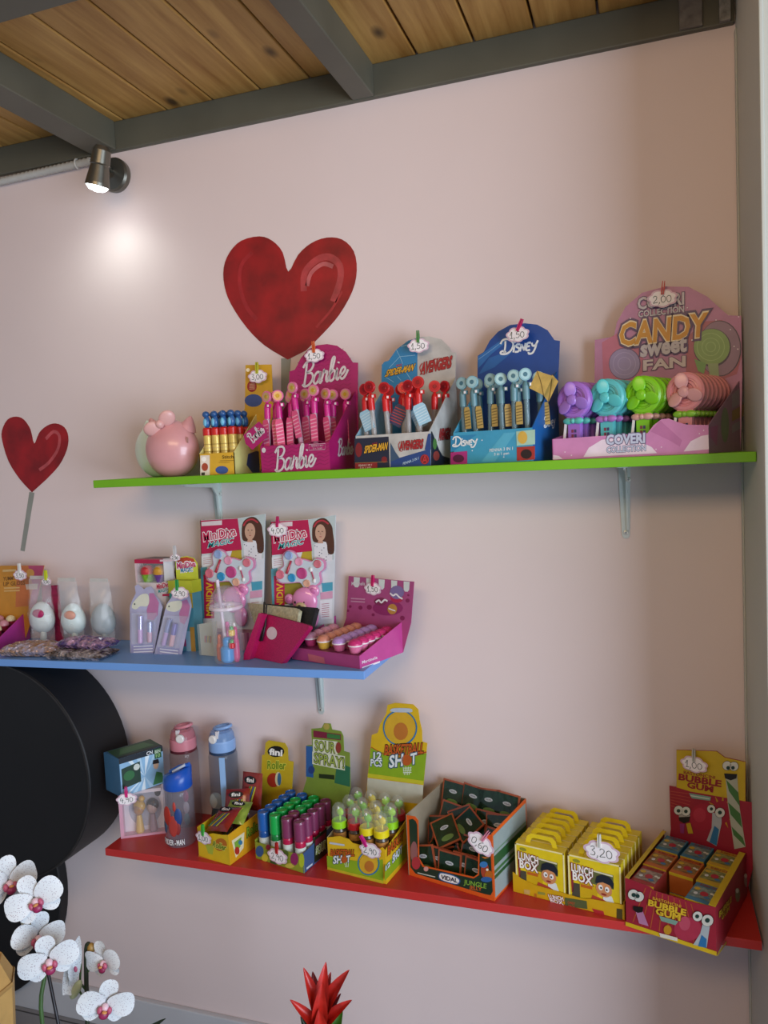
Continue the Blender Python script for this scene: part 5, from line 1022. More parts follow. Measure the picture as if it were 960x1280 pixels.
# --- roller candy box ------------------------------------------------------------------------
zF = Z(240, 915, 7.315)
d = Disp('candy_box', 'yellow candy box of roller strips with a rounded header', (-1.009, -.2), (.093, -.018), (.030, .168), ZR0, 'candy box', 'candy boxes on the red shelf')
d.back = Pl((-.972, -.020, ZR0), (1, -.08, 0)); YB = P('#d6b41e'); d.bottom(YB)
d.panel('front_panel', d.front, [(0, .0003), (d.w, .0003), (d.w, .072), (d.w * .8, .068), (d.w * .5, .066), (d.w * .2, .056), (0, .05)], YB); d.sides(.072, .078, P('#d9a11c'), YB)
d.panel('header_card', d.back, [(.03, .0003), (d.w + .012, .0003)] + [d.back.px(*zF(*p)) for p in ((915, 520), (928, 272), (880, 262), (876, 150), (850, 102), (700, 76), (672, 100), (664, 205), (640, 212), (632, 440))], P('#c0a520'))
def f(b):
    pl = d.back; b.pxell(pl, zF(768, 178), 10.5, 7, P('#15120e'), 1); b.text(pl, 'fini', zF(705, 205), zF(828, 218), zF(708, 150), P('#f0ece2'), 2, None, 0, .04)
    b.text(pl, 'Roller', zF(690, 335), zF(860, 340), zF(692, 262), P('#6c8a1c'), 2, P('#d8d04a'), .06, .02); b.pxell(pl, zF(745, 440), 8, 9, P('#a8321e'), 1); b.pxell(pl, zF(790, 430), 4, 9, P('#d8cfa0'), 2); b.pxell(pl, zF(800, 430), 2.4, 8, P('#3f6a8c'), 3)
d.prints(f, 'header_lettering')
def f(b):
    pl = d.front
    b.pxpoly(pl, [zF(*p) for p in ((60, 1125), (240, 1190), (240, 1205), (60, 1140))], P('#c07c2a'), 1); b.pxpoly(pl, [zF(*p) for p in ((120, 1020), (200, 1045), (190, 1120), (150, 1110))], P('#a8b43a'), 1); b.pxell(pl, zF(262, 1030), 8, 8, P('#b4681c'), 1); b.text(pl, 'Roller', zF(190, 1045), zF(310, 1085), zF(200, 995), P('#5c7a1c'), 2, P('#e0d860'), .06, .02)
d.prints(f, 'front_lettering')
def f(b):
    pl = d.side
    b.pxpoly(pl, [zF(*p) for p in ((362, 995), (478, 915), (470, 1060), (400, 1150))], P('#e6dcb4'), 1); b.pxpoly(pl, [zF(*p) for p in ((385, 1010), (450, 960), (440, 1050), (400, 1100))], P('#7ca83a'), 2); b.pxell(pl, zF(410, 1085), 3, 5, P('#b03022'), 3); b.pxell(pl, zF(440, 1010), 2.6, 3, P('#3a7a9c'), 3)
    b.text(pl, 'Roller', zF(500, 965), zF(620, 880), zF(500, 880), P('#8fae2a'), 2, P('#3f5a1c'), .06, .02)
d.prints(f, 'side_lettering')
def candy_pack(label, p, ux, vx, w, h, th, m, mk, group='roller candy packs', name='candy_pack', z_lift=0):
    pl = Pl(p, ux, vx); root = thing(name, label, 'candy pack', p, group)
    def body(b):
        N, K = 8, 8
        for s_ in (1, -1):
            vs = []
            for j in range(K + 1):
                for i in range(N + 1):
                    u, v = i / N * 2 - 1, j / K * 2 - 1; e = max(0, (1 - u ** 4) * (1 - v ** 6)) ** .7; vs.append(pl.pt(u * w / 2, v * h / 2, s_ * th / 2 * e))
            fs = [(j * (N + 1) + i, j * (N + 1) + i + 1, (j + 1) * (N + 1) + i + 1, (j + 1) * (N + 1) + i) for j in range(K) for i in range(N)]
            b.add(vs, fs if s_ > 0 else [q_[::-1] for q_ in fs], m, True)
    one('wrapper', body, root)
    one('wrapper_print', lambda b: mk(b, pl.off(th / 2 + .0003), w, h), root); return root
RW = mat('#8c2a1e', .25, vary=.2, scale=50, coat=.5)
def mk(b, pl, w, h):
    b.ell(pl, (-w * .02, h * .30), w * .30, h * .11, P('#15120e'), 1); b.text_at(pl, 'fini', (-w * .2, h * .25), (w * .17, h * .25), (-w * .2, h * .36), P('#f0ece2'), 2, None, 0, .03)
    for k, c_ in enumerate(('#3f8a4c', '#d0b42c', '#3a6fa0', '#c8d048')): b.flat(pl, [(-w * .38 + k * w * .12, -h * .4), (-w * .3 + k * w * .12, -h * .4), (w * .02 + k * w * .09, h * .14), (-w * .04 + k * w * .09, h * .14)], P(c_), 1)
candy_pack('red roller candy pack sticking up highest in the box', d.at(.60, .80, .112), (1, -.15, .05), (0, .25, 1), .060, .088, .014, RW, mk)
candy_pack('red roller candy pack half-way up, behind the front pack', d.at(.42, .58, .092), (1, .1, .1), (0, .55, 1), .064, .070, .016, RW, mk)
candy_pack('red roller candy pack lying on top at the front', d.at(.50, .24, .082), (1, -.3, .22), (.1, .86, .5), .074, .066, .018, RW, mk)
candy_pack('green roller candy pack lying on the right rim', d.at(.68, .40, .090), (1, .0, .0), (0, .9, .55), .06, .06, .014, mat('#8aa03a', .22, vary=.3, scale=60, coat=.5), mk)
for k in range(2): candy_pack(f'red roller candy pack at the bottom of the box, {("left", "right")[k]} one', d.at(.27 + .44 * k, .5, .030), (1, -.15, 0), (0, .6, .8), .040, .052, .016, RW, mk)
# --- spray candy display -----------------------------------------------------------------------
zY = Z(300, 890, 6.092)
d = Disp('candy_display', 'olive spray candy display box full of small capped bottles', (-.873, -.175), (.138, -.034), (.022, .140), ZR0, 'candy box', 'candy boxes on the red shelf')
OL = P('#8c9a2c'); d.bottom(OL); d.panel('front_panel', d.front, [(0, .0003), (d.w, .0003), (d.w, .043), (d.w * .85, .040), (0, .040)], OL); d.sides(.045, .055, P('#3f5a86'), OL)
hp = [(438, 985), (437, 941), (430, 939), (429, 920), (426, 914), (415, 912), (413, 904.5), (405, 904), (402, 910), (389, 911), (390, 931), (383, 932), (383, 975)]
d.panel('header_card', d.back, [(0, .0003), (d.w - .002, .0003)] + [d.back.px(*p) for p in hp], P('#7d9436'))
def f(b):
    pl = d.back; G1 = P('#3d5218'); W_ = P('#d8dcc0')
    b.pxpoly(pl, [zY(*p) for p in ((503, 258), (552, 262), (560, 500), (503, 490))], P('#2f5f9c'), 1); b.pxpoly(pl, [zY(*p) for p in ((740, 380), (840, 420), (838, 570), (720, 540))], P('#2c6a4a'), 1)
    b.pxpoly(pl, [zY(*p) for p in ((560, 140), (770, 170), (770, 215), (562, 190))], P('#7c2038'), 2); b.pxpoly(pl, [zY(*p) for p in ((665, 160), (765, 176), (765, 208), (665, 196))], P('#3c7a3c'), 3)
    b.pxpoly(pl, [zY(*p) for p in ((556, 205), (745, 225), (745, 325), (556, 300))], W_, 2); b.pxpoly(pl, [zY(*p) for p in ((552, 300), (800, 335), (800, 445), (552, 395))], W_, 2)
    b.text(pl, 'SOUR', zY(572, 292), zY(725, 312), zY(572, 215), P('#9db04a'), 3, P('#1c2410'), .04, .012); b.text(pl, 'SPRAY!', zY(566, 385), zY(795, 428), zY(566, 308), P('#9db04a'), 3, P('#1c2410'), .04, .012)
    b.pxpoly(pl, [zY(*p) for p in ((603, 470), (720, 480), (720, 515), (603, 502))], P('#26300f'), 2); b.pxell(pl, zY(660, 110), 4, 4, P('#b0a04a'), 2); b.pxell(pl, zY(752, 270), 3.5, 7, P('#8c3a2c'), 4); b.pxell(pl, zY(545, 440), 4, 5, P('#27407c'), 2)
d.prints(f, 'header_lettering')
def f(b):
    pl = d.front
    for (x, y, rx, ry, hh) in ((150, 1060, 5, 7, '#2f5a8c'), (215, 1030, 3, 3.4, '#8c2038'), (340, 1080, 5, 5, '#54682a'), (415, 1120, 5, 8, '#8c2a5c'), (470, 1130, 3.4, 9, '#b4c42c'), (190, 1110, 4, 5, '#c9bf3c'), (260, 1140, 5, 4, '#3f5a2a'), (380, 1170, 6, 3, '#c2b84a')): b.pxell(pl, zY(x, y), rx, ry, P(hh), 1)
d.prints(f, 'front_print')
def f(b):
    pl = d.side
    b.pxpoly(pl, [zY(*p) for p in ((565, 960), (660, 880), (660, 1080), (565, 1150))], P('#1e2b14'), 1); b.text(pl, 'SOUR', zY(578, 1090), zY(655, 1030), zY(578, 1030), P('#8fa03c'), 2, P('#d8dcc0'), .08, .02); b.pxpoly(pl, [zY(*p) for p in ((572, 975), (650, 915), (650, 960), (572, 1020))], P('#7c2038'), 2); b.pxpoly(pl, [zY(*p) for p in ((505, 1185), (550, 1150), (550, 1165), (505, 1200))], P('#c9d4dc'), 2)
d.prints(f, 'side_print')
def spray(cap, body):
    r = thing('spray_bottle', '', 'candy spray')
    one('bottle', lambda b: b.lathe((0, 0, 0), [(.0120, .0), (.0128, .002), (.0128, .060), (.0115, .064)], mat(body, .25, vary=.03), 18), r)
    one('label_sleeve', lambda b: b.lathe((0, 0, 0), [(.01295, .018), (.01295, .050)], mat('#c9cfc6', .45, vary=.1, scale=200), 18, caps=False), r)
    one('cap', lambda b: b.lathe((0, 0, 0), [(.0125, .064), (.0136, .066), (.0134, .104), (.0125, .108), (.0118, .108), (.0112, .1055)], mat(cap, .3, vary=.04, coat=.2), 20), r)
    return r
kinds = {'blue': (spray('#1d5aa6', '#1f4f94'), {}), 'green': (spray('#17a548', '#1a7a38'), {}), 'purple': (spray('#7d3358', '#b01844'), {})}
cnt = {}
for row in range(5):
    for i in range(4):
        k = ('blue', 'green', 'purple', 'purple')[i] if row < 2 else ('blue', 'green', 'green', 'purple')[i] if row < 4 else ('blue', 'blue', 'green', 'purple')[i]
        n = cnt.get((k, i), 0); pr, s_ = kinds[k]
        place(pr, s_, d.at(.125 + .25 * i, .11 + .195 * row, .002), f'{k}-capped spray candy bottle, {ORD[i]} from the left in the {ORD[row]} row', 'spray candy bottles', (0, 0, random.uniform(0, 6)))
# --- basketball candy display --------------------------------------------------------------------------
zT = Z(400, 870, 5.336)
d = Disp('candy_display', 'yellow and green basketball candy display with a tall header', (-.688, -.180), (.145, -.026), (.020, .145), ZR0, 'candy box', 'candy boxes on the red shelf')
YO = P('#d6b01c'); GR = P('#86a81e'); d.bottom(GR)
d.panel('front_panel', d.front, [(0, .0003), (d.w, .0003), (d.w, .075)] + [d.front.px(*zT(*p)) for p in ((415, 1010), (395, 1020), (330, 1010), (250, 990), (215, 980), (190, 955), (130, 935))] + [(0, .074)], YO)
d.sides(.075, .098, YO, P('#c2b890'))
d.panel('header_card', d.back, [(.004, .0003), (d.w - .004, .0003)] + [d.back.px(*zT(*p)) for p in ((690, 590), (715, 315), (682, 305), (680, 230), (664, 160), (655, 90), (620, 56), (500, 46), (450, 60), (440, 120), (400, 190), (385, 246), (345, 260), (318, 540))], YO)
def ring(b, pl, c, r, wd, m, l, ky=1.0): b.pxstroke(pl, [(c[0] + r * math.cos(t), c[1] + r * ky * math.sin(t)) for t in [k * math.pi / 8 for k in range(16)]], wd, m, l, closed=True)
def shot(b, pl, z, k=1):
    b.text(pl, 'BASKETBALL', z(430, 392), z(690, 380), z(438, 328), P('#c0591c'), 3, P('#3f2410'), .06, .03); b.text(pl, 'SH', z(462, 475), z(555, 462), z(466, 398), P('#dfe6e6'), 5, P('#3a5a6c'), .06, .03); b.text(pl, 'T', z(605, 455), z(648, 446), z(606, 385), P('#dfe6e6'), 5, P('#3a5a6c'), .06, .03)
    c = z(580, 425); b.pxell(pl, c, 6.6 * k, 7 * k, P('#b4561e'), 6, 18)
def f(b):
    pl = d.back
    b.pxpoly(pl, [zT(*p) for p in ((340, 345), (480, 400), (600, 410), (712, 380), (690, 588), (320, 540))], GR, 1); b.pxstroke(pl, [zT(*p) for p in ((342, 340), (450, 395), (600, 405), (712, 372))], .0022, P('#b0401c'), 2)
    ring(b, pl, zT(535, 212), 20.5, .0035, P('#2f74a4'), 2, 1.05); b.pxell(pl, zT(535, 212), 18.5, 19.5, P('#d2a62a'), 1.5, 24); b.pxell(pl, zT(540, 235), 9, 11, P('#b8702a'), 2.5)
    b.pxpoly(pl, [zT(*p) for p in smooth_line([(470, 92), (500, 80), (600, 82), (618, 98), (600, 108), (490, 106)], True, 3)], P('#b9c2cc'), 3)
    b.pxpoly(pl, [zT(*p) for p in ((318, 545), (690, 594), (684, 720), (312, 680))], P('#c4c2b0'), 2)
    shot(b, pl, zT); b.text(pl, '12', zT(358, 418), zT(412, 418), zT(358, 375), P('#dfe6e6'), 3, P('#3a5a6c'), .06, .03); b.text(pl, 'PCS', zT(338, 465), zT(415, 470), zT(340, 420), P('#dfe6e6'), 3, P('#3a5a6c'), .06, .03)
    for k in range(4): b.pxstroke(pl, [zT(555 + 18 * k, 470), zT(565 + 10 * k, 525)], .0012, P('#e4ece4'), 3, sm=False)
    for k in range(3): b.pxstroke(pl, [zT(555, 480 + 15 * k), zT(612, 478 + 15 * k)], .0012, P('#e4ece4'), 3, sm=False)
    b.pxpoly(pl, [zT(*p) for p in ((320, 515), (690, 565), (690, 590), (318, 540))], P('#c2bc2a'), 2)
d.prints(f, 'header_lettering')
def f(b):
    pl = d.front
    b.pxpoly(pl, [zT(*p) for p in ((46, 1065), (160, 1090), (300, 1105), (420, 1090), (424, 1245), (50, 1155))], GR, 1); b.pxpoly(pl, [zT(*p) for p in ((50, 1140), (424, 1232), (424, 1252), (50, 1160))], P('#bcb42a'), 2)
    z = lambda x, y: zT(70 + (x - 430) * .62, 1062 + (y - 392) * .62 + (x - 430) * .04); shot(b, pl, z, .62)
    ring(b, pl, zT(325, 1115), 13, .0028, P('#2f74a4'), 2, 1.1); b.pxell(pl, zT(325, 1120), 11.5, 12.5, P('#d2a62a'), 2); b.pxell(pl, zT(330, 1135), 6, 7, P('#b8702a'), 3); b.pxpoly(pl, [zT(65, 972), zT(165, 988), zT(165, 1000), zT(65, 985)], P('#b9c2cc'), 3)
    for k in range(3): b.pxstroke(pl, [zT(165 + 14 * k, 1105), zT(172 + 8 * k, 1140)], .001, P('#e4ece4'), 3, sm=False)
d.prints(f, 'front_lettering')
def f(b):
    pl = d.side
    b.pxpoly(pl, [zT(*p) for p in ((432, 1130), (575, 985), (575, 1075), (430, 1235))], GR, 1); b.text(pl, 'BASKET', zT(448, 1065), zT(555, 950), zT(450, 1005), P('#c0591c'), 2, P('#3f2410'), .06, .03); b.text(pl, 'SHOT', zT(480, 1115), zT(545, 1040), zT(482, 1065), P('#dfe6e6'), 2, P('#3a5a6c'), .06, .03); b.text(pl, '12', zT(435, 1165), zT(465, 1130), zT(435, 1135), P('#dfe6e6'), 2, P('#3a5a6c'), .06, .03)
d.prints(f, 'side_lettering')
def shooter(col, toy):
    r = thing('candy_dispenser', '', 'candy toy')
    one('tube', lambda b: b.lathe((0, 0, 0), [(.0135, 0), (.0145, .003), (.0145, .082), (.0125, .088)], mat('#4c3c2a', .3, vary=.5, scale=160, coat=.4), 18), r)
    one('sleeve', lambda b: b.lathe((0, 0, 0), [(.0149, .066), (.0149, .080)], mat('#b07a3a', .4, vary=.3, scale=150), 18, caps=False), r)
    one('collar', lambda b: b.lathe((0, 0, 0), [(.0140, .088), (.0172, .090), (.0172, .103), (.0158, .105), (.0150, .1055), (.010, .101), (.004, .100)], plas(col), 24), r)
    one('dome', lambda b: b.lathe((0, 0, 0), [(.0158, .104), (.0156, .120), (.0145, .133), (.0095, .141), (.001, .1445)], clear('#d4d8d0', .15), 22, caps=False), r)
    one('hoop_post', lambda b: b.lathe((.003, 0, .101), [(.0028, 0), (.0022, .016)], plas(toy), 10), r)
    one('backboard', lambda b: [b.ball((.003, .001, .1235), (.010, .005, .0095), plas(toy), 12, 8), b.ball((.001, -.002, .1325), (.003, .002, .0034), plas('#e6eadf'), 10, 7)], r)
    return r
cols = [('lime', '#93cf1c', '#a4dc2a'), ('red', '#b01c22', '#8ac43a'), ('yellow', '#dccb1c', '#7cc02c'), ('bright yellow', '#e0cf14', '#dcc81e')]
shs = [(shooter(c1, c2), {}) for _, c1, c2 in cols]
for row in range(3):
    for i in range(4):
        k = i if row == 0 else (i + row) % 4
        pr, s_ = shs[k]; a = (.13 + .245 * i) if row != 0 else (.13, .37, .63, .865)[i]; bb = .18 + .29 * row + ((-.02 if i == 2 else .05 if i in (1,) else 0) if row == 0 else 0)
        place(pr, s_, d.at(a, bb, .002), f'candy dispenser with {cols[k][0]} collar and clear dome, {ORD[i]} from left, {ORD[row]} row', 'domed candy dispensers', (random.uniform(-.015, .015), random.uniform(-.015, .015), random.uniform(-.6, .6)))
# --- jungle jelly box -----------------------------------------------------------------------------------
zJ = Z(500, 960, 5.647)
d = Disp('candy_display', 'open orange and dark green jelly candy box full of sachets', (-.508, -.159), (.199, -.054), (.046, .158), ZR0, 'candy box', 'candy boxes on the red shelf')
ORG = P('#d4581a'); DGN = P('#173325'); KR = P('#9c8f78'); d.bottom(KR)
fo = [(50, 335), (105, 343), (128, 372), (134, 640), (165, 690), (520, 770), (550, 748), (553, 560), (570, 490), (655, 470)]
q = [d.front.px(*zJ(*p)) for p in fo]
d.panel('front_panel', d.front, [(0, .0003), (0, q[0][1])] + q[1:-1] + [(d.w, q[-1][1]), (d.w, .0003)], ORG)
d.panel('side_panel', d.side, [(0, .0003), (d.d, .0003), (d.d, .150), (0, .143)], ORG); d.panel('side_panel', d.left, [(0, .0003), (d.d, .0003), (d.d, .136), (0, .150)], KR); d.panel('back_panel', d.back, [(0, .0003), (d.w, .0003), (d.w, .150), (0, .150)], KR)
def f(b):
    pl = d.front
    b.pxpoly(pl, [zJ(*p) for p in ((64, 365), (90, 358), (112, 375), (122, 400), (128, 645), (160, 698), (520, 780), (560, 755), (563, 575), (590, 600), (640, 600), (655, 870), (640, 898), (600, 890), (110, 745), (75, 700))], DGN, 1)
    b.pxpoly(pl, [zJ(*p) for p in smooth_line([(275, 745), (300, 735), (380, 755), (425, 785), (420, 815), (390, 822), (310, 800), (275, 778)], True, 3)], P('#3a5a8c'), 2); b.pxpoly(pl, [zJ(*p) for p in smooth_line([(282, 750), (302, 742), (380, 762), (418, 788), (412, 810), (388, 815), (312, 794), (282, 774)], True, 3)], P('#e6e6e2'), 3)
    b.text(pl, 'VIDAL', zJ(290, 780), zJ(408, 808), zJ(292, 752), P('#1c2236'), 4, None, 0, .03)
    b.text(pl, 'JUNGLE', zJ(450, 818), zJ(610, 850), zJ(452, 786), P('#7da83a'), 2, None, 0, .02); b.text(pl, 'JELLY', zJ(490, 852), zJ(578, 868), zJ(490, 828), P('#c8602a'), 2, None, 0, .02)
    b.pxpoly(pl, [zJ(*p) for p in ((125, 735), (250, 765), (250, 772), (125, 742))], P('#b9c0b4'), 2); b.pxell(pl, zJ(100, 590), 4.5, 13, P('#8c5a5c'), 2); b.pxell(pl, zJ(115, 670), 5.5, 8, P('#a8323c'), 2.5); b.pxell(pl, zJ(185, 712), 3, 3, P('#c9948c'), 2)
    b.pxell(pl, zJ(600, 720), 5, 10, P('#a8432a'), 2); b.pxell(pl, zJ(592, 680), 5, 4, P('#3a7ab8'), 3); b.pxell(pl, zJ(628, 755), 5, 6, P('#b4641e'), 3); b.pxell(pl, zJ(612, 785), 7, 3.4, P('#2f5f9c'), 4); b.pxell(pl, zJ(618, 715), 1.6, 1.6, P('#efe6d0'), 5); b.pxpoly(pl, [zJ(*p) for p in ((575, 625), (635, 630), (600, 640))], P('#c2702a'), 2)
d.prints(f, 'front_lettering')
def f(b):
    pl = d.side; w, h = d.d, .150
    b.flat(pl, [(.004, .006), (w - .004, .006), (w - .004, h - .008), (.004, h - .014)], P('#8d9a98'), 1)
    for y0, y1, c_ in ((.48, .62, '#27522c'), (.38, .42, '#3c6a3c'), (.30, .35, '#27522c'), (.66, .68, '#6a8a6a')): b.flat(pl, [(.004, h * y0), (w - .004, h * y0), (w - .004, h * y1), (.004, h * y1)], P(c_), 2)
d.prints(f, 'side_print')
SW = mat('#9c4a2a', .28, vary=.1, coat=.4)
def sachet():
    r = thing('candy_sachet', '', 'candy sachet'); pl = Pl((0, 0, 0), (1, 0, 0)); w, h = .056, .062
    one('wrapper', lambda b: b.prism(pl, [(-w / 2, 0), (w / 2, 0), (w / 2, h), (-w / 2, h)], SW, t=.004, h=.002), r, bevel=.0012)
    def f(b):
        p2 = pl.off(.002); b.flat(p2, [(-w * .44, h * .06), (w * .44, h * .06), (w * .44, h * .94), (-w * .44, h * .94)], mat('#16301f', .2, vary=.5, scale=70, coat=.6), 1)
        b.ell(p2, (0, h * .62), w * .18, h * .07, P('#c6ccd0'), 2, 14); b.ell(p2, (0, h * .25), w * .26, h * .10, P('#5f7a3a'), 2, 14); b.text_at(p2, 'VIDAL', (-w * .13, h * .595), (w * .13, h * .595), (-w * .13, h * .65), P('#26304a'), 3)
    one('sachet_print', f, r); return r
sx = sachet(); s_ = {}; az = math.atan2(d.U.y, d.U.x)
S = []   # a, b, height, lean back, roll, turn
for k, (a, h_) in enumerate(((.18, .004), (.30, .004), (.45, .004), (.61, .006), (.75, .005), (.84, .006))): S.append((a, .09 + .03 * (k % 2), h_, .16, (-.25, .03, 0, .0, .06, -.04)[k], 0))
for k, a in enumerate((.2, .42, .62, .80)): S.append((a, .26, .030, .35, (.5, -.6, .1, -.1)[k], 0)); 
for k, a in enumerate((.18, .40, .60, .80)): S.append((a, .43, .045, .45, (-.2, .45, -.15, .1)[k], 0))
for k, a in enumerate((.2, .44, .64, .81)): S.append((a, .62, .065, .40, (.15, -.45, .05, -.1)[k], .1))
for k, a in enumerate((.18, .42, .64, .83)): S.append((a, .80, .104, .22, (.05, .1, -.08, .06)[k], 0))
S += [(.40, .26, .070, .75, -.6, .1), (.30, .28, .052, .9, -.5, -.2), (.42, .38, .085, .8, .6, 0)]
rn = ['front row', 'second row', 'third row', 'fourth row', 'back row']
for i, (a, bb, h_, lean, roll, tw) in enumerate(S):
    if i >= 22: lab = 'dark green candy sachet lying across the top of the pile, ' + ('longest', 'lowest', 'uppermost')[i - 22] + ' of three'
    elif i < 6: lab = f'dark green candy sachet, {ORD[i]} from the left in the front row'
    else: lab = f'dark green candy sachet, {ORD[(i - 6) % 4]} from the left in the {rn[1 + (i - 6) // 4]}'
    R3 = M.Rotation(az + tw, 4, 'Z') @ M.Rotation(-lean, 4, 'X') @ M.Rotation(roll, 4, 'Y')
    place(sx, s_, d.at(a, bb, h_), lab, 'jungle candy sachets', R3.to_euler())
# --- lunch boxes --------------------------------------------------------------------------------------------
zX = Z(635, 1005, 5.486)
d = Disp('candy_display', 'low yellow display tray holding two rows of candy lunch boxes', (-.278, -.168), (.222, -.046), (.042, .160), ZR0, 'candy box', 'candy boxes on the red shelf')
YL = P('#d8bc10'); YD = P('#c79c10'); d.bottom(YL)
d.panel('front_panel', d.front, [(0, .0003), (d.w, .0003), (d.w, .030), (d.w * .72, .026), (d.w * .66, .022), (d.w * .2, .026), (d.w * .08, .032), (0, .042)], YD); d.sides(.036, .036, YD)
def f(b):
    pl = d.front
    b.text(pl, 'LUNCH', zX(285, 645), zX(385, 662), zX(275, 618), P('#ece8e0'), 3, P('#8c3030'), .07, .03); b.text(pl, 'BOX', zX(295, 670), zX(385, 690), zX(285, 645), P('#ece8e0'), 3, P('#8c3030'), .07, .03)
    b.pxpoly(pl, [zX(*p) for p in ((388, 640), (540, 665), (545, 720), (392, 700))], P('#4f5a34'), 1); b.text(pl, 'CANDY', zX(410, 680), zX(460, 690), zX(410, 664), P('#c24a2a'), 2); b.text(pl, 'PACK', zX(415, 702), zX(460, 712), zX(415, 688), P('#c24a2a'), 2)
d.prints(f, 'front_lettering')
for pts, c_ in ((((180, 612), (196, 614), (198, 650), (182, 650)), '#b06a1c'), (((110, 585), (150, 590), (150, 620), (112, 615)), '#c0a060'), (((205, 600), (255, 608), (255, 625), (205, 618)), '#8a8a3a'), (((745, 715), (785, 722), (785, 795), (745, 788)), '#4a3f1c'), (((575, 715), (655, 735), (665, 775), (600, 758)), '#a8282c')): d.prints(lambda b: b.pxpoly(d.front, [zX(*p) for p in pts], P(c_), 1), 'tray_print')
def lunchbox():
    r = thing('lunch_box', '', 'candy box'); w, h, t = .104, .103, .0238; pl = Pl((0, 0, 0), (1, 0, 0)); LY = P('#dcc21a')
    one('box_body', lambda b: b.box((0, t / 2, h / 2), (w, t, h), LY), r, bevel=.0008)
    def ed(b):
        for x0, x1, y0, y1 in ((-w / 2, w / 2, h - .003, h), (-w / 2, w / 2, 0, .003), (-w / 2, -w / 2 + .003, 0, h), (w / 2 - .003, w / 2, 0, h)): b.flat(pl, [(x0, y0), (x1, y0), (x1, y1), (x0, y1)], P('#e8dca0'), 1.4)
    one('edge_trim', ed, r)
    out = [(-.034, 0), (-.030, .014), (-.022, .020), (.022, .020), (.030, .014), (.034, 0), (.024, 0), (.021, .009), (.016, .012), (-.016, .012), (-.021, .009), (-.024, 0)]
    one('handle', lambda b: b.prism(Pl((0, t / 2, h - .0002), (1, 0, 0), (0, .12, 1)), out, LY, t=.0016), r)
    def f(b):
        F = lambda pts, c, l: b.flat(pl, [(-w / 2 + x * w, y * h) for x, y in pts], P(c), l)
        E_ = lambda x, y, rx, ry, c, l: b.ell(pl, (-w / 2 + x * w, y * h), rx * w, ry * h, P(c), l, 18)
        F(((.04, .84), (.06, .25), (.10, .25), (.10, .84)), '#8c3030', 1); F(((.30, .80), (.86, .78), (.86, .50), (.30, .52)), '#5f6438', 1); F(((.10, .45), (.22, .45), (.22, .18), (.06, .18)), '#4a4638', 1); F(((.22, .48), (.55, .48), (.55, .2), (.22, .2)), '#c9a312', 1.5); F(((.24, .46), (.46, .46), (.46, .40), (.24, .40)), '#b8601c', 2)
        F(((.35, .80), (.85, .775), (.85, .745), (.35, .77)), '#d8d0b0', 2); E_(.17, .90, .07, .035, '#8c8a2a', 2)
        dy = .13
        E_(.68, .33 + dy, .15, .15, '#c98858', 3); F([(a, b_ + dy) for a, b_ in ((.52, .42), (.55, .56), (.66, .62), (.80, .60), (.87, .50), (.86, .38), (.80, .44), (.66, .47), (.56, .43))], '#18202c', 4); E_(.62, .36 + dy, .042, .055, '#e6e4de', 5); E_(.74, .345 + dy, .042, .055, '#e6e4de', 5); E_(.63, .355 + dy, .017, .02, '#2a2420', 6); E_(.735, .34 + dy, .017, .02, '#2a2420', 6); E_(.68, .235 + dy, .05, .02, '#8c2a24', 5)
        F(((.66, .06), (.66, .34), (.82, .36), (.93, .06)), '#d9dcd8', 2.5); F(((.42, .18), (.46, .30), (.66, .26), (.86, .18)), '#a8402a', 3)
    one('box_print', f, r)
    def f(b):
        b.text_at(pl, 'LUNCH', (-w * .43, h * .69), (-w * .02, h * .66), (-w * .43, h * .84), P('#efece4'), 4, P('#8c3030'), .06, .03); b.text_at(pl, 'BOX', (-w * .41, h * .52), (-w * .03, h * .49), (-w * .41, h * .68), P('#efece4'), 4, P('#8c3030'), .06, .03)
    one('box_lettering', f, r); return r
lb = lunchbox(); s_ = {}; az = math.atan2(d.U.y, d.U.x)
for col in range(2):
    for k in range(6):
        place(lb, s_, d.at(.255 + .49 * col, .02 + .158 * k, .002 + (.001 if col else 0)), f'yellow candy lunch box, {ORD[k]} from the front in the {("left", "right")[col]} row', 'candy lunch boxes', (0, 0, az))
# --- bubble gum display ------------------------------------------------------------------------------------------
zG = Z(780, 930, 5.647); zQ = Z(780, 1030, 5.647)
d = Disp('candy_display', 'red and yellow bubble gum display box overhanging the shelf corner', (-.053, -.222), (.154, -.061), (.074, .212), ZR0, 'candy box', 'candy boxes on the red shelf')
RD = P('#962032'); GY = P('#c2a51c'); d.bottom(RD); H = .090
d.panel('front_panel', d.front, [(0, .0003), (d.w, .0003), (d.w, H), (d.w * .82, H - .004), (d.w * .64, H - .006), (d.w * .33, H - .007), (d.w * .28, H - .002), (0, H)], RD)
d.panel('side_panel', d.side, [(0, .0003), (d.d, .0003), (d.d, H), (0, H)], RD); d.panel('side_panel', d.left, [(0, .0003), (d.d, .0003), (d.d, H), (0, H)], RD)
def rimp(a0, a1):
    def f(b): b.add([d.at(a, y, H + .0002 + h) for h in (0, .0012) for a, y in ((a0, 0), (a1, 0), (a1, .97), (a0, .97))], [(3, 2, 1, 0), (4, 5, 6, 7), (0, 1, 5, 4), (1, 2, 6, 5), (2, 3, 7, 6), (3, 0, 4, 7)], GY)
    return f
one('top_flap', rimp(.93, 1.0), d.root); one('top_flap', rimp(0, .045), d.root)
hh = [(940, 760), (930, 420), (858, 405), (858, 125), (710, 92), (655, 50), (370, 40), (370, 303), (320, 295), (330, 600)]
d.panel('header_card', d.back, [(0.002, .0003), (d.w - .002, .0003)] + [d.back.px(*zG(*p)) for p in hh], RD)
EYE = P('#cfd0c6')
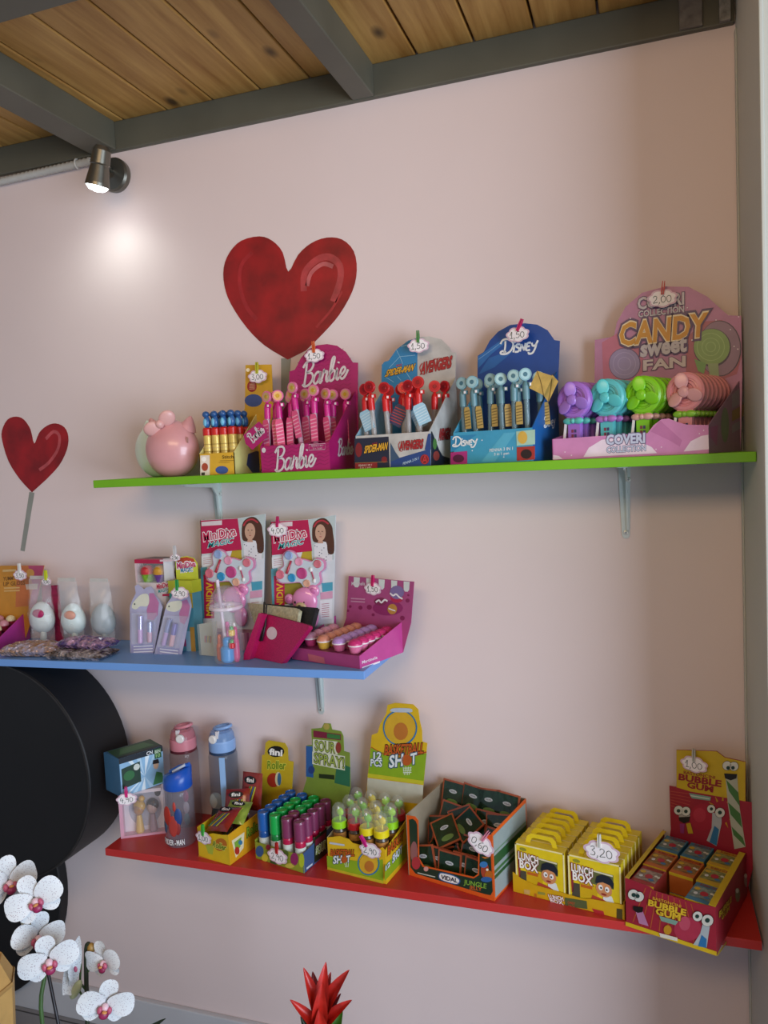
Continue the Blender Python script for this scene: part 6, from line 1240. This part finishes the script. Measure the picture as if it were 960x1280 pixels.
def eyes(b, pl, z, pts, l=4):
    for (x, y, r, px_, py_) in pts: b.pxell(pl, z(x, y), r + .5, r + .5, P('#1c1a18'), l, 18); b.pxell(pl, z(x, y), r, r, EYE, l + 1, 18); b.pxell(pl, z(px_, py_), r * .42, r * .42, P('#1c3a34'), l + 2, 12)
def f(b):
    pl = d.back
    b.pxpoly(pl, [zG(*p) for p in ((370, 42), (655, 52), (710, 95), (857, 127), (857, 404), (725, 380), (470, 335), (371, 305))], GY, 1)
    for k in range(12):
        t = k / 12 * 6.283; c = (690, 480); b.pxpoly(pl, [zG(c[0] + 70 * math.cos(t), c[1] + 80 * math.sin(t)), zG(c[0] + 115 * math.cos(t + .1), c[1] + 125 * math.sin(t + .1)), zG(c[0] + 72 * math.cos(t + .2), c[1] + 82 * math.sin(t + .2))], P('#b8861c'), 2)
    for k in range(6): b.pxpoly(pl, [zG(330, 330 + 20 * k), zG(470, 350 + 26 * k), zG(470, 354 + 26 * k), zG(330, 336 + 20 * k)], P('#b04a3c'), 2)
    b.pxell(pl, zG(560, 515), 17, 17, P('#a01f34'), 3, 24); b.pxell(pl, zG(535, 500), 8, 9, P('#ae2f42'), 4, 18)
    b.pxpoly(pl, [zG(*p) for p in ((715, 210), (800, 215), (815, 430), (860, 725), (780, 740), (735, 430))], P('#a9ac9a'), 3)
    for k in range(3): b.pxpoly(pl, [zG(*p) for p in ((722 + 14 * k, 250 + 160 * k), (742 + 12 * k, 330 + 165 * k), (820 + 15 * k, 440 + 150 * k), (808 + 14 * k, 340 + 150 * k))] if k < 2 else [zG(760, 580), zG(775, 640), zG(860, 725), zG(840, 660)], P('#43703a'), 4)
    b.pxpoly(pl, [zG(*p) for p in ((708, 205), (800, 210), (795, 240), (755, 255), (715, 240))], P('#1a1614'), 5); b.pxpoly(pl, [zG(*p) for p in ((388, 515), (470, 510), (460, 545), (425, 558), (392, 540))], P('#1a1614'), 5)
    b.pxpoly(pl, [zG(*p) for p in ((385, 450), (460, 450), (470, 520), (390, 520))], P('#a9a49a'), 3); b.pxpoly(pl, [zG(*p) for p in ((395, 560), (430, 560), (425, 630), (400, 625))], P('#8c2f6c'), 5); b.pxpoly(pl, [zG(*p) for p in ((440, 560), (470, 555), (490, 630), (455, 630))], P('#b89a1c'), 4)
    b.pxpoly(pl, [zG(*p) for p in ((625, 480), (690, 500), (690, 560), (655, 720), (585, 680), (620, 590))], P('#a9b0b4'), 3.5); b.pxpoly(pl, [zG(*p) for p in ((640, 575), (672, 600), (655, 715), (605, 690))], P('#2f6f9c'), 5)
    eyes(b, pl, zG, ((730, 150, 5.5, 738, 165), (778, 155, 5.5, 772, 165), (388, 465, 5.6, 388, 468), (440, 472, 5.6, 440, 472), (618, 455, 5, 620, 455), (680, 482, 6, 680, 480)), 6)
    b.text(pl, 'BASTONCINI', zG(422, 208), zG(645, 246), zG(422, 188), P('#8c2a1c'), 3, None, 0, .02); b.text(pl, 'BUBBLE', zG(385, 250), zG(688, 302), zG(388, 208), P('#8c1f24'), 3, None, 0, .04); b.text(pl, 'GUM', zG(445, 305), zG(630, 340), zG(448, 266), P('#8c1f24'), 3, None, 0, .04)
    b.pxpoly(pl, [zG(*p) for p in ((460, 345), (615, 372), (610, 400), (480, 382))], P('#7a9c8c'), 3); b.pxpoly(pl, [zG(470, 358), zG(605, 382), zG(605, 390), zG(470, 366)], P('#c0cabc'), 4)
d.prints(f, 'header_lettering')
def f(b):
    pl = d.front
    for k in range(9): b.pxpoly(pl, [zQ(150 + 40 * k, 450 + 14 * k), zQ(60 + 62 * k, 690 + 22 * k), zQ(66 + 62 * k, 694 + 22 * k), zQ(156 + 40 * k, 452 + 14 * k)], P('#b0562a'), 1)
    pts = [(12, 688)] + [p for k in range(22) for p in ((12 + 29.3 * k + 10, 694 + 9.5 * k), (12 + 29.3 * k + 22, 708 + 9.5 * k - 12))] + [(655, 900), (655, 932), (10, 715)]
    b.pxpoly(pl, [zQ(12, 688), zQ(655, 900), zQ(655, 930), zQ(12, 716)], P('#cfae1c'), 2)
    b.pxell(pl, zQ(450, 740), 17, 15, P('#a83048'), 2, 24); b.pxell(pl, zQ(430, 700), 7, 9, P('#b84a60'), 3, 16)
    b.pxpoly(pl, [zQ(*p) for p in ((85, 620), (135, 615), (175, 720), (108, 700))], P('#b0789c'), 3); b.pxpoly(pl, [zQ(*p) for p in ((65, 575), (138, 585), (132, 620), (98, 625), (66, 605))], P('#17120f'), 4)
    b.pxpoly(pl, [zQ(*p) for p in ((560, 690), (610, 700), (585, 870), (490, 850), (540, 770))], P('#a9b4b8'), 3); b.pxpoly(pl, [zQ(*p) for p in ((550, 780), (585, 810), (582, 872), (525, 860))], P('#2a6fa4'), 4)
    eyes(b, pl, zQ, ((68, 495, 6.4, 72, 497), (108, 510, 6.2, 100, 505), (522, 648, 6, 520, 648), (592, 678, 7.2, 592, 676)), 5)
    b.text(pl, 'BASTONCINI', zQ(205, 530), zQ(405, 590), zQ(205, 510), P('#d0a02c'), 4, None, 0, .02); b.text(pl, 'BUBBLE', zQ(172, 570), zQ(440, 645), zQ(176, 530), P('#d6b22a'), 4, P('#7a3a18'), .05, .04); b.text(pl, 'GUM', zQ(225, 632), zQ(400, 680), zQ(228, 590), P('#d6b22a'), 4, P('#7a3a18'), .05, .04)
    b.pxpoly(pl, [zQ(*p) for p in ((250, 645), (385, 685), (365, 712), (265, 682))], P('#7a9c8c'), 4); b.pxell(pl, zQ(310, 745), 5, 6, P('#b8861c'), 4); b.pxpoly(pl, [zQ(*p) for p in ((250, 765), (380, 800), (380, 825), (260, 795))], P('#d8d4c4'), 5)
d.prints(f, 'front_lettering')
def f(b):
    pl = d.side
    b.text(pl, 'BUBBLE', zQ(668, 660), zQ(755, 545), zQ(668, 620), P('#b89a24'), 2, P('#5a2a18'), .05, .03); b.text(pl, 'GUM', zQ(685, 680), zQ(740, 605), zQ(685, 645), P('#b89a24'), 2, P('#5a2a18'), .05, .03)
    b.pxpoly(pl, [zQ(*p) for p in ((655, 915), (925, 545), (925, 560), (655, 935))], P('#b8961c'), 2)
    b.pxell(pl, zQ(800, 500), 3, 9, P('#6f7a5a'), 2); b.pxell(pl, zQ(862, 400), 3, 8, P('#9c8f8c'), 2); b.pxell(pl, zQ(905, 330), 3, 6, P('#8d8f94'), 2); b.pxell(pl, zQ(795, 470), 2, 3, EYE, 3); b.pxell(pl, zQ(855, 365), 2, 3, EYE, 3); b.pxell(pl, zQ(900, 310), 2, 3, EYE, 3)
d.prints(f, 'side_lettering')
def gumbox(main, acc):
    r = thing('gum_box', '', 'gum box'); w, l, h = .0455, .0655, .0415
    one('carton', lambda b: b.box((0, 0, h / 2), (w, l, h), P(main)), r, bevel=.0006)
    pl = Pl((0, 0, h), (1, 0, 0), (0, 1, 0))
    def f(b):
        b.flat(pl, [(-w * .45, -l * .32), (w * .45, -l * .32), (w * .45, l * .30), (-w * .45, l * .30)], mat(acc, .45, vary=.6, scale=120), 1)
        b.text_at(pl, 'BUBBLE GUM', (-w * .3, l * .34), (w * .42, l * .34), (-w * .3, l * .45), P('#8c2a1c'), 2); b.ell(pl, (w * .05, -l * .05), w * .16, l * .12, P('#a8283c'), 3, 14); b.ell(pl, (w * .3, l * .05), w * .07, l * .05, EYE, 4, 10); b.ell(pl, (w * .42, l * .02), w * .06, l * .05, EYE, 4, 10); b.ell(pl, (-w * .25, -l * .12), w * .08, l * .07, P('#c9ccd0'), 3, 10); b.ell(pl, (w * .22, -l * .2), w * .12, l * .06, P('#3a6f9c'), 3, 10); b.ell(pl, (-w * .3, l * .14), w * .12, l * .08, P('#c2a02c'), 2, 10)
    one('top_print', f, r)
    p2 = Pl((0, -l / 2, 0), (1, 0, 0)); one('edge_print', lambda b: b.flat(p2, [(-w / 2, h * .86), (w / 2, h * .86), (w / 2, h), (-w / 2, h)], P('#c9ab24'), 1), r)
    return r
GB = [('orange', gumbox('#b5622a', '#8c6a3a'), {}), ('yellow', gumbox('#b9962a', '#7c7f4c'), {}), ('blue', gumbox('#3a7390', '#6f7f7c'), {}), ('red', gumbox('#96302e', '#8c7a70'), {})]
az = math.atan2(d.U.y, d.U.x); order = [[3, None, 2], [0, 0, 1], [2, 2, 1]]
for lay in range(2):
    for row in range(3):
        for i in range(3):
            k = order[row][i] if lay else (1, 0, 2)[(row + i) % 3]
            if k is None: continue
            nm, pr, s_ = GB[k]
            place(pr, s_, d.at(.19 + .31 * i, .175 + .315 * row, .002 + .0420 * lay), f'small {nm} gum carton, {ORD[i]} from left, {ORD[row]} row, {("lower", "upper")[lay]} layer', 'small gum cartons', (0, 0, az))
# tags of the red shelf
ur = (.97, -.22, 0)
price_tag(*zN(180, 570), -.196, '4,90', '#d81c7c', 'cloud price tag 4,90 with a magenta clothespin on the white window box', u=(.88, .47, 0), wd=.05)
price_tag(*zF(105, 968), -.212, '1,00', '#3aa43a', 'cloud price tag 1,00 with a green clothespin on the roller candy box', u=ur, wd=.05)
price_tag(*zY(285, 1100), -.200, '2,90', '#b01c1c', 'cloud price tag 2,90 with a red clothespin on the spray candy display', u=ur, wd=.058)
price_tag(*zT(335, 1030), -.206, '2,90', '#c21c7c', 'cloud price tag 2,90 with a magenta clothespin on the basketball candy display', u=ur, wd=.056, clip_rot=.6, clip_dx=-.008)
price_tag(*zJ(568, 535), -.210, '0,60', '#d9849c', 'cloud price tag 0,60 with a pink clothespin on the jungle jelly box', u=(.85, -.22, -.48), v=(.45, 0, .88), wd=.064, clip_rot=-.1)
price_tag(*zX(642, 330), -.214, '3,20', '#d8d8d0', 'cloud price tag 3,20 with a white clothespin on the right lunch boxes', u=ur, wd=.072, clip_dx=-.004)
price_tag(*zG(495, 145), -.045, '1,00', '#b9b9b0', 'cloud price tag 1,00 with a white clothespin on the bubble gum header', u=(.93, -.36, 0), wd=.056)
# ------------------------------------------------------------------ plants on a low table in the foreground
def at_depth(px, py, dep): return CAM + ray(px, py) * (dep / FPX)
ZT_ = .30
r = thing('plant_table', 'low wooden plant table below the shelves', 'table', (-.78, -.76, ZF))
TW = mat('#7a5a3c', .5, vary=.2, scale=12)
one('table_top', lambda b: b.box((-.78, -.76, ZT_ - .0125), (.92, .50, .025), TW), r, bevel=.004)
for sx in (-1, 1):
    for sy in (-1, 1): one('leg', lambda b: b.box((-.78 + sx * .42, -.76 + sy * .21, (ZF + ZT_ - .025) / 2 + .0002), (.035, .035, ZT_ - .025 - ZF - .0004), TW), r, bevel=.003)
def petal_mat():
    m = bpy.data.materials.new('orchid_petal'); m.use_nodes = True; nt = m.node_tree; b = nt.nodes['Principled BSDF']
    tc = nt.nodes.new('ShaderNodeTexCoord'); vo = nt.nodes.new('ShaderNodeTexVoronoi'); vo.inputs['Scale'].default_value = 420; vo.inputs['Randomness'].default_value = 1
    nt.links.new(tc.outputs['Object'], vo.inputs['Vector'])
    rp = nt.nodes.new('ShaderNodeValToRGB'); e = rp.color_ramp.elements; e[0].position = .14; e[0].color = lin('#6a3a5c') + [1]; e[1].position = .27; e[1].color = lin('#d4d9dc') + [1]
    nt.links.new(vo.outputs['Distance'], rp.inputs['Fac']); nt.links.new(rp.outputs['Color'], b.inputs['Base Color'])
    b.inputs['Roughness'].default_value = .5; b.inputs['Subsurface Weight'].default_value = .0; return m
PET = petal_mat(); LEAF = mat('#1d3a1c', .35, vary=.2, scale=15); STEM = mat('#3f5f2e', .45, vary=.15, scale=30)
def leaf_mesh(b, base, tip, wd, nrm, m, bend=.15, fold=.12, n=10, power=.8):
    base, tip = V(base), V(tip); ax = tip - base; L = ax.length; nrm = V(nrm); nrm = (nrm - ax * (nrm.dot(ax) / L / L)).normalized(); sd = ax.normalized().cross(nrm)
    vs = []
    for i in range(n + 1):
        t = (1 - math.cos(math.pi * i / n)) / 2; c = base + ax * t + nrm * (bend * L * 4 * t * (1 - t))
        w_ = wd / 2 * ((math.sin(math.pi * i / n) ** .8 * (.72 + .4 * t)) if power < .7 else max(0, math.sin(math.pi * (.08 + .92 * t) ** power)) ** .75 * (t < .999)) + .0004
        for k in (-1, -.5, 0, .5, 1): vs.append(c + sd * (w_ * k) + nrm * (fold * w_ * abs(k) * 2))
    nv = len(vs); th = nrm * .0006; vs2 = vs + [p - th for p in vs]
    fs = [(i * 5 + k, i * 5 + k + 1, i * 5 + k + 6, i * 5 + k + 5) for i in range(n) for k in range(4)]
    b.add(vs2, fs + [tuple(nv + x for x in f_[::-1]) for f_ in fs], m, True)
def make_flower():
    """flower in its own axes: faces -Y, up is +Z, about 78 mm wide"""
    b = MB(); pk = mat('#8c2450', .4, vary=.3, scale=200); yl = mat('#c98a4a', .4)
    b.ball((0, -.006, -.002), (.0055, .006, .006), mat('#d9b8c4', .4), 12, 8); b.ball((0, -.012, -.010), (.0075, .005, .0065), pk, 12, 8); b.ball((-.007, -.009, -.005), (.004, .004, .006), mat('#b0506c', .4), 10, 7); b.ball((.007, -.009, -.005), (.004, .004, .006), mat('#b0506c', .4), 10, 7); b.ball((0, -.014, -.004), (.004, .003, .002), yl, 10, 7)
    o = b.build('flower')
    def pt(ang, L, wd, y, power, cup):
        a = math.radians(ang); b2 = MB(); leaf_mesh(b2, (math.cos(a) * .002, y, math.sin(a) * .002), (math.cos(a) * L, y - .004, math.sin(a) * L), wd, (0, -1, 0), PET, cup, .05, 12, power)
        p = b2.build('petal'); p.parent = o; return p
    for ang, L, wd, y, pw, cup in ((92, .040, .028, .003, .6, .05), (222, .036, .023, .003, .6, .05), (318, .036, .023, .003, .6, .05), (168, .042, .042, -.001, .6, .08), (12, .042, .042, -.001, .6, .08)): pt(ang, L, wd, y, pw, cup)
    return o
proto = make_flower(); used = [False]
def flower(parent, px, py, dep, yaw=0, pitch=0, roll=0, sc=1.0):
    o = copy_tree(proto) if used[0] else proto; used[0] = True
    p = at_depth(px, py, dep); o.parent = parent; o.location = p - V(parent.location)
    look = CAM - p; base = math.atan2(look.x, -look.y)       # turn -Y towards the camera, then off by yaw and pitch
    o.rotation_euler = (M.Rotation(base + yaw, 4, 'Z') @ M.Rotation(pitch, 4, 'X') @ M.Rotation(roll, 4, 'Y')).to_euler(); o.scale = (sc,) * 3
    return p
def pot(root, x, y, rad, h, m, soil=True):
    one('pot', lambda b: b.lathe((x, y, ZT_), [(.001, .0003), (rad * .72, .0003), (rad, h - .012), (rad * 1.06, h - .012), (rad * 1.06, h), (rad * .94, h), (rad * .92, h - .012), (.001, h - .014)], m, 26, caps=False), root)
x, y = -.860, -.815
L1 = thing('potted_orchid', 'white speckled orchid with two flower stems at the bottom left', 'orchid', (x, y, ZT_))
pot(L1, x, y, .06, .13, mat('#b9b2a8', .4))
fs = [(10, 1103, 1.16, .35, -.2, .1, .98), (44, 1124, 1.14, -.1, -.1, -.35, .98), (47, 1170, 1.16, .15, .0, .25, .92), (61, 1199, 1.13, 0, .1, -.1, 1.0), (90, 1206, 1.18, 1.25, .0, .1, .8)]
ps = [flower(L1, *q_) for q_ in fs]
sp = [V((x, y, ZT_ + .12)), at_depth(53, 1280, 1.18), at_depth(56, 1215, 1.19), at_depth(52, 1165, 1.19), at_depth(40, 1120, 1.18), at_depth(8, 1098, 1.17), at_depth(-20, 1105, 1.15)]
one('flower_stem', lambda b: b.tube([V(q_) for q_ in smooth_line([tuple(q_) for q_ in sp], False, 5)], .0032, STEM, 8), L1)
one('support_stake', lambda b: b.tube([at_depth(58, 1205, 1.195), at_depth(73, 1280, 1.17), V((x + .02, y + .01, ZT_ + .09))], .0026, mat('#1f1d22', .4), 8), L1)
for k, (px, py, dp) in enumerate(((22, 1140, 1.2), (34, 1152, 1.21))): one('bud', lambda b: b.ball(at_depth(px, py, dp), (.011, .008, .019), mat('#c9cdbb', .5), 12, 9, rot=M.Rotation(.5 - .9 * k, 3, 'Y')), L1)
for k in range(5):
    t = k * 1.25 + .4; one('leaf', lambda b: leaf_mesh(b, (x, y, ZT_ + .122), (x + .08 * math.cos(t), y + .08 * math.sin(t), ZT_ + .17), .045, (0, 0, 1), LEAF, .18, .1), L1)
L2 = L1
flower(L2, 131, 1201, 1.17, -.75, .0, -.25, .80); flower(L2, 132, 1254, 1.14, -.1, .1, .30, .98)
DS = mat('#26301f', .45, vary=.2)
one('flower_stem', lambda b: b.tube([V(q_) for q_ in smooth_line([tuple(V(q_)) for q_ in (V((x, y, ZT_ + .08)), at_depth(109, 1285, 1.18), at_depth(108, 1230, 1.18), at_depth(108, 1185, 1.18), at_depth(112, 1180, 1.18))], False, 4)], .0034, DS, 8), L2)
for pts in (((109, 1240, 1.18), (100, 1228, 1.18), (101, 1205, 1.18)), ((109, 1215, 1.18), (120, 1206, 1.175), (131, 1204, 1.17)), ((109, 1262, 1.18), (120, 1258, 1.165), (130, 1256, 1.15)), ((108, 1252, 1.18), (100, 1240, 1.18), (97, 1233, 1.18))): one('side_stem', lambda b: b.tube([at_depth(*q_) for q_ in pts], .0016, STEM, 6), L2)
one('bud', lambda b: b.ball(at_depth(95, 1237, 1.175), (.007, .007, .019), mat('#b9c298', .5), 12, 9, rot=M.Rotation(.55, 3, 'Y')), L2)
one('bud', lambda b: b.ball(at_depth(114, 1185, 1.18), (.006, .006, .008), mat('#9c7a3c', .5), 12, 9), L2)
one('petal', lambda b: leaf_mesh(b, at_depth(84, 1243, 1.17), at_depth(99, 1170, 1.16), .022, CAM - at_depth(90, 1210, 1.17), PET, -.1, .2), L2)
for k, (tx, ty, tz) in enumerate(((.09, .02, .175), (.05, .10, .16))): one('leaf', lambda b: leaf_mesh(b, (x, y, ZT_ + .122), (x + tx, y + ty, ZT_ + tz), .045, (0, 0, 1), LEAF, .18, .1), L2)
one('leaf', lambda b: leaf_mesh(b, (x, y, ZT_ + .122), at_depth(207, 1273, 1.22), .05, (0, 0, 1), LEAF, .16, .12), L2)
# bromeliad
dep = 1.30; z0 = Z(340, 1180, 6.857); bx = at_depth(398, 1285, dep)
x, y = bx.x, bx.y
B1 = thing('bromeliad', 'red bromeliad flower with green leaves at the bottom centre', 'plant', (x, y, ZT_))
pot(B1, x, y, .05, .07, mat('#8c5a40', .5))
RB = mat('#b3231a', .35, vary=.25, scale=60); RB2 = mat('#7a1a1c', .35, vary=.25, scale=60); GL2 = mat('#3a6a1c', .35, vary=.2, scale=30); GD = mat('#1c3320', .35, vary=.2, scale=30)
one('flower_stalk', lambda b: b.tube([(x, y, ZT_ + .05), tuple(at_depth(398, 1285, dep)), tuple(at_depth(399, 1250, dep))], [.008, .008, .006], GL2, 10), B1)
br = [((415, 640), (462, 155), .026, 0, RB), ((405, 650), (270, 203), .022, .0, RB), ((430, 650), (662, 222), .026, 0, RB), ((400, 640), (348, 236), .022, .02, RB2), ((420, 640), (504, 240), .02, .02, RB), ((390, 720), (155, 478), .018, -.01, RB), ((440, 720), (684, 480), .02, -.01, RB), ((430, 690), (590, 424), .018, .02, RB2), ((395, 660), (325, 458), .010, -.005, RB2), ((410, 700), (430, 330), .026, -.02, RB), ((420, 820), (400, 560), .03, -.025, RB)]
for (a, t, wd, dz, m) in br:
    A, T = at_depth(*z0(*a), dep + dz * .3), at_depth(*z0(*t), dep + dz); nr = (CAM - A).normalized()
    one('bract', lambda b: leaf_mesh(b, A, T, wd, nr + V(((a[0] - t[0]) * .002, 0, .1)), m, .08, .35, 10, .75), B1)
for (t, wd, m, dz) in (((605, 540), .030, GL2, .01), ((245, 622), .022, GD, .0), ((700, 760), .03, GL2, -.03), ((180, 800), .03, GD, -.03)):
    A, T = at_depth(*z0(430, 980), dep + .01), at_depth(*z0(*t), dep + dz); one('leaf', lambda b: leaf_mesh(b, A, T, wd, (CAM - A).normalized(), m, .1, .3, 10, .8), B1)
for k in range(6):
    t = k * 1.05; one('leaf', lambda b: leaf_mesh(b, (x, y, ZT_ + .06), (x + .15 * math.cos(t), y + .08 * math.sin(t), ZT_ + .075), .035, (0, 0, 1), GL2, .2, .2), B1)
# ochre paper-wrapped pot at the left edge
c = at_depth(-32, 1233, 1.02); hh = c.z - ZT_
o = thing('paper_wrapped_pot', 'ochre paper-wrapped pot at the bottom left edge', 'pot', (c.x, c.y, ZT_))
one('paper_wrap', lambda b: b.lathe((c.x, c.y, ZT_), [(.028, .0003), (.034, hh * .4), (.0495, hh), (.036, hh + .030), (.034, hh + .028), (.044, hh)], mat('#b08a4e', .7, vary=.1, scale=30, bump=.3), 9, smooth=False), o)
one('paper_fold', lambda b: b.lathe((c.x, c.y, ZT_), [(.0502, hh - .003), (.0508, hh), (.0502, hh + .003)], mat('#9c7740', .7), 9, smooth=False, caps=False), o)
